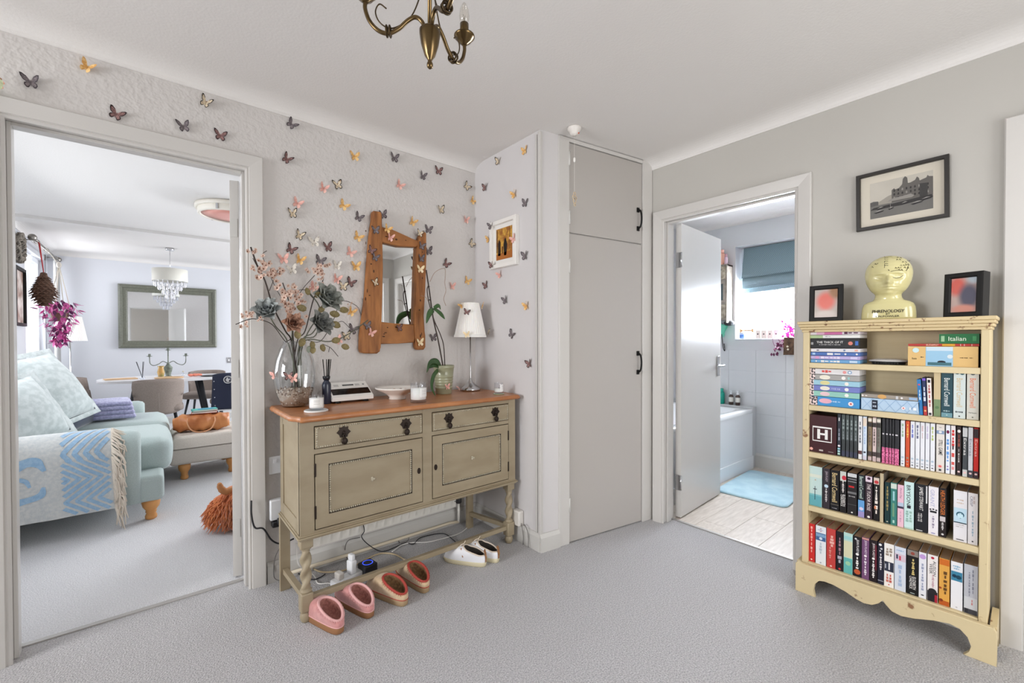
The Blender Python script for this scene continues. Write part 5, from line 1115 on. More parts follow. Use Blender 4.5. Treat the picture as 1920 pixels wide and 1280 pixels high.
book('black paperback with red and cream gown at its top', 1638, 1649, 893, Z4, (30, 27, 29), [('R', .83, .98, (206, 190, 178)), ('O', .88, .4, (186, 60, 66)), ('T', 'THE CONSTANT', .66, .24, .34, (222, 216, 208)), ('T', 'KATE HARDY', .34, .4, .5, (224, 214, 206)), ('O', .30, .2, (206, 130, 96), .3, 2)], group=G4)
book('beige hardback standing pushed back with rounded spine', 1650, 1657, 887, Z4, (186, 172, 142), [], group=G4, side=(120, 112, 104), d=.12)
book('dark green cloth book right of the beige hardback', 1659, 1669.2, 903, Z4, (28, 54, 56), [('T', 'COLLECTED STORIES', .6, .6, .4, (150, 134, 84)), ('O', .05, .16, (190, 186, 170))], group=G4)
book('teal green paperback with small white label', 1670, 1682, 904, Z4, (58, 122, 114), [('R', .86, .98, (196, 206, 196)), ('R', .58, .8, (150, 196, 200), .34, .66), ('R', .2, .52, (110, 150, 120), .3, .62), ('R', .05, .12, (176, 210, 200), .35, .65)], group=G4)
book('thin pale pink paperback with dark skyline on the fourth shelf', 1683, 1695, 908, Z4, (226, 184, 200), [('R', .47, .58, (176, 190, 210)), ('R', .44, .49, (60, 56, 74)), ('T', 'Doris Day', .80, .26, .4, (150, 110, 140), .5, .3), ('T', 'her own story', .24, .26, .24, (190, 150, 170))], group=G4)
book('pale aqua paperback with bold black capitals', 1695.5, 1714, 902, Z4, (196, 222, 220), [('T', 'BRYSON', .72, .42, .40, (38, 40, 46), .45), ('T', '&c', .46, .08, .4, (50, 50, 60)), ('T', 'LETTERS FROM', .26, .24, .3, (140, 176, 166), .32), ('T', 'AN ISLAND', .26, .24, .26, (150, 182, 172), .68), ('R', .0, .03, (170, 200, 190))], group=G4)
book('wide black biography with slanted white capitals', 1716, 1740, 906, Z4, (32, 33, 38), [('R', .62, .98, (206, 206, 208), .86, .97), ('T', 'JAMES STEWART', .70, .50, .40, (226, 224, 222), .44, .1), ('T', 'A LIFE IN FILM', .30, .18, .16, (170, 168, 168), .3), ('T', 'MICHAEL PIKE', .30, .18, .16, (170, 168, 168), .5), ('R', .02, .035, (220, 220, 220), .1, .6)], group=G4)
book('white biography with a small black crown emblem', 1741, 1760, 911, Z4, (226, 222, 226), [('T', 'GRANT', .76, .36, .4, (176, 176, 206), .4), ('R', .46, .50, (36, 36, 40), .16, .84), ('O', .525, .1, (36, 36, 40), .2), ('O', .535, .1, (36, 36, 40), .5), ('O', .525, .1, (36, 36, 40), .8), ('T', 'a class apart', .26, .26, .22, (150, 140, 160)), ('R', .03, .045, (110, 110, 170), .3, .7)], group=G4)
book('black biography with orange capitals on the fourth shelf', 1761.5, 1774.5, 914, Z4, (40, 34, 34), [('T', 'HEATH LEDGER', .70, .50, .66, (214, 118, 54)), ('R', .32, .42, (196, 188, 190), .1, .9), ('T', 'JOHN McSHANE', .22, .16, .34, (200, 196, 196)), ('O', .06, .2, (206, 204, 204))], d=.14, group=G4, side=(22, 22, 24))
book('broad white biography with a blue tinted portrait panel', 1788, 1814, 918, Z4, (224, 222, 226), [('H', 'The Secret', .82, .5, .03, (196, 176, 160)), ('H', 'Happiness', .76, .55, .03, (206, 190, 176)), ('R', .38, .66, (186, 212, 226), .03, .97), ('R', .36, .38, (40, 60, 70)), ('O', .53, .3, (46, 92, 112), .5, 1.05), ('O', .51, .22, (196, 224, 234), .5, 1.35), ('O', .545, .035, (40, 70, 86), .42), ('O', .545, .035, (40, 70, 86), .6), ('O', .46, .06, (70, 110, 130), .52, .5), ('H', 'DONALD', .33, .66, .02, (190, 186, 186)), ('H', 'SPOTO', .29, .6, .02, (190, 186, 186)), ('R', .03, .045, (40, 40, 46), .22, .78)], group=G4)
book('slim white biography at the right end of the fourth shelf', 1815, 1834, 923, Z4, (222, 218, 220), [('T', 'JUDY', .86, .16, .2, (190, 176, 176), .62), ('T', 'CRISP', .84, .2, .26, (120, 120, 136), .36), ('T', 'The Naked Civil Servant', .40, .5, .2, (150, 170, 186)), ('O', .06, .1, (60, 60, 66))], group=G4)
# bottom shelf
Z5 = BSH[4]
book('bright red paperback at the left end of the bottom shelf', 1516, 1528, 980, Z5, (190, 44, 42), [('T', 'BLOOD SISTERS THE WOMEN', .58, .7, .3, (226, 170, 160)), ('O', .06, .14, (236, 210, 200))], group=G5)
book('white paperback with blue harbour picture near the red book', 1529.5, 1549, 984, Z5, (220, 224, 228), [('R', .62, .82, (62, 96, 140)), ('R', .72, .80, (120, 156, 190)), ('O', .68, .16, (200, 210, 222)), ('T', 'the shell', .90, .1, .3, (190, 150, 160)), ('H', 'SEEKERS', .9, .6, .03, (176, 190, 206)), ('T', 'rosamunde', .42, .3, .26, (176, 190, 200)), ('O', .05, .08, (160, 166, 176))], group=G5)
book('wide brick red paperback with pale script on the bottom shelf', 1550, 1567, 989, Z5, (186, 66, 62), [('T', 'Katherine', .68, .3, .5, (222, 170, 160), .6, .3), ('T', 'the white queen', .38, .3, .24, (206, 140, 130), .4), ('O', .05, .12, (226, 190, 180))], group=G5)
book('black paperback with thin silver script right of the brick red book', 1568, 1581.5, 995, Z5, (34, 30, 36), [('T', 'VIRGIN WIDOW', .62, .46, .3, (160, 120, 130)), ('T', 'Crown', .28, .2, .6, (170, 166, 176), .5, .3), ('O', .05, .18, (196, 60, 60))], group=G5)
book('teal and sand watercolour paperback on the bottom shelf', 1582, 1599, 997, Z5, (176, 208, 200), [('R', .40, .80, (206, 204, 172)), ('R', .0, .38, (96, 172, 168)), ('O', .25, .3, (150, 196, 160)), ('R', .84, .92, (150, 200, 200))], group=G5)
book('black paperback with a flame coloured gown at the foot', 1600, 1615.5, 1004, Z5, (30, 28, 32), [('T', 'JEAN PLAIDY', .76, .34, .4, (226, 224, 226)), ('O', .56, .2, (236, 234, 232)), ('T', 'The Captive of', .34, .3, .34, (226, 222, 220)), ('O', .12, .4, (186, 86, 50)), ('O', .94, .14, (206, 204, 206), .3)], group=G5)
book('purple patterned paperback on the bottom shelf', 1616, 1630, 1006, Z5, (112, 76, 112), [('T', 'JEAN PLAIDY', .76, .34, .4, (216, 200, 216)), ('O', .56, .2, (232, 222, 226)), ('T', 'The Plain old Duchess', .30, .42, .34, (220, 210, 220)), ('R', .95, .99, (196, 140, 130))], group=G5)
book('black paperback with a wine red stripe right of the purple one', 1631, 1645, 1011, Z5, (36, 28, 32), [('R', .3, .9, (96, 30, 44), .72, .95), ('T', 'JEAN PLAIDY', .76, .34, .4, (222, 210, 210)), ('O', .56, .2, (236, 230, 228)), ('T', 'The Passionate Enemies', .30, .42, .34, (226, 222, 220))], group=G5)
book('slim dark navy paperback with white figures at its top', 1646, 1657.5, 1016, Z5, (38, 38, 52), [('O', .95, .26, (226, 226, 226), .4), ('O', .86, .2, (200, 200, 206), .6), ('O', .80, .14, (220, 220, 224), .4), ('T', 'The Princess of Celle', .54, .4, .36, (210, 206, 210)), ('R', .08, .10, (150, 150, 160))], group=G5)
book('white paperback with a dark photo band across its middle', 1658, 1676.6, 1017, Z5, (232, 228, 224), [('R', .36, .58, (46, 50, 66)), ('R', .40, .56, (200, 200, 206), .44, .6), ('R', .42, .52, (170, 172, 184), .08, .2), ('T', 'Time and', .80, .2, .32, (150, 134, 120), .68), ('T', 'Chance', .80, .18, .32, (150, 134, 120), .32), ('T', 'Sharon', .2, .2, .26, (190, 90, 80), .66), ('T', 'PENMAN', .2, .2, .26, (190, 110, 96), .34), ('O', .06, .08, (190, 70, 66))], group=G5)
book('pale blue white paperback with a small pink picture', 1677.5, 1699, 1023, Z5, (206, 212, 224), [('R', .68, .84, (206, 186, 200)), ('R', .70, .80, (196, 70, 90), .4, .56), ('R', .72, .82, (60, 70, 90), .14, .3), ('H', 'Rosamunde', .92, .7, .035, (150, 176, 206)), ('T', 'UNDER GEMINI', .34, .5, .34, (160, 178, 206))], group=G5)
book('thick black paperback with white capitals and gold script', 1700.6, 1722.5, 1028, Z5, (26, 26, 28), [('R', .86, .99, (130, 122, 116)), ('O', .92, .18, (140, 70, 60)), ('T', 'The Greatest Knight', .62, .36, .26, (206, 186, 120), .55, .3), ('T', 'ELIZABETH', .27, .28, .26, (228, 226, 224), .66), ('T', 'CHADWICK', .27, .28, .26, (228, 226, 224), .36), ('R', .03, .05, (140, 150, 150), .3, .7)], group=G5)
book('slim white paperback with a lilac flower at its top', 1723, 1737.5, 1034, Z5, (222, 222, 228), [('O', .91, .44, (186, 150, 206)), ('T', 'CYNTHIA HARROD EAGLES', .46, .6, .34, (150, 156, 180)), ('O', .07, .22, (50, 54, 66), .5, .5)], group=G5)
book('white paperback with black capitals and a dark red gown', 1739, 1759, 1038, Z5, (228, 222, 220), [('T', 'ALISON', .72, .32, .3, (60, 56, 60), .68), ('T', 'WEIR', .70, .22, .3, (60, 56, 60), .34), ('T', 'the lady elizabeth', .44, .28, .22, (190, 150, 160), .55), ('R', .0, .22, (36, 32, 38)), ('O', .22, .4, (40, 36, 40)), ('R', .0, .16, (160, 34, 50), .72, .98), ('O', .94, .16, (176, 40, 60))], group=G5)
book('orange and amber paperback near the right of the bottom shelf', 1761, 1781, 1045, Z5, (216, 160, 76), [('R', .86, .99, (196, 104, 40)), ('R', .0, .1, (176, 86, 34)), ('O', .1, .2, (120, 50, 24), .2), ('O', .36, .14, (150, 60, 30), .12), ('T', 'River of Destiny', .48, .5, .34, (96, 66, 34), .6, .2)], group=G5)
book('white paperback with a teal photo band, second from right at the bottom', 1783, 1805.6, 1051, Z5, (228, 228, 232), [('R', .60, .80, (60, 126, 156)), ('O', .70, .2, (24, 54, 76), .3), ('O', .69, .24, (30, 66, 86), .66), ('H', 'Rosamunde', .91, .66, .04, (140, 180, 206)), ('H', 'Pilcher', .86, .5, .03, (140, 180, 206)), ('O', .05, .09, (190, 190, 196))], group=G5)
book('broad grey misty paperback at the right end of the bottom shelf', 1807.5, 1834, 1056, Z5, (190, 192, 200), [('R', .0, .12, (70, 70, 76)), ('R', .02, .16, (50, 50, 56), .02, .3), ('R', .10, .34, (206, 208, 212)), ('T', 'LINDSAY ASHFORD', .66, .5, .12, (130, 132, 146), .66), ('T', 'A Jane Austen mystery', .6, .5, .12, (140, 142, 156), .4), ('T', '1811', .24, .12, .1, (196, 120, 120), .6)], group=G5)
# middle shelf: disc cases
Z3 = BSH[2]; DH = .19; DD = .136
def dvd(label, pl, pr, spine, items=(), **k): return book(label, pl, pr, 790, Z3, spine, items, d=DD, name='disc_case', group=G3, h=DH, **k)
book('dark maroon boxed set with a framed white capital on the middle shelf', 1515.5, 1569, 776, Z3, (62, 30, 34), [('R', .66, .70, WHT, .16, .84), ('R', .30, .325, WHT, .16, .84), ('R', .30, .70, WHT, .16, .185), ('R', .30, .70, WHT, .815, .84), ('T', 'H', .50, .01, .01, (62, 30, 34)), ('R', .37, .63, WHT, .33, .43), ('R', .37, .63, WHT, .60, .70), ('R', .48, .53, WHT, .42, .61), ('O', .08, .06, (226, 170, 160), .12), ('R', .05, .09, (190, 180, 176), .4, .54), ('R', .055, .07, (150, 140, 136), .72, .9)], d=DD, name='disc_case', group=G3)
rt = (206, 208, 212)
dvd('dark case with pale blue rating squares next to the maroon box', 1570, 1577, (46, 50, 58), [('T', 'IAN', .86, .1, .5, WHT), ('T', 'PRISON', .5, .3, .4, (150, 156, 170)), ('O', .24, .36, (222, 214, 220)), ('R', .15, .19, (150, 196, 206), .1, .8), ('R', .09, .13, (170, 206, 210), .1, .8), ('R', .03, .07, (176, 210, 196), .1, .8)])
for i, (pl_, pr_) in enumerate(((1578, 1585), (1586, 1592.5), (1593.4, 1600), (1601, 1608.2))):
    dvd(('first', 'second', 'third', 'fourth')[i]+' from the left of four matching grey black cases', pl_, pr_, (60, 64, 66), [('R', .4, .98, (78, 86, 86)), ('T', 'BAND OF', .76, .24, .5, (140, 150, 150)), ('T', 'SERIES', .5, .2, .44, (130, 136, 140)), ('R', .02, .14, (66, 68, 86))])
dvd('white case with small dark photo at its foot', 1609.2, 1616.8, (222, 222, 224), [('R', .12, .20, (96, 60, 60)), ('R', .03, .11, (226, 226, 226), .2, .8), ('T', 'THE ROYLE FAMILY', .62, .5, .5, (110, 114, 124))])
dvd('white blue case beside the white case on the middle shelf', 1617.8, 1625.4, (206, 218, 232), [('R', .78, .96, (222, 206, 190)), ('T', 'GAVIN AND STACEY', .56, .4, .34, (150, 176, 214)), ('O', .18, .3, (60, 56, 66)), ('R', .02, .1, (206, 200, 214))])
for i, (pl_, pr_, c_) in enumerate(((1627.5, 1635, (136, 118, 92)), (1636, 1643.3, (206, 186, 184)), (1644, 1651.6, (112, 112, 104)))):
    dvd(('left', 'middle', 'right')[i]+' one of three photo spined cases in a slip box', pl_, pr_, c_, [('R', .90, .97, (222, 214, 204)), ('R', .78, .88, (56, 52, 52)), ('R', .12, .22, (70, 60, 60)), ('R', .02, .10, (190, 170, 170)), ('T', 'LITTLE BRITAIN', .54, .4, .4, (96, 84, 80))])
for i, (pl_, pr_) in enumerate(((1653.6, 1660), (1660.6, 1666.6), (1667.2, 1672), (1672.6, 1677), (1677.6, 1686.4))):
    dvd(('first', 'second', 'third', 'fourth', 'fifth')[i]+' from the left of five black cases with pink glitter foot', pl_, pr_, (44, 44, 48), [('R', .0, .36, mat('pink_glitter_print', (150, 30, 84), .5, c2=(236, 130, 176), scale=180, detail=1)), ('H', 'exan'[i % 4]+'d', .66, .7, .03, (206, 200, 206))])
wl = ('Seinfeld', 'The Wonder Years', 'SPIKED', 'Coupling', 'Black', 'Book', 'Third Rock'); wc = ((150, 176, 150), (230, 190, 90), (110, 120, 190), (100, 104, 130), (206, 186, 190), (196, 190, 214), (176, 190, 110))
for i, (pl_, pr_) in enumerate(((1688.6, 1697), (1698, 1706), (1707, 1715.5), (1716.3, 1725), (1725.6, 1734.2), (1735, 1743.6), (1744.4, 1753.4))):
    red = i == 1
    dvd('orange red case among the row of white cases' if red else 'white case %s in the boxed row around the red case' % ('first', '', 'third', 'fourth', 'fifth', 'sixth', 'seventh')[i], pl_, pr_, (200, 80, 50) if red else (222, 224, 230),
        [('T', wl[i], .78, .3, .42, wc[i]), ('O', .20, .3, (150, 140, 120) if red else (170, 190, 206)), ('R', .11, .125, (150, 160, 176), .25, .75), ('R', .05, .07, (230, 150, 90) if red else (70, 74, 84), .3, .7)])
dvd('thick cream case with bold black slanted capitals', 1755.4, 1771.4, (218, 212, 206), [('R', .80, .87, (130, 150, 180)), ('O', .84, .2, (222, 222, 224)), ('R', .93, .94, (120, 120, 124), .35, .65), ('T', 'STILL GAME', .52, .32, .46, (30, 30, 34), .55, .15), ('O', .13, .3, (226, 190, 186)), ('O', .13, .18, (214, 100, 96)), ('R', .035, .075, (60, 60, 66), .35, .65)])
dvd('white case with sky blue capitals and a purple figure', 1773.3, 1782, (222, 226, 236), [('O', .86, .34, (110, 30, 70), .5, 1.7), ('T', 'MATT AND LARRY 1', .48, .46, .6, (96, 150, 214)), ('O', .09, .26, (120, 130, 190)), ('O', .15, .2, (150, 110, 160))])
dvd('white case with red capitals right of the sky blue one', 1783, 1792, (228, 222, 224), [('T', 'ROCK NUMBER', .74, .34, .6, (200, 60, 60)), ('T', 'ONE', .54, .1, .6, (60, 50, 54)), ('R', .36, .44, (206, 80, 76), .2, .8), ('R', .2, .26, (206, 90, 86), .2, .8), ('R', .1, .16, (226, 140, 140), .25, .75)])
dvd('dark brown case with a white shield near its top', 1793.6, 1803.2, (54, 44, 44), [('O', .90, .34, (226, 222, 220), .5, 1.4), ('T', 'MILLER', .70, .26, .4, (150, 80, 70)), ('T', 'the complete', .40, .28, .24, (206, 200, 196)), ('O', .08, .28, (230, 200, 200))])
ec = (((70, 74, 78), WHT), ((206, 208, 214), (150, 150, 160)), ((206, 50, 46), (236, 190, 180)))
for i, (pl_, pr_) in enumerate(((1805, 1814.8), (1815.6, 1825), (1826, 1835.6))):
    c_, tc_ = ec[i]
    dvd(('black and white', 'silver white', 'red and black')[i]+' case at the right end of the middle shelf', pl_, pr_, c_, [('R', .80, .98, ((196, 198, 200), (206, 208, 212), (60, 50, 54))[i]), ('T', 'Extras', .60, .34, .56, tc_), ('R', .0, .14, ((200, 202, 200), (70, 72, 80), (66, 56, 60))[i]), ('O', .08, .3, (232, 196, 196))])
# top shelf: a stack of cases and tapes, router, travel books
def flat(label, pl, pr, p0, p1, zb, spine, items=(), d=.13, name='disc_case', group=G1, xs=SPX):
    a_ = onX(pl, p0, xs); b_ = onX(pr, p0, xs); w = a_.y-b_.y; h = a_.z-onX(pl, p1, xs).z
    cat = {'disc_case': 'disc case', 'video_tape': 'video tape', 'book': 'book'}[name]
    t = thing(name, label, cat, group, face_x(xs, (a_.y+b_.y)/2, zb+.0006)); h -= .0008
    if name == 'book':
        MB().box(-w/2, w/2, 0, h, -.0012, 0).obj('spine', col(spine, .4), t); MB().box(-w/2, w/2, 0, .0009, -d, -.0012).box(-w/2, w/2, h-.0009, h, -d, -.0012).obj('covers', col(spine, .4), t)
        MB().box(-w/2+.001, w/2-.001, .0009, h-.0009, -d+.002, -.0012).obj('pages', m_pages, t)
    else:
        MB().box(-w/2, w/2, 0, h, -d, 0, bev=.0012, seg=1).obj('case', col(spine, .4), t)
    deco(t, w, h, items); return zb+h+.0014
z = BSH[0]
for lb, p0, p1, c_, its in (
    ('bottom sky blue case of the top shelf stack', 675.6, 682, (104, 158, 206), [('T', 'GAVIN STACEY', .5, .4, .6, WHT, .42), ('O', .5, .018, WHT, .12), ('R', .2, .8, (190, 210, 232), .80, .95)]),
    ('lilac case second from the bottom of the top shelf stack', 669, 675.6, (176, 164, 210), [('T', 'GAVIN STACEY', .5, .4, .6, (222, 214, 232), .42), ('R', .2, .8, (214, 150, 190), .10, .18), ('R', .2, .8, (206, 200, 232), .82, .95)]),
    ('deep blue case third from the bottom of the top shelf stack', 662.5, 669, (70, 106, 170), [('T', 'GAVIN', .5, .3, .6, WHT, .5), ('O', .5, .022, WHT, .72), ('R', .2, .8, (160, 190, 222), .04, .1), ('O', .5, .02, WHT, .94)]),
    ('white case just under the black boxed set on the top shelf', 656, 662.5, (214, 212, 216), [('T', 'Gim', .5, .06, .6, (70, 70, 76), .16), ('O', .5, .022, (110, 130, 160), .70), ('R', .25, .75, (226, 170, 150), .90, .96)]),
    ('thick black boxed set with white capitals on the top shelf', 638, 656, (22, 22, 25), [('T', 'THE THICK OF IT', .62, .54, .22, (228, 226, 224), .41), ('T', 'The Complete Series 1-3 & Specials', .36, .44, .1, (170, 168, 168), .41), ('O', .5, .045, (214, 130, 116), .82), ('R', .3, .72, (70, 110, 180), .91, .97), ('R', .36, .62, (150, 150, 154), .02, .07)]),
    ('white case with a green end in the top shelf stack', 632, 638, (222, 222, 220), [('R', .04, .96, (168, 190, 146), .0, .27), ('T', 'weeds', .5, .12, .4, (170, 170, 176), .38)]),
    ('pink topped case lying on top of the left stack', 626, 632, (214, 206, 214), [('R', .04, .96, (196, 110, 160), .3, .66), ('R', .04, .96, (214, 170, 196), .14, .3), ('T', 'WEEDS TWO', .5, .28, .7, (90, 50, 74), .84)])):
    z = flat(lb, 1518.5+(.5 if p0 < 650 else 1.5), 1612.5, p0, p1, z, c_, its)
t = thing('broadband_router', 'flat white and black oval router on the top shelf', 'router', M=face_x(2.43, onX(1664, 680, 2.41).y, BSH[0]))
rg = [[Vector((a_*math.cos(2*PI*i/32), z_, b_*math.sin(2*PI*i/32))) for i in range(32)] for a_, b_, z_ in ((.052, .04, 0), (.056, .044, .003), (.056, .044, .010), (.066, .05, .014), (.064, .048, .018), (.04, .03, .024), (.02, .015, .025))]
MB().rings(rg[3:]).obj('lid', mat('router_silver', (206, 204, 202), .3), t); MB().rings(rg[:4]).obj('base', mat('router_black', (36, 36, 38), .35), t)
for i in range(9): MB().box(-.038+.009*i, -.033+.009*i, .005, .009, .0395, .0445).obj('vent_slot', m_black, t)
z = BSH[0]
t = flat('wide tan boxed guide book with a photo on the top shelf', 1702.5, 1834.5, 650, 686.2, z, (214, 178, 116), [('R', .0, .98, (150, 190, 216), .27, .66), ('R', .78, .98, (196, 214, 226), .28, .66), ('O', .22, .03, (40, 44, 52), .5, 2), ('R', .05, .2, (70, 110, 120), .3, .64), ('O', .5, .04, (210, 220, 224), .62), ('O', .80, .05, (196, 222, 226), .12, 1), ('T', 'Russia', .38, .07, .1, (70, 60, 44), .10), ('T', 'guide', .45, .05, .06, (90, 80, 60), .22), ('T', 'Places', .45, .05, .05, (120, 96, 60), .78), ('T', 'Maps', .45, .05, .05, (120, 96, 60), .84), ('T', 'History', .45, .05, .05, (120, 96, 60), .91)], d=.12, name='book', xs=2.372)
zred = flat('thin red travel guide lying on the tan guide book', 1703, 1836, 645.6, 650, t, (176, 52, 44), [('T', 'BUDAPEST', .5, .18, .7, (236, 206, 180), .36), ('R', .05, .95, (214, 160, 60), .5, .68), ('R', .05, .95, (226, 190, 180), .75, .76), ('R', .05, .95, (226, 190, 180), .8, .81), ('R', .05, .95, (226, 190, 180), .9, .91)], d=.14, name='book')
flat('green language dictionary lying at the top right of the bookcase', 1761, 1836.5, 624.5, 642.5, zred, (30, 104, 58), [('T', 'Italian', .5, .44, .44, (214, 226, 206), .46), ('R', .2, .8, (150, 190, 150), .05, .14), ('R', .25, .75, (70, 140, 90), .84, .93)], d=.12, name='book')
# second shelf: boxed tapes, quilted box, leaning and upright books
z = BSH[1]
m_art = mat('black_white_spine_art', (30, 30, 40), .5, c2=(226, 206, 206), scale=95, detail=2, lo=.47, hi=.53)
for lb, p0, p1, c_, xa, its in (
    ('thick bright blue tape at the bottom of the second shelf stack', 745.6, 762.5, (64, 142, 200), .18, [('O', .55, .06, (222, 170, 186), .34, 2.2), ('T', 'series six', .55, .2, .16, (176, 206, 232), .55), ('O', .45, .05, (236, 226, 226), .84), ('O', .45, .022, (206, 90, 90), .84)]),
    ('mint green tape second from the bottom of the stack', 735.6, 745.6, (140, 190, 178), .1, [('O', .5, .05, (222, 190, 196), .33, 2), ('O', .5, .04, (232, 232, 226), .76)]),
    ('violet blue tape in the middle of the second shelf stack', 725.6, 735.6, (112, 122, 186), .1, [('O', .5, .05, (226, 220, 206), .33, 2), ('T', 'series five', .5, .18, .3, (170, 176, 216), .55), ('O', .5, .04, (236, 232, 232), .76)]),
    ('pale blue tape above the violet one in the stack', 716, 725.6, (150, 192, 210), .1, [('O', .5, .05, (214, 206, 150), .33, 2), ('O', .5, .04, (236, 232, 222), .76)]),
    ('grey tape second from the top of the second shelf stack', 706, 716, (160, 158, 156), .13, [('O', .5, .055, (226, 222, 206), .33, 2), ('O', .5, .04, (232, 230, 226), .70), ('R', .3, .7, (150, 196, 196), .78, .82)]),
    ('white tape with red lettering on top of the second shelf stack', 695.6, 706, (216, 214, 216), .13, [('T', 'FRIENDS', .55, .2, .5, (214, 90, 84), .37), ('O', .5, .035, (226, 150, 150), .72), ('O', .5, .04, (110, 150, 190), .82), ('O', .5, .025, (226, 230, 236), .82)])):
    z = flat(lb, 1517, 1611.5, p0, p1, z, c_, [('R', .02, .98, m_art, .0, xa)]+its, d=.12, name='video_tape', group=G2)
z = BSH[1]
z = flat('pale blue quilted pattern boxed set lying on the second shelf', 1614.5, 1724.5, 747.3, 770, z, (176, 200, 222), [*[('P', [(x, 0), (x+.012, 0), (min(1, x+.222), 1), (min(1, x+.21), 1)], (140, 170, 204)) for x in (0, .2, .4, .6, .78)], *[('P', [(x, 1), (x+.012, 1), (min(1, x+.222), 0), (min(1, x+.21), 0)], (146, 176, 208)) for x in (0, .2, .4, .6, .78)], ('R', .10, .86, (36, 42, 56), .20, .30), ('T', 'NEW', .66, .07, .16, (176, 186, 200), .25), ('T', 'GIRL', .36, .07, .16, (176, 186, 200), .25), ('O', .4, .035, (236, 226, 226), .74), ('O', .4, .014, (206, 80, 80), .74), ('R', .3, .5, (236, 240, 244), .84, .86), ('R', .3, .5, (236, 240, 244), .9, .95)], group=G2)
flat('thin grey case lying on the quilted boxed set', 1614.5, 1723, 740, 747.3, z, (150, 142, 132), [('O', .5, .02, (230, 226, 222), .03), ('T', 'NIP', .5, .05, .5, (222, 216, 210), .1), ('O', .5, .05, (206, 160, 100), .38, 1.6), ('R', .1, .9, (196, 196, 200), .62, .66), ('O', .5, .02, (230, 226, 226), .72), ('R', .2, .8, (150, 176, 206), .84, .97)], group=G2)
Z2 = BSH[1]
book('slim bright blue phrase book leaning on the second shelf', 1723.5, 1731.5, 711, Z2, (44, 116, 176), [('T', 'French', .55, .3, .4, (196, 216, 232)), ('O', .85, .3, (206, 90, 100))], group=G2, rot=R(3), d=.1)
book('navy and red city guide leaning beside the blue phrase book', 1732.3, 1739.6, 708, Z2, (36, 48, 88), [('T', 'MADRID', .55, .4, .6, (206, 214, 226)), ('R', .0, .24, (176, 60, 60)), ('O', .12, .3, (226, 190, 120)), ('R', .92, .98, (120, 90, 190))], group=G2, rot=R(2.4), d=.1)
book('slim white guide with red letters leaning on the second shelf', 1740.6, 1749.2, 709, Z2, (228, 222, 218), [('T', 'ISCHIA AND CAPRI', .52, .6, .5, (176, 90, 90)), ('R', .88, .96, (40, 40, 50), .2, .8), ('R', .02, .08, (60, 60, 66), .2, .8)], group=G2, rot=R(2), d=.1)
book('beige book with green foot beside the white guide', 1751, 1764.2, 696.5, Z2, (196, 178, 140), [('R', .0, .38, (120, 140, 104)), ('O', .2, .3, (90, 120, 84))], group=G2, d=.11)
book('dark teal hardback with white author lettering on the second shelf', 1765, 1787, 697.5, Z2, (36, 70, 80), [('T', 'Bernard Cornwell', .56, .62, .5, (214, 222, 220)), ('H', 'Heretic', .14, .6, .035, (150, 176, 180)), ('R', .0, .10, (110, 150, 160)), ('O', .05, .06, (190, 206, 206))], group=G2)
book('pale blue hardback with gold author lettering', 1788, 1811, 697.5, Z2, (206, 216, 214), [('T', 'Bernard Cornwell', .56, .62, .5, (206, 184, 140)), ('O', .98, .16, (60, 96, 110), .3), ('O', .97, .16, (70, 110, 120), .72), ('H', 'Vagabond', .14, .66, .035, (90, 96, 100)), ('O', .05, .08, (60, 60, 66))], group=G2)
book('white hardback with orange author lettering at the right end', 1813, 1836, 697.5, Z2, (214, 212, 202), [('T', 'Bernard Cornwell', .56, .62, .5, (226, 130, 90)), ('O', .97, .2, (90, 100, 106), .5), ('H', 'Harlequin', .14, .66, .035, (96, 96, 96)), ('O', .05, .08, (120, 120, 110))], group=G2)

# ------------------------------------------------------------------ on top of the bookcase
CT = 1.2725
def stand_frame(label, w, h, y, x, ang, imat, lean, dep=.018):
    M = T(x, y, CT) @ RZ(R(ang)) @ face_x(0, 0, 0) @ RX(R(-lean))
    t = thing('photo_frame', label, 'photo frame', 'black photo frames on the bookcase', M)
    frame_rect(MB(), w, h, [(0, -dep), (0, 0), (.004, .002), (.016, .002), (.02, -.003), (.02, -.006)]).obj('frame', m_black, t, T(0, h/2, 0))
    MB().box(-w/2+.001, w/2-.001, .001, h-.001, -dep, -.008).obj('back_board', m_black, t)
    MB().poly([(-w/2+.019, .019, -.0055), (w/2-.019, .019, -.0055), (w/2-.019, h-.019, -.0055), (-w/2+.019, h-.019, -.0055)]).obj('photo', imat, t)
    MB().prism([(-.02, 0), (.02, 0), (.008, h*.6), (-.008, h*.6)], -.003, 0, M=T(0, .0, -dep-.001) @ RX(R(-16 if lean else -8))).obj('easel_back', m_black, t); return t
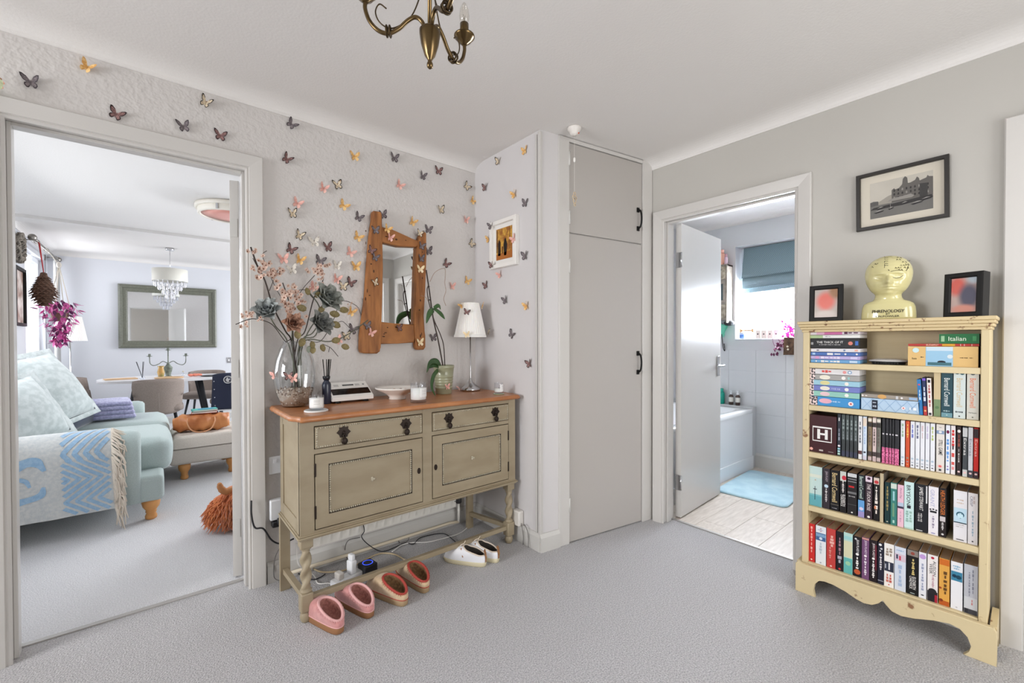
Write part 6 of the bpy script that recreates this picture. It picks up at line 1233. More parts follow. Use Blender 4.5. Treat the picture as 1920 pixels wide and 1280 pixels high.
def blur_photo(name, base, blobs):
    """an out of focus portrait print: soft round patches of colour"""
    if name in MATS: return MATS[name]
    M = D.materials.new(name); M.use_nodes = True; nt = M.node_tree; N = nt.nodes; L = nt.links; b = N['Principled BSDF']; b.inputs['Roughness'].default_value = .25
    tc = N.new('ShaderNodeTexCoord'); prev = None; rgb = N.new('ShaderNodeRGB'); rgb.outputs[0].default_value = lin(base); prev = rgb.outputs[0]
    for cx_, cy_, rx_, ry_, c_ in blobs:
        mp = N.new('ShaderNodeMapping'); mp.vector_type = 'POINT'; mp.inputs['Location'].default_value = (-cx_/rx_, -cy_/ry_, 0); mp.inputs['Scale'].default_value = (1/rx_, 1/ry_, 0)
        L.new(tc.outputs['Object'], mp.inputs[0]); gr = N.new('ShaderNodeTexGradient'); gr.gradient_type = 'SPHERICAL'; L.new(mp.outputs[0], gr.inputs[0])
        sm = N.new('ShaderNodeMapRange'); sm.interpolation_type = 'SMOOTHSTEP'; sm.inputs['From Max'].default_value = .6; L.new(gr.outputs['Fac'], sm.inputs[0])
        mx = N.new('ShaderNodeMix'); mx.data_type = 'RGBA'; L.new(sm.outputs[0], mx.inputs[0]); L.new(prev, mx.inputs[6]); mx.inputs[7].default_value = lin(c_); prev = mx.outputs[2]
    L.new(prev, b.inputs['Base Color']); MATS[name] = M; return M
stand_frame('black standing photo frame with a blurred red portrait, left of the bust', .128, .17, .612, 2.405, 3, blur_photo('blurred_red_photo', (176, 164, 156), [(0, .095, .05, .06, (206, 92, 76)), (.04, .14, .04, .05, (150, 104, 66)), (0, .03, .06, .03, (196, 184, 178))]), 4)
stand_frame('deep black photo frame with a blurred red and navy portrait, right of the bust', .112, .172, .170, 2.40, -17, blur_photo('blurred_navy_photo', (186, 160, 152), [(-.02, .12, .035, .05, (206, 96, 84)), (.015, .08, .04, .07, (80, 78, 96)), (0, .03, .05, .025, (206, 140, 124)), (.03, .15, .03, .03, (170, 180, 190))]), 3, .05)
# ceramic phrenology head
m_cer = mat('cream_ceramic_glaze', (206, 198, 146), .14, coat=.6)
t = thing('phrenology_head', 'glossy cream ceramic bald head bust with black markings', 'bust', M=face_x(2.425, .392, CT) @ RY(R(9)))
def bust():
    mb = MB(); rows = []; NS = 96
    prof = [(0, .086, .040, 0), (.004, .090, .044, 0), (.03, .089, .044, 0), (.05, .087, .043, -.001), (.066, .082, .041, -.002), (.075, .07, .038, -.003), (.082, .052, .036, -.003), (.092, .045, .037, -.003), (.105, .043, .038, 0), (.112, .047, .043, .004), (.12, .055, .050, .007), (.13, .062, .056, .008), (.145, .069, .062, .007), (.16, .074, .066, .005), (.175, .077, .069, .003), (.19, .0785, .071, .001), (.205, .078, .071, 0), (.22, .075, .069, -.001), (.235, .069, .064, -.002), (.25, .058, .055, -.003), (.26, .046, .044, -.003), (.268, .030, .029, -.003), (.272, .014, .013, -.003), (.2732, .002, .002, -.003)]
    Z_ = []
    for (a0, b0, c0, d0), (a1, b1, c1, d1) in zip(prof, prof[1:]):
        for k_ in range(5): f = k_/5; Z_.append((a0+(a1-a0)*f, b0+(b1-b0)*f, c0+(c1-c0)*f, d0+(d1-d0)*f))
    Z_.append(prof[-1])
    def G(x, y, cx_, cy_, sx, sy): return math.exp(-((x-cx_)/sx)**2-((y-cy_)/sy)**2)
    for z_, rx, ry, off in Z_:
        ring = []; p_ = 2.0 if z_ > .085 else 2.6
        for i in range(NS):
            a_ = 2*PI*i/NS; ca, sa = math.cos(a_), math.sin(a_)
            x = rx*math.copysign(abs(ca)**(2/p_), ca); d = ry*math.copysign(abs(sa)**(2/p_), sa)+off
            if sa > 0 and z_ > .1:
                d += .034*G(x, z_, 0, .157, .0095, .019)*(1 if z_ < .172 else math.exp(-((z_-.172)/.012)**2)); d += .009*G(x, z_, 0, .151, .015, .007)
                for s_ in (-1, 1):
                    d -= .017*G(x, z_, s_*.027, .176, .015, .011); d += .012*G(x, z_, s_*.027, .1755, .011, .005); d += .007*G(x, z_, s_*.028, .191, .02, .006); d += .003*G(x, z_, s_*.036, .15, .014, .014)
                d += .010*G(x, z_, 0, .1355, .020, .0045)+.010*G(x, z_, 0, .1265, .016, .004)-.006*G(x, z_, 0, .131, .024, .0022); d += .010*G(x, z_, 0, .110, .018, .008)
            ring.append(Vector((x, z_, d)))
        rows.append(ring)
    mb.rings(rows)
    return mb
bu = bust().obj('head', m_cer, t)
m_ink = col((44, 40, 34), .5)
def on_head(x, y, lift=.0006):
    """front surface of the head under local x, y"""
    best = None
    for v in bu.data.vertices:
        if v.co.z > 0:
            q = (v.co.x-x)**2+(v.co.y-y)**2
            if best is None or q < best[0]: best = (q, v.co)
    c_ = best[1]; return Vector((x, y, c_.z+lift))
def hl(pts, r_=.0009): return MB().tube([on_head(*p) for p in pts], r_, 5).obj('ink_line', m_ink, t)
hl([(-.012, .268), (-.013, .255), (-.0125, .24), (-.012, .225), (-.0125, .214)])
for y in (.258, .25, .242, .232, .224): hl([(-.012, y), (-.006, y+.001), (-.001, y-.001)])
rq = random.Random(77)
for (x, y, n_) in ((.026, .258, 4), (.024, .248, 4), (.042, .236, 4), (.05, .226, 4), (.056, .245, 3), (.036, .222, 5), (.02, .212, 5), (.048, .212, 4), (.03, .203, 4), (-.045, .238, 3), (-.055, .226, 2)):
    for k_ in range(n_):
        xx = x+k_*.0042; 
        if abs(xx) < .066: hl([(xx, y), (xx+.0022, y-.0052)] if k_ % 2 else [(xx+.001, y-.004), (xx+.003, y+.001)], .0008)
hl([(.008, .196), (.018, .199), (.03, .201), (.042, .199), (.05, .193)]); hl([(.015, .172), (.025, .168), (.036, .17), (.046, .178)]); hl([(.062, .222), (.06, .206), (.055, .196)])
hl([(.0, .205), (.003, .2)], .0012)
text('PHRENOLOGY', t, .0, .034, .104, .013, m_ink, .0449, 0, .1, .02); text('BY', t, -.0, .0225, .014, .006, m_ink, .0449, 0, 0, .02); text('L.N.FOWLER', t, -.002, .0125, .076, .0075, m_ink, .0449, 0, 0, .01)
# framed waterfront print above
fr = [onX(*q, 2.53) for q in ((1605, 332), (1780, 288), (1783, 404), (1608, 435))]
t = thing('framed_print', 'black framed monochrome print of a waterfront building', 'picture', M=face_x(XB-.001, .372, 1.8205) @ RZ(R(.6)))
frame_rect(MB(), .306, .258, [(0, 0), (0, .02), (.0015, .022), (.0135, .022), (.015, .018), (.015, .004)]).obj('frame', mat('dark_walnut_black', (34, 30, 26), .4), t)
MB().box(-.139, .139, -.115, .115, .002, .006).obj('mount', col((222, 214, 198), .7), t)
pr = thing('x', None, None) if False else None
W_, H_ = .208, .162; pt_ = MB().poly([(-W_/2, -H_/2, 0), (W_/2, -H_/2, 0), (W_/2, H_/2, 0), (-W_/2, H_/2, 0)]).obj('print', mat('faded_sky_print', (196, 190, 178), .6, c2=(206, 200, 188), scale=6), t, T(0, 0, .0064))
def pp(pts, c_, z_): MB().poly([((x-.5)*W_, (y-.5)*H_, z_) for x, y in pts]).obj('printed_shape', col(c_, .6), pt_)
pp([(0, .33), (.12, .42), (.3, .56), (.46, .62), (.6, .5), (1, .5), (1, .3), (0, .3)], (164, 158, 148), .0001)
pp([(0, 0), (1, 0), (1, .36), (0, .36)], (118, 116, 112), .0002)
pp([(0, .34), (.14, .36), (.14, .46), (.06, .48), (0, .46)], (96, 94, 92), .0003)
pp([(.36, .36), (1, .36), (1, .84), (.94, .86), (.92, .9), (.90, .84), (.80, .80), (.79, .87), (.76, .92), (.73, .84), (.66, .80), (.62, .80), (.61, .95), (.575, 1.0), (.54, .94), (.53, .80), (.48, .72), (.42, .70), (.40, .74), (.36, .70)], (104, 100, 96), .0004)
for i in range(9):
    for j in range(3): x = .39+.065*i; y = .44+.10*j; pp([(x, y), (x+.026, y), (x+.026, y+.05), (x+.013, y+.065), (x, y+.05)], (54, 52, 52) if (i+j) % 4 else (150, 146, 140), .0005)
pp([(.80, .36), (.92, .36), (.92, .70), (.80, .72)], (66, 64, 64), .00055)
pp([(.28, .40), (.34, .46), (.66, .50), (.72, .44), (.68, .40)], (150, 146, 140), .0006); pp([(.06, .30), (.98, .38), (1, .30), (.5, .24), (0, .24)], (58, 56, 56), .00065)
for x, y, l in ((.06, .16, .18), (.30, .20, .1), (.66, .22, .2), (.80, .28, .2), (.1, .25, .16), (.5, .27, .14)): pp([(x, y), (x+l, y+.03), (x+l*.85, y-.005), (x+l*.2, y-.03)], (44, 42, 44), .0007); pp([(x+.02, y+.012), (x+l*.8, y+.04), (x+l*.5, y+.05)], (176, 172, 166), .00072)
pp([(.335, .2), (.341, .2), (.341, .36), (.335, .36)], (150, 146, 140), .00074)
MB().box(-.139, .139, -.115, .115, .0095, .0105).obj('glass', glass('picture_glass', (252, 252, 252), .03), t)

# ------------------------------------------------------------------ rustic mirror over the sideboard
m_rust = mat('reclaimed_pine', (120, 72, 36), .6, c2=(176, 116, 62), scale=6, detail=8, lo=.3, hi=.7, stretch=(7, 1, 1.2), bump=.25, bscale=12, bdist=.004)
m_rust2 = mat('reclaimed_pine_rail', (126, 78, 40), .6, c2=(180, 120, 66), scale=6, detail=8, lo=.3, hi=.7, stretch=(1.2, 1, 8), bump=.25, bscale=12, bdist=.004)
m_burn = mat('burnt_knot', (70, 42, 24), .8)
t = thing('rustic_mirror', 'narrow mirror in a chunky reclaimed wood frame above the sideboard', 'mirror', M=face_y(1.08, YA-.003, 1.52))
def mw(x, z): return (x-1.08, z-1.52)
def plank_(pts, z0, z1, m, nm, b_=.007):
    o = MB().prism([mw(*p) for p in pts], z0, z1, bev=b_).obj(nm, m, t); return o
lp = plank_([(.952, 1.912), (.992, 1.914), (.999, 1.90), (1.001, 1.6), (.992, 1.3), (.986, 1.15), (.982, 1.128), (.965, 1.116), (.90, 1.118), (.878, 1.124), (.871, 1.14), (.876, 1.22), (.905, 1.42), (.918, 1.6), (.932, 1.76), (.936, 1.80), (.946, 1.815), (.946, 1.90)], .004, .046, m_rust, 'left_post')
rp = plank_([(1.243, 1.838), (1.272, 1.846), (1.279, 1.838), (1.277, 1.7), (1.268, 1.5), (1.257, 1.34), (1.262, 1.26), (1.270, 1.22), (1.270, 1.15), (1.258, 1.134), (1.216, 1.134), (1.205, 1.148), (1.203, 1.2), (1.196, 1.25), (1.204, 1.4), (1.212, 1.6), (1.222, 1.76), (1.230, 1.80)], .004, .044, m_rust, 'right_post')
tr_ = plank_([(.996, 1.832), (1.06, 1.826), (1.16, 1.80), (1.232, 1.786), (1.226, 1.756), (1.212, 1.748), (1.10, 1.736), (.997, 1.745)], .004, .04, m_rust2, 'top_rail')
br_ = plank_([(.990, 1.296), (1.08, 1.288), (1.199, 1.286), (1.203, 1.20), (1.196, 1.178), (1.09, 1.172), (.986, 1.170)], .004, .038, m_rust2, 'bottom_rail')
MB().prism([mw(*p) for p in ((.985, 1.76), (1.225, 1.77), (1.21, 1.28), (.98, 1.285))], .004, .014).obj('glass', m_mirror, t)
rq = random.Random(12)
for po, (x0, x1, z0, z1, n_) in ((lp, (.90, .97, 1.16, 1.85, 7)), (rp, (1.225, 1.25, 1.2, 1.75, 6)), (tr_, (1.02, 1.2, 1.76, 1.785, 4)), (br_, (1.0, 1.18, 1.19, 1.27, 5))):
    for i in range(n_):
        x, z = mw(rq.uniform(x0, x1), rq.uniform(z0, z1)); a_, b_ = rq.uniform(.002, .006), rq.uniform(.003, .012)
        if po in (tr_, br_): a_, b_ = b_, a_
        zt_ = {lp: .046, rp: .044, tr_: .04, br_: .038}[po]
        MB().poly([(x+a_*math.cos(2*PI*k_/10), z+b_*math.sin(2*PI*k_/10), zt_+.0003) for k_ in range(10)]).obj('knot', m_burn, po)
# picture on the side wall
t = thing('white_framed_photo', 'small white box framed autumn photo on the side wall', 'picture', M=face_x(XC-.001, 2.062, 1.783))
frame_rect(MB(), .256, .292, [(0, 0), (0, .028), (.002, .03), (.022, .03), (.024, .026), (.024, .012)]).obj('frame', mat('white_frame_paint', (232, 229, 224), .4), t)
MB().box(-.106, .106, -.124, .124, .002, .012).obj('mount', col((228, 226, 222), .7), t)
ph = MB().poly([(-.078, -.096, .0125), (.078, -.096, .0125), (.078, .096, .0125), (-.078, .096, .0125)]).obj('photo', mat('autumn_leaves_print', (206, 158, 62), .5, c2=(150, 92, 36), scale=38, detail=4), t)
for pts, c_ in (([(-.078, -.096), (.078, -.096), (.078, -.05), (-.078, -.06)], (170, 104, 50)), ([(-.06, -.07), (-.035, -.07), (-.033, .01), (-.05, .03), (-.062, .005)], (50, 34, 24)), ([(.0, -.075), (.022, -.075), (.03, -.01), (.02, .02), (.012, .035), (.002, .02), (-.006, -.01)], (36, 30, 28)), ([(-.02, -.06), (-.01, -.06), (-.008, -.02), (-.02, -.015)], (96, 60, 36)), ([(-.075, -.05), (-.066, -.05), (-.064, .09), (-.072, .09)], (92, 62, 34)), ([(.05, -.04), (.056, -.04), (.058, .094), (.052, .094)], (126, 84, 40))):
    MB().poly([(x, y, .0128) for x, y in pts]).obj('printed_shape', col(c_, .6), t)
# ------------------------------------------------------------------ chandelier
m_brass = mat('antique_brass', (118, 98, 68), .28, 1, c2=(86, 70, 46), scale=6)
m_dbrass = mat('dark_brass_wire', (70, 56, 36), .4, .8)
cc = EYE+ray(806, 95)*1.1
t = thing('chandelier', 'antique brass three arm candle chandelier hanging from the hall ceiling', 'chandelier', M=T(cc.x, cc.y, 0))
ZB = 1.877
MB().lathe([(.003, ZB), (.0075, ZB+.004), (.008, ZB+.012), (.005, ZB+.018), (.006, ZB+.022), (.013, ZB+.032), (.022, ZB+.06), (.026, ZB+.085), (.0265, ZB+.095), (.024, ZB+.098), (.003, ZB+.098)], 28).obj('bowl', m_brass, t)
MB().tube([(0, 0, ZB+.09), (0, 0, CEIL-.02)], .0055, 10).obj('stem', m_brass, t)
MB().lathe([(.012, CEIL-.05), (.05, CEIL-.02), (.055, CEIL-.001)], 24).obj('ceiling_rose', m_brass, t)
fwd = Vector((CF.x, CF.y, 0)).normalized(); rgt = Vector((CR.x, CR.y, 0)).normalized()
for th in (27, -95, 147):
    d = fwd*math.cos(R(th))+rgt*math.sin(R(th)); u_ = Vector((0, 0, 1)); RA = .16
    def P(r_, z_): return d*r_+u_*(ZB+z_)
    ar = MB().tube(smooth_path([P(.012, .09), P(.018, .115), P(.035, .128), P(.055, .118), P(.078, .096), P(.105, .083), P(.13, .09), P(.15, .112), P(RA, .14), P(RA, .158)], 6), .0052, 10).obj('arm', m_brass, t)
    MB().tube(smooth_path([P(.004, .30), P(.014, .22), P(.04, .14), P(.07, .108), P(.1, .096), P(.125, .11), P(.135, .135), P(.125, .155), P(.108, .145)], 6), .0018, 6).obj('scroll_wire', m_dbrass, ar)
    c_ = P(.103, .088); s_ = d.cross(u_)
    for k_ in (-1, 1): MB().tube([c_+d*.004*k_+(u_*math.cos(2*PI*i/20)+s_*math.sin(2*PI*i/20))*.0125 for i in range(21)], .0024, 6).obj('wire_ring', m_dbrass, ar)
    b_ = P(RA, 0); z0 = ZB+.155
    MB().lathe([(.006, z0), (.009, z0+.005), (.019, z0+.012), (.026, z0+.022), (.0295, z0+.025), (.0295, z0+.028), (.026, z0+.029), (.012, z0+.027)], 26, (b_.x, b_.y, 0)).obj('drip_pan', m_brass, t)
    MB().lathe([(.0125, z0+.028), (.0125, z0+.062), (.011, z0+.063)], 20, (b_.x, b_.y, 0)).obj('candle_sleeve', m_brass, t)
    bl = MB().lathe([(.009, z0+.062), (.0135, z0+.075), (.0145, z0+.085), (.0125, z0+.102), (.006, z0+.118), (.001, z0+.124)], 20, (b_.x, b_.y, 0)).obj('candle_bulb', glass('bulb_glass', (250, 248, 244), .14), t)
    MB().tube([(b_.x, b_.y, z0+.06), (b_.x, b_.y, z0+.078)], .003, 8).tube(smooth_path([(b_.x-.005, b_.y, z0+.078), (b_.x-.003, b_.y, z0+.088), (b_.x, b_.y, z0+.08), (b_.x+.003, b_.y, z0+.088), (b_.x+.005, b_.y, z0+.078)], 4), .0006, 4).obj('filament', col((176, 172, 166), .4), bl)
# ceiling pull switch with charm
p = onZ(1077, 246, CEIL-.02)
t = thing('pull_switch', 'white round ceiling pull switch with cord and cream charm', 'pull switch', M=T(p.x, p.y, CEIL))
MB().lathe([(.036, -.0005), (.038, -.004), (.036, -.016), (.026, -.022), (.025, -.034), (.018, -.042), (.001, -.044)], 28).obj('housing', mat('white_switch_plastic', (226, 221, 215), .35), t)
MB().ball((.008, -.024, -.036), .0045, 8, 6).obj('neon_lens', col((190, 90, 60), .3), t)
zc = onX(1077, 300, p.x).z-CEIL; zk = onX(1077, 374, p.x).z-CEIL
MB().tube([(0, 0, -.04), (0, 0, zk+.045)], .0008, 5).obj('cord', col((226, 222, 216)), t)
MB().lathe([(.002, zc+.016), (.006, zc+.008), (.006, zc-.006), (.002, zc-.012)], 10).obj('bead', col((236, 234, 230), .4), t)
ch = MB(); pf = face_y(0, 0, 0) @ RZ(0)
for x, z, r_ in ((0, .03, .010), (-.008, .012, .010), (.008, .010, .010), (0, -.008, .012), (.002, -.028, .008)): ch.tube([(x+r_*math.cos(2*PI*i/14)*.9, -.001, zk+z+r_*math.sin(2*PI*i/14)) for i in range(15)], .0022, 5)
ch.obj('charm', mat('cream_carved_charm', (206, 184, 150), .6), t)
# ------------------------------------------------------------------ radiator, skirting pipe, sockets
t = thing('radiator', 'white ridged panel radiator on the wall behind the sideboard', 'radiator', M=T(1.04, YA, 0))
mb = MB(); n_ = 18; x0, x1 = -.45, .43
rows = []
for z in (.135, .15, .185, .2, .55, .575, .59):
    row = []
    for i in range(n_*8+1):
        f = i/(n_*8); w_ = max(0, math.sin(f*n_*2*PI))**.6*.014 if .18 < z < .57 else 0
        row.append(Vector((x0+(x1-x0)*f, -.062-w_, z)))
    rows.append(row)
mb.rings(rows, closed=False); mb.box(x0, x1, -.0605, -.048, .136, .589); mb.obj('panel', mat('white_radiator_enamel', (226, 223, 216), .3, coat=.2), t)
for x in (-.35, .33): MB().box(x-.015, x+.015, -.048, -.001, .2, .5).obj('bracket', m_upvc, t)
v_ = MB().tube([(.455, -.055, .03), (.455, -.055, .15)], .0075, 10).obj('feed_pipe', mat('white_radiator_enamel', (226, 223, 216), .3), t)
MB().lathe([(.014, .15), (.02, .155), (.02, .19), (.013, .2)], 14, (.455, -.055, 0)).tube([(.42, -.055, .17), (.455, -.055, .17)], .008, 8).obj('valve', mat('black_valve', (50, 50, 52), .4), t)
MB().tube([(-.455, -.055, .03), (-.455, -.055, .165), (-.44, -.055, .165)], .0075, 8).obj('return_pipe', mat('white_radiator_enamel', (226, 223, 216), .3), t)
o = MB().tube([(.50, YA-.032, .028), (1.44, YA-.032, .028), (1.495, YA-.055, .03)], .009, 10).obj('heating_pipe', mat('cream_painted_pipe', (206, 194, 172), .45), None); tag(o, 'cream painted heating pipe along the skirting behind the sideboard', 'pipe')
t = thing('wall_socket', 'white double wall socket between the door frame and sideboard', 'socket', M=face_y(.462, YA-.0005, .575))
MB().box(-.03, .043, -.043, .043, 0, .009, bev=.003).obj('plate', m_upvc, t); MB().box(-.012, .004, .012, .03, .009, .012).obj('switch', m_upvc, t)
t = thing('plug_adapter', 'white plug adapter with black plugs low beside the door frame', 'adapter', M=face_y(.458, YA-.0005, .35))
MB().box(-.028, .04, -.04, .06, 0, .035, bev=.006).obj('body', m_upvc, t)
MB().box(-.02, .05, -.075, -.045, .004, .04, bev=.006).box(.0, .05, -.06, -.03, .03, .06, bev=.006).obj('black_plug', mat('black_plastic', (34, 34, 38), .4), t)
t = thing('socket_box', 'white surface socket box low on the side wall', 'socket', M=face_x(XC-.0005, onX(972, 985, 1.655).y, .145))
MB().box(-.036, .036, -.045, .045, 0, .04, bev=.008).obj('box', mat('cream_plastic', (214, 210, 204), .4), t)
# cables
m_cb = mat('black_cable', (32, 32, 36), .5); m_cw = mat('white_cable', (226, 224, 220), .45); m_cc = mat('cream_flex', (190, 172, 140), .5); m_cg = mat('grey_cable', (96, 92, 90), .5)
def cable(label, pts, r_, m, n_=6): return tag(MB().tube(smooth_path(pts, n_), r_, 7).obj('cable', m, None), label, 'cable', 'cables round the sideboard')
YC = YA-.05
def WP(px, py, y=YC): return onY(px, py, y)
def GP(px, py, z=.006): return onZ(px, py, z)
cable('black cable looping from the door frame to the plug adapter', [Vector((.352, 2.36, .43)), Vector((.352, 2.355, .36)), Vector((.365, 2.352, .30)), Vector((.40, 2.352, .285)), Vector((.435, 2.35, .22)), Vector((.475, 2.34, .195)), Vector((.53, 2.335, .205))], .004, m_cb)
cable('thin grey wire hanging beside the door frame', [Vector((.478, 2.33, .29)), Vector((.478, 2.34, .2)), Vector((.455, 2.37, .13)), Vector((.445, 2.37, .05)), Vector((.46, 2.36, .012)), Vector((.53, 2.3, .006))], .0018, m_cg)
cable('thin dark wire drooping from under the sideboard to the floor', [WP(680, 978, 2.31), WP(683, 995, 2.31), WP(678, 1006, 2.305), WP(690, 1020, 2.3), Vector(GP(710, 1032, .01)), Vector(GP(725, 1032)), Vector(GP(760, 1018)), Vector(GP(775, 1020)), Vector(GP(790, 1007)), Vector(GP(830, 1000)), Vector(GP(850, 1012)), Vector(GP(856, 1018))], .0026, m_cb)
cable('grey wire curving down to the black cube speaker', [WP(675, 1007, 2.305), WP(652, 1014, 2.305), Vector(GP(647, 1036, .03)), Vector(GP(655, 1052)), Vector(GP(662, 1066)), Vector(GP(668, 1075))], .0022, m_cg)
cable('looped grey wire lying on the carpet under the radiator', [Vector(GP(750, 1018)), Vector(GP(746, 1010, .012)), Vector(GP(755, 1005, .02)), Vector(GP(766, 1006, .02)), Vector(GP(764, 1014, .01)), Vector(GP(752, 1019))], .002, m_cg)
cable('white cable running across the carpet behind the stretcher', [Vector(GP(735, 1034)), Vector(GP(752, 1022)), Vector(GP(772, 1017)), Vector(GP(800, 1016)), Vector(GP(828, 1010)), Vector(GP(860, 1000)), Vector(GP(880, 986))], .0028, m_cw)
cable('cream flex arching over the carpet behind the slippers', [Vector(GP(588, 1066)), Vector(GP(605, 1072)), Vector(GP(640, 1070)), Vector(GP(665, 1060)), Vector(GP(692, 1045)), Vector(GP(715, 1037)), Vector(GP(740, 1039)), Vector(GP(757, 1048)), Vector(GP(768, 1052))], .0042, m_cc)
cable('white lead dropping beside the twisted leg to the extension block', [Vector((.53, 2.29, .2)), Vector((.535, 2.27, .1)), Vector(GP(588, 1078)), Vector(GP(596, 1093)), Vector(GP(615, 1093)), Vector(GP(632, 1095)), Vector(GP(645, 1088, .03))], .0028, m_cw)
cable('black lead at the back of the left leg', [Vector(GP(560, 1075)), Vector(GP(585, 1086)), Vector(GP(600, 1082)), Vector(GP(610, 1076))], .003, m_cb)
py_ = onX(972, 985, 1.655).y
for i, dy in enumerate((-.05, -.095)): cable(('first', 'second')[i]+' grey wire loop over the skirting by the side wall socket', [Vector((XC-.012, py_-.02+dy*.3, .11)), Vector((XC-.022, py_+dy*.7, .12)), Vector((XC-.026, py_+dy, .095)), Vector((XC-.024, py_+dy-.006, .05)), Vector((XC-.03, py_+dy-.012, .006))], .002, m_cg)
# extension block and plugs
p = GP(640, 1094, 0)
t = thing('extension_block', 'white extension block with two plugs on the carpet', 'extension lead', M=T(p.x+.005, p.y, 0) @ RZ(R(14)))
MB().box(-.05, .10, -.028, .028, 0, .03, bev=.006).obj('block', m_upvc, t)
MB().box(-.03, .0, -.02, .024, .03, .062, bev=.006).obj('plug', mat('cream_plastic', (214, 210, 204), .4), t); MB().box(.035, .068, -.022, .022, .03, .095, bev=.007).box(.04, .062, -.018, .018, .095, .125, bev=.006).obj('plug', m_upvc, t)
p = GP(693, 1079, 0)
t = thing('cube_speaker', 'small black cube speaker with a blue light ring on the carpet', 'speaker', M=T(p.x+.002, p.y+.03, 0) @ RZ(R(10)))
MB().box(-.036, .036, -.036, .036, 0, .055, bev=.006, seg=3).obj('body', mat('black_plastic_matt', (30, 31, 36), .45), t)
MB().rings([[Vector((r_*math.cos(2*PI*i/32), r_*math.sin(2*PI*i/32), z)) for i in range(32)] for r_, z in ((.022, .0548), (.022, .0558), (.0265, .0558), (.0265, .0548))], cap0=False, cap1=False).obj('light_ring', mat('blue_led_ring', (50, 80, 230), .4, emit=1.2), t)
# ------------------------------------------------------------------ shoes
def sole_outline(L_, W_, n=36, toe=1.0):
    P = []
    for i in range(n):
        a_ = 2*PI*i/n; y = math.sin(a_); f = (y+1)/2      # 0 heel .. 1 toe
        w = W_/2*(.80+.34*f-.16*math.sin(PI*f)*(1-f))*math.copysign(abs(math.cos(a_))**.75, math.cos(a_)); P.append((w+.006*math.sin(PI*f), f*L_))
    return P
def shoe_loft(out, rim, zs, ztop, n_=8, pw=.62, bulge=.006):
    rows = []
    for k_ in range(n_+1):
        s_ = k_/n_; row = []
        for i, ((x, y), r_) in enumerate(zip(out, rim)):
            q = s_**1.35; zz = zs+(r_.z-zs)*math.sin(s_*PI/2)**.9
            px_, py_ = x+(r_.x-x)*q, y+(r_.y-y)*q; cx_ = 0; l_ = math.hypot(x, y-.1) or 1
            b_ = bulge*math.sin(PI*s_); row.append(Vector((px_+b_*x/l_, py_+b_*(y-.1)/l_, zz)))
        rows.append(row)
    return rows
def rim_curve(yc, a_, b_, z0, slope, n=36): return [Vector((a_*math.cos(2*PI*i/n), yc+b_*math.sin(2*PI*i/n), z0+slope*math.sin(2*PI*i/n)+.004*math.cos(4*PI*i/n))) for i in range(n)]
def slipper(label, M, up, sole, trim, lin_, group):
    t = thing('slipper', label, 'slipper', group, M); L_, W_ = .262, .094; o = sole_outline(L_, W_)
    mb = MB(); mb.rings([[Vector((x*s_, .131+(y-.131)*s_, z)) for x, y in o] for z, s_ in ((0, .95), (.004, .99), (.02, 1.0), (.026, .99))]); mb.obj('sole', sole, t)
    rim = rim_curve(.078, .037, .066, .078, .022)
    rows = shoe_loft([(x*.985, .131+(y-.131)*.985) for x, y in o], rim, .024, .09); mb = MB(); mb.rings(rows, cap0=False, cap1=False); mb.obj('upper', up, t)
    MB().tube(rim+[rim[0]], .0058, 8, caps=False).obj('rim_trim', trim, t)
    st = MB()
    for i in range(0, 36):
        p_ = rim[i]; c_ = Vector((0, .078, p_.z)); d = (p_-c_).normalized(); st.tube([p_+d*.006+Vector((0, 0, .002)), p_+d*.0085+Vector((0, 0, -.008))], .0012, 4)
    st.obj('stitching', trim, t)
    inn = [[Vector((r_.x*.90, .072+(r_.y-.072)*.90, r_.z-.001)) for r_ in rim], [Vector((r_.x*.94, .078+(r_.y-.078)*.98, .052)) for r_ in rim], [Vector((r_.x*.84, .08+(r_.y-.072)*1.0, .036)) for r_ in rim], [Vector((r_.x*.2, .08+(r_.y-.072)*.2, .033)) for r_ in rim]]
    mb = MB(); mb.rings(inn, cap0=False); mb.obj('fleece_lining', lin_, t)
    MB().tube([(0, .004, .03), (0, .003, .045), (0, .009, .058)], .0012, 5).obj('heel_seam', trim, t)
    MB().tube([Vector((x*.995, .131+(y-.131)*.995, .029)) for x, y in o]+[Vector((o[0][0]*.995, .131+(o[0][1]-.131)*.995, .029))], .0022, 6).obj('welt', trim if up != trim else sole, t)
    return t
m_pk = mat('pink_suede', (190, 128, 126), .9, c2=(202, 142, 138), scale=40, sheen=.5, bump=.15, bscale=200); m_pkt = mat('pale_pink_trim', (214, 164, 162), .8); m_gum = mat('gum_sole', (142, 100, 66), .7); m_pkl = mat('pink_fleece', (150, 100, 92), .95, c2=(176, 122, 112), scale=90, bump=.8, bscale=120, bdist=.004)
m_tn = mat('tan_suede', (190, 164, 130), .9, c2=(202, 178, 146), scale=40, sheen=.5, bump=.15, bscale=200); m_tnt = mat('brick_red_trim', (166, 66, 56), .8); m_tns = mat('tan_sole', (160, 136, 104), .7); m_tnl = mat('brown_fleece', (112, 84, 56), .95, c2=(142, 110, 76), scale=90, bump=.8, bscale=120, bdist=.004)
def heel_at(px, py, ang): p = onZ(px, py, 0); return T(p.x, p.y+.005, 0) @ RZ(R(ang))
slipper('pink suede slipper nearest the left leg of the sideboard', heel_at(641, 1190, 14), m_pk, m_gum, m_pkt, m_pkl, 'slippers by the sideboard')
slipper('second pink suede slipper, right of its mate', heel_at(698, 1160, 12), m_pk, m_gum, m_pkt, m_pkl, 'slippers by the sideboard')
slipper('tan suede slipper with red stitched rim next to the pink pair', heel_at(763, 1137, 16), m_tn, m_tns, m_tnt, m_tnl, 'slippers by the sideboard')
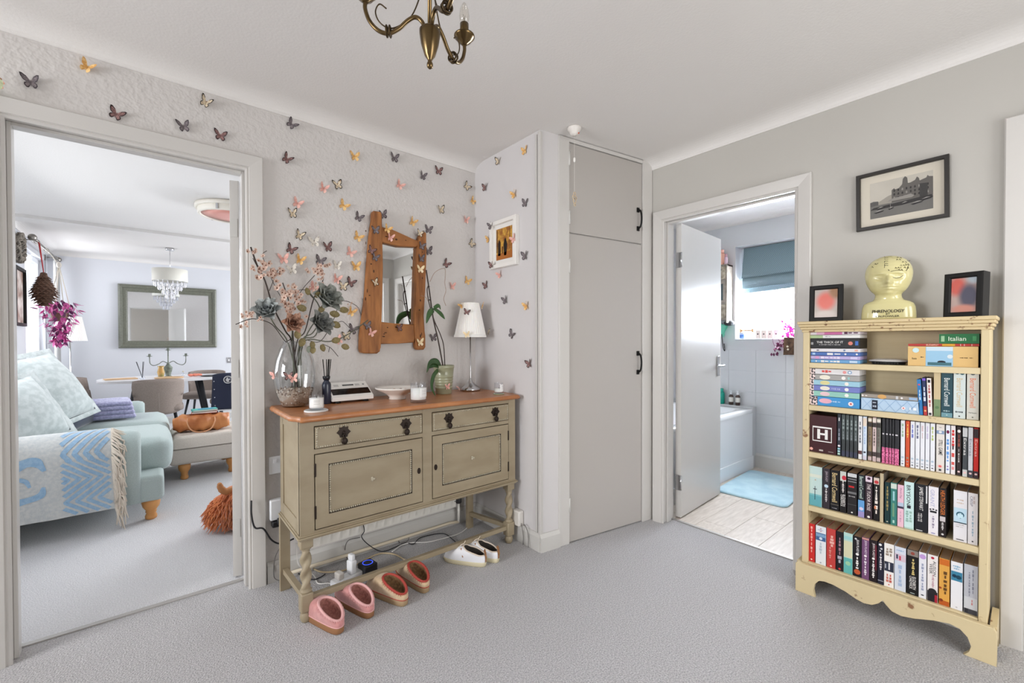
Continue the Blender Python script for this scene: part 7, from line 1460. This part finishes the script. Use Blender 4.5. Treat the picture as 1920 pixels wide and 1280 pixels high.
slipper('second tan suede slipper, rightmost of the slippers', heel_at(802, 1113, 4), m_tn, m_tns, m_tnt, m_tnl, 'slippers by the sideboard')
m_sw = mat('white_trainer_leather', (226, 226, 230), .5); m_ss = mat('cream_rubber_sole', (206, 196, 166), .6); m_sb = mat('tan_heel_tab', (140, 96, 62), .6, c2=(170, 124, 84), scale=60); m_si = mat('dark_trainer_lining', (56, 50, 46), .9); m_lace = mat('pale_lace', (214, 200, 184), .85)
def trainer(label, M, s_=1):
    t = thing('trainer', label, 'shoe', 'pair of white trainers', M); L_, W_ = .245, .084; o = sole_outline(L_, W_)
    mb = MB(); mb.rings([[Vector((x*q, .122+(y-.122)*q, z)) for x, y in o] for z, q in ((0, .94), (.003, .98), (.018, 1.0), (.024, .99))]); mb.obj('sole', m_ss, t)
    rim = rim_curve(.070, .032, .060, .070, .014)
    for i, r_ in enumerate(rim):
        if r_.y < .03: r_.z += .010*(1-r_.y/.03)
        if r_.y > .1: r_.z += .012*(r_.y-.1)/.03
    mb = MB(); mb.rings(shoe_loft([(x*.985, .122+(y-.122)*.985) for x, y in o], rim, .022, .08, bulge=.004), cap0=False, cap1=False); mb.obj('upper', m_sw, t)
    MB().tube(rim+[rim[0]], .0036, 8, caps=False).obj('collar', m_lace, t)
    mb = MB(); mb.rings([[Vector((r_.x*.92, .068+(r_.y-.068)*.92, r_.z)) for r_ in rim], [Vector((r_.x*.92, .07+(r_.y-.068)*.96, .05)) for r_ in rim], [Vector((r_.x*.8, .075+(r_.y-.068)*.95, .03)) for r_ in rim], [Vector((r_.x*.2, .075+(r_.y-.068)*.2, .029)) for r_ in rim]], cap0=False); mb.obj('lining', m_si, t)
    mb = MB(); mb.grid(lambda u, v: Vector(((2*u-1)*.010, .0005-.004*math.sin(PI*v*.8)+.010*v**2+.004*(2*u-1)**2, .024+.064*v)), 4, 6); mb.grid(lambda u, v: Vector(((2*u-1)*.010, .0035-.004*math.sin(PI*v*.8)+.010*v**2, .024+.064*v)), 4, 6); mb.obj('heel_tab', m_sb, t)
    MB().ball((0, -.0035, .05), (.003, .002, .003), 8, 5).obj('heel_stud', mat('gold_stud', (206, 176, 110), .3, 1), t)
    mb = MB(); mb.grid(lambda u, v: Vector(((2*u-1)*.018, .125+.045*v, .094-.014*v-.012*(2*u-1)**2)), 4, 6); mb.grid(lambda u, v: Vector(((2*u-1)*.018, .125+.045*v, .090-.014*v-.012*(2*u-1)**2)), 4, 6); mb.obj('tongue', m_sw, t)
    mb = MB()
    for i in range(4): y = .132+.012*i; z = .092-.004*i; mb.tube(smooth_path([(-.024, y, z-.012), (0, y+.003, z+.002), (.024, y, z-.012)], 5), .0022, 6)
    mb.tube(smooth_path([(0, .132, .096), (-.016, .128, .108), (-.026, .14, .1), (-.01, .142, .094)], 5), .0022, 6).tube(smooth_path([(0, .132, .096), (.016, .128, .109), (.028, .14, .1), (.01, .142, .094)], 5), .0022, 6); mb.obj('lace', m_lace, t)
    for sx in (-1, 1): MB().tube([(sx*.033, .12, .045), (sx*.028, .128, .07), (sx*.022, .135, .086)], .004, 6).obj('eyestay', m_sb, t)
    return t
trainer('left white trainer with tan heel tab by the right leg', heel_at(913, 1062, 32)); trainer('right white trainer partly behind its mate', heel_at(937, 1055, 24))
# pale green silk flower garland at the corner of the lounge door frame
m_gg = mat('pale_green_silk', (186, 194, 160), .8); m_gp = mat('pink_silk_edge', (196, 140, 122), .8)
t = thing('silk_garland', 'pale green silk leaves with pink tips at the top corner of the door frame', 'garland', M=face_y(-.425, YA-.024, 2.09))
gl_ = MB(); gl_.grid(lambda u, v: Vector(((2*u-1)*.5*math.sin(PI*min(1, .08+.92*v))**.7, v, .12*(2*u-1)**2+.1*v)), 5, 7)
for f in gl_.bm.faces:
    if f.calc_center_median().y > .86: f.material_index = 1
gm = gl_.mesh('silk_leaf', [m_gg, m_gp])
rq = random.Random(6)
for i in range(15):
    x, y = rq.uniform(-.035, .005), rq.uniform(-.03, .035); link('silk_leaf', gm, t, T(x, y, .002+.0015*i) @ RZ(rq.uniform(-2.2, .4)) @ RX(rq.uniform(-.4, .2)) @ Matrix.Scale(rq.uniform(.022, .034), 4))
for i in range(12): link('silk_leaf', gm, t, T(-.035+rq.uniform(-.012, .008), -.11-.02*i, .004+.001*i) @ RZ(rq.uniform(-2.4, 0)) @ RX(rq.uniform(-.4, .2)) @ Matrix.Scale(rq.uniform(.018, .028), 4))
MB().tube(smooth_path([(-.02, .02, .002), (-.032, -.05, .004), (-.036, -.2, .004), (-.036, -.34, .004)], 6), .0015, 5).obj('vine', mat('green_wire', (120, 130, 96), .7), t)

# ------------------------------------------------------------------ paper butterflies
def wing_poly(s_):
    fore = [(0, .004), (.010, .020), (.022, .028), (.0285, .027), (.027, .016), (.021, .004), (.012, -.001), (0, -.001)]
    hind = [(0, -.001), (.012, -.001), (.019, -.006), (.020, -.014), (.014, -.022), (.008, -.021), (.003, -.012), (0, -.006)]
    return [[(x*s_, y) for x, y in p] for p in (fore, hind)]
def bf_mesh(nm, mats, fold):
    mb = MB()
    for s_ in (-1, 1):
        def B(x, y, dz=0): a_ = R(fold); return Vector((x*math.cos(a_), y, abs(x)*math.sin(a_)+.0015+dz))
        for poly in wing_poly(s_):
            mb.mi = 0; mb.rings([[B(x, y, 0) for x, y in poly], [B(x, y, .0007) for x, y in poly]], smooth=False)
            c_ = Vector((sum(p[0] for p in poly)/len(poly), sum(p[1] for p in poly)/len(poly), 0))
            if len(mats) > 1:      # darker border towards the tips, lying on both faces
                n = len(poly); mb.mi = 1
                for i in range(1, n-2):
                    p, q = Vector((*poly[i], 0)), Vector((*poly[i+1], 0)); p2, q2 = p.lerp(c_, .34), q.lerp(c_, .34)
                    for dz in (.00085, -.00015): mb.poly([B(p.x, p.y, dz), B(q.x, q.y, dz), B(q2.x, q2.y, dz), B(p2.x, p2.y, dz)])
    mb.mi = 0; mb.tube([(0, -.014, .002), (0, 0, .003), (0, .010, .002)], [.0008, .0014, .0008], 5)
    return mb.mesh(nm, mats)
def pat(nm, a_, b_, sc=150, lo=.45, hi=.55): return mat(nm, a_, .7, c2=b_, scale=sc, detail=2, lo=lo, hi=hi)
BFM = {
 'grey': ('dark grey', [pat('bf_grey', (104, 96, 100), (134, 124, 126)), col((72, 66, 70), .7)]),
 'brown': ('mauve brown', [pat('bf_mauve', (116, 84, 82), (150, 116, 112)), col((52, 42, 44), .7)]),
 'bw': ('black and cream', [pat('bf_cream_spot', (220, 206, 180), (150, 110, 84), 190, .55, .65), col((44, 38, 36), .7)]),
 'spot': ('white spotted', [pat('bf_white_spot', (222, 216, 206), (130, 116, 104), 160, .58, .66)]),
 'pink': ('pink', [pat('bf_pink', (216, 160, 150), (230, 184, 172), 60)]),
 'gold': ('golden yellow', [pat('bf_gold', (214, 162, 92), (232, 196, 136), 70)]),
 'cream': ('pale gold', [pat('bf_palegold', (228, 204, 158), (238, 222, 190), 70)]),
}
BMESH = {k: [bf_mesh('butterfly', v[1], f) for f in (16, 27, 38)] for k, v in BFM.items()}
def butterfly(kind, M, label, i=0, sc=1.0):
    o = link('butterfly', BMESH[kind][i % 3], None); o.matrix_world = M @ Matrix.Scale(sc, 4)
    tag(o, label, 'butterfly', 'paper butterflies in the hall'); return o
rb = random.Random(99); nb = 0
def wallA(px, py, kind, rot, label, sc=1.0, off=0.0):
    global nb; p = onY(px, py, YA-.001-off); nb += 1
    butterfly(kind, face_y(p.x, p.y, p.z) @ RZ(R(rot)), label, nb, sc*rb.uniform(.94, 1.04))
def wallC(px, py, kind, rot, label, sc=1.0, off=0.0):
    global nb; p = onX(px, py, XC-.001-off); nb += 1
    butterfly(kind, face_x(p.x, p.y, p.z) @ RZ(R(rot)), label, nb, sc*rb.uniform(.94, 1.04))
for a in (
 # above the lounge door
 (58, 155, 'grey', 6, 'dark grey butterfly at the far left above the lounge door'), (163, 127, 'gold', -24, 'golden butterfly close under the ceiling above the lounge door'),
 (218, 215, 'brown', -20, 'mauve brown butterfly just above the middle of the lounge door frame'), (344, 238, 'grey', 14, 'grey butterfly above the lounge door frame right of centre'),
 (385, 193, 'bw', -22, 'black and cream butterfly highest above the right half of the lounge door'), (413, 255, 'brown', -4, 'mauve brown butterfly above the right corner of the lounge door'),
 # upper wall
 (546, 234, 'grey', -36, 'dark grey butterfly just under the ceiling right of the door frame'), (537, 299, 'brown', -32, 'mauve brown butterfly level with the top of the door frame'),
 (665, 294, 'gold', 4, 'golden butterfly alone high on the wall left of centre'), (739, 297, 'grey', 0, 'grey butterfly high on the wall above the mirror'),
 (606, 354, 'pink', -16, 'pink butterfly left of a black and cream one, high on the wall'), (633, 347, 'bw', 18, 'black and cream butterfly right of the high pink one'),
 (749, 348, 'pink', -26, 'pink butterfly above the wooden mirror'), (792, 331, 'grey', -10, 'grey butterfly up and right of the mirror top'), (822, 321, 'brown', 0, 'mauve brown butterfly highest to the right of the mirror'),
 (557, 382, 'pink', -20, 'pink butterfly directly over a dark two toned one by the door frame'), (548, 401, 'bw', 8, 'dark and cream butterfly under the upper pink one by the door frame'),
 (644, 386, 'gold', -28, 'golden butterfly up and left of the mirror top'), (672, 408, 'grey', -22, 'grey butterfly just left of the mirror top'),
 (561, 442, 'bw', -18, 'black and cream butterfly above the blossom branches'), (589, 454, 'spot', 10, 'white spotted butterfly in the middle of the cluster above the vase'),
 (545, 468, 'brown', -26, 'mauve brown butterfly just above a pink and a gold one by the door frame'), (614, 464, 'brown', 12, 'mauve brown butterfly at the centre of the cluster above the vase'),
 (671, 445, 'gold', -24, 'golden butterfly left of the mirror frame top'), (531, 486, 'pink', 8, 'pink butterfly next to the door frame above the blossoms'), (562, 488, 'gold', -16, 'golden butterfly right of the pink one above the blossoms'),
 (600, 489, 'grey', -14, 'grey butterfly above the highest blossom twig'), (547, 506, 'spot', 16, 'white spotted butterfly low beside the blossom branch'), (631, 498, 'spot', -4, 'white spotted butterfly right of the highest blossom twig'),
 (657, 474, 'pink', -24, 'pink butterfly halfway between vase and mirror, upper'), (667, 500, 'gold', 4, 'golden butterfly close to the left post of the mirror'),
 (631, 524, 'pink', -12, 'pink butterfly right of the blossom twig, above a dark pair'), (657, 530, 'brown', -22, 'mauve brown butterfly left of the mirror post'), (643, 537, 'bw', -2, 'black and cream butterfly touching the lower mauve brown one'),
 (658, 585, 'gold', -24, 'golden butterfly beyond the olive leaves left of the mirror'), (661, 618, 'grey', -18, 'grey butterfly at the end of the wiry twig'), (649, 630, 'bw', 8, 'black and cream butterfly low right of the leaves'), (634, 638, 'pink', 30, 'pink butterfly resting at the lowest leaves right of the vase'),
 (588, 540, 'pink', -30, 'pink butterfly half hidden behind the ruffled bloom'),
 # round the mirror
 (718, 403, 'grey', 16, 'grey butterfly at the right of the mirror post tip'), (773, 417, 'gold', -24, 'golden butterfly above the mirror top rail'), (803, 431, 'grey', -4, 'grey butterfly right of the top of the right mirror post'),
 (803, 471, 'grey', 12, 'grey butterfly right of the right mirror post, below another grey one'), (826, 394, 'bw', 12, 'black and cream butterfly between mirror and corner, upper'),
 (875, 350, 'bw', -36, 'black and cream butterfly near the ceiling corner'), (886, 377, 'gold', -34, 'golden butterfly near the ceiling corner below the black and cream one'), (873, 413, 'pink', -4, 'pink butterfly near the corner, upper'),
 (884, 457, 'bw', -40, 'black and cream butterfly in the corner above the lamp'), (836, 495, 'brown', -34, 'mauve brown butterfly at the tip of the dry orchid tendril'), (847, 537, 'pink', 0, 'pink butterfly above the table lamp'), (876, 527, 'gold', -20, 'golden butterfly above the table lamp near the corner'),
 (812, 633, 'grey', 10, 'grey butterfly behind the orchid stem')): wallA(*a)
for a in (
 (935, 303, 'bw', -10, 'black and white butterfly high on the side wall'), (984, 283, 'gold', 0, 'golden butterfly highest on the side wall'), (910, 352, 'brown', -8, 'mauve brown butterfly near the corner on the side wall'), (965, 365, 'gold', 12, 'pale golden butterfly above the white framed photo'),
 (985, 381, 'grey', -12, 'grey butterfly right above the white framed photo'), (985, 480, 'grey', 0, 'grey butterfly right of the white framed photo'), (938, 515, 'pink', 24, 'pink butterfly under the white framed photo'),
 (911, 535, 'brown', 12, 'mauve brown butterfly on the side wall above the lamp'), (948, 563, 'grey', 14, 'grey butterfly on the side wall right of the lamp'), (988, 574, 'gold', 14, 'golden butterfly near the white corner edge'), (960, 627, 'grey', -36, 'dark butterfly low on the side wall'), (993, 682, 'brown', 14, 'mauve brown butterfly lowest on the side wall')): wallC(*a, sc=.98)
for a in ((921, 424, 'grey', 8, 'grey butterfly on the top left corner of the white framed photo'), (963, 448, 'pink', 22, 'pink butterfly on the right edge of the white framed photo'), (922, 497, 'brown', 0, 'mauve brown butterfly on the bottom left corner of the white framed photo')): wallC(*a, sc=.9, off=.031)
wallC(917, 449, 'gold', 0, 'golden butterfly peeping out left of the white framed photo', .9)
for a in ((704, 432, 'grey', 8, 'grey butterfly high on the left mirror post'), (726, 430, 'gold', -20, 'golden butterfly on the top rail of the mirror'), (731, 446, 'pink', -12, 'pink butterfly on the top rail of the mirror'), (696, 470, 'brown', -24, 'mauve brown butterfly on the left mirror post'), (703, 483, 'grey', -14, 'grey butterfly overlapping the mauve one on the left mirror post'),
          (703, 530, 'bw', 24, 'black and cream butterfly halfway down the left mirror post'), (689, 611, 'grey', 16, 'grey butterfly low on the left mirror post'), (696, 624, 'pink', -22, 'pink butterfly low on the left mirror post'), (748, 615, 'brown', 10, 'mauve brown butterfly on the bottom rail of the mirror'),
          (787, 438, 'bw', -10, 'cream butterfly at the top of the right mirror post'), (790, 462, 'grey', -10, 'grey butterfly high on the right mirror post'), (789, 485, 'grey', 4, 'grey butterfly on the upper part of the right mirror post'), (788, 505, 'cream', 0, 'pale gold butterfly halfway down the right mirror post'), (787, 642, 'cream', 8, 'pale gold butterfly at the foot of the right mirror post')): wallA(*a, sc=.9, off=.048)
# on the vase, pot and lamp
def on_round(label, kind, base, r_, z, px, rot, sc=.8, tilt=0):
    """sits on the outside of a round thing, facing where that pixel column meets it"""
    global nb; nb += 1
    d = ray(px, 650); d.z = 0; d.normalize(); c = Vector((base.x, base.y, 0)); o = Vector((0, 0, 0)); oc = o-c; b_ = oc.dot(d); q = max(0, b_*b_-oc.dot(oc)+r_*r_); p = d*(-b_-math.sqrt(q))
    n = (p-c).normalized(); x = Vector((-n.y, n.x, 0)); M = Matrix((x, Vector((0, 0, 1)), n)).transposed().to_4x4(); M.translation = (p.x+n.x*.0015, p.y+n.y*.0015, z)
    butterfly(kind, M @ RX(R(tilt)) @ RZ(R(rot)), label, nb, sc)
VB = Vector((VX, VY, 0))
on_round('pink butterfly on the left side of the glass vase', 'pink', VB, .091, STZ+.155, 516, 20)
on_round('mauve butterfly on the front of the glass vase', 'brown', VB, .0915, STZ+.150, 541, 0)
on_round('pale pink butterfly on the front of the glass vase', 'pink', VB, .0915, STZ+.140, 550, 10)
on_round('pink butterfly on the green orchid pot', 'pink', Vector((PX_, PY_, 0)), .0535, STZ+.045, 838, 10, .7)
on_round('mauve brown butterfly on the lamp shade', 'brown', LMP, .069, STZ+.49, 876, -16, .8, 13)
on_round('pale gold butterfly on the bottom hem of the lamp shade', 'cream', LMP, .103, STZ+.352, 876, 8, .8, 12)
on_round('golden butterfly at the left top of the lamp shade', 'gold', LMP, .061, STZ+.535, 867, 30, .8, 13)
on_round('pink gold butterfly at the right top of the lamp shade', 'gold', LMP, .061, STZ+.535, 903, -30, .8, 13)
on_round('black and white butterfly at the right hem of the lamp shade', 'bw', LMP, .098, STZ+.37, 914, -20, .75, 12)
on_round('pink butterfly on the chrome base of the lamp', 'pink', LMP, .064, STZ+.018, 862, 10, .7, 30)
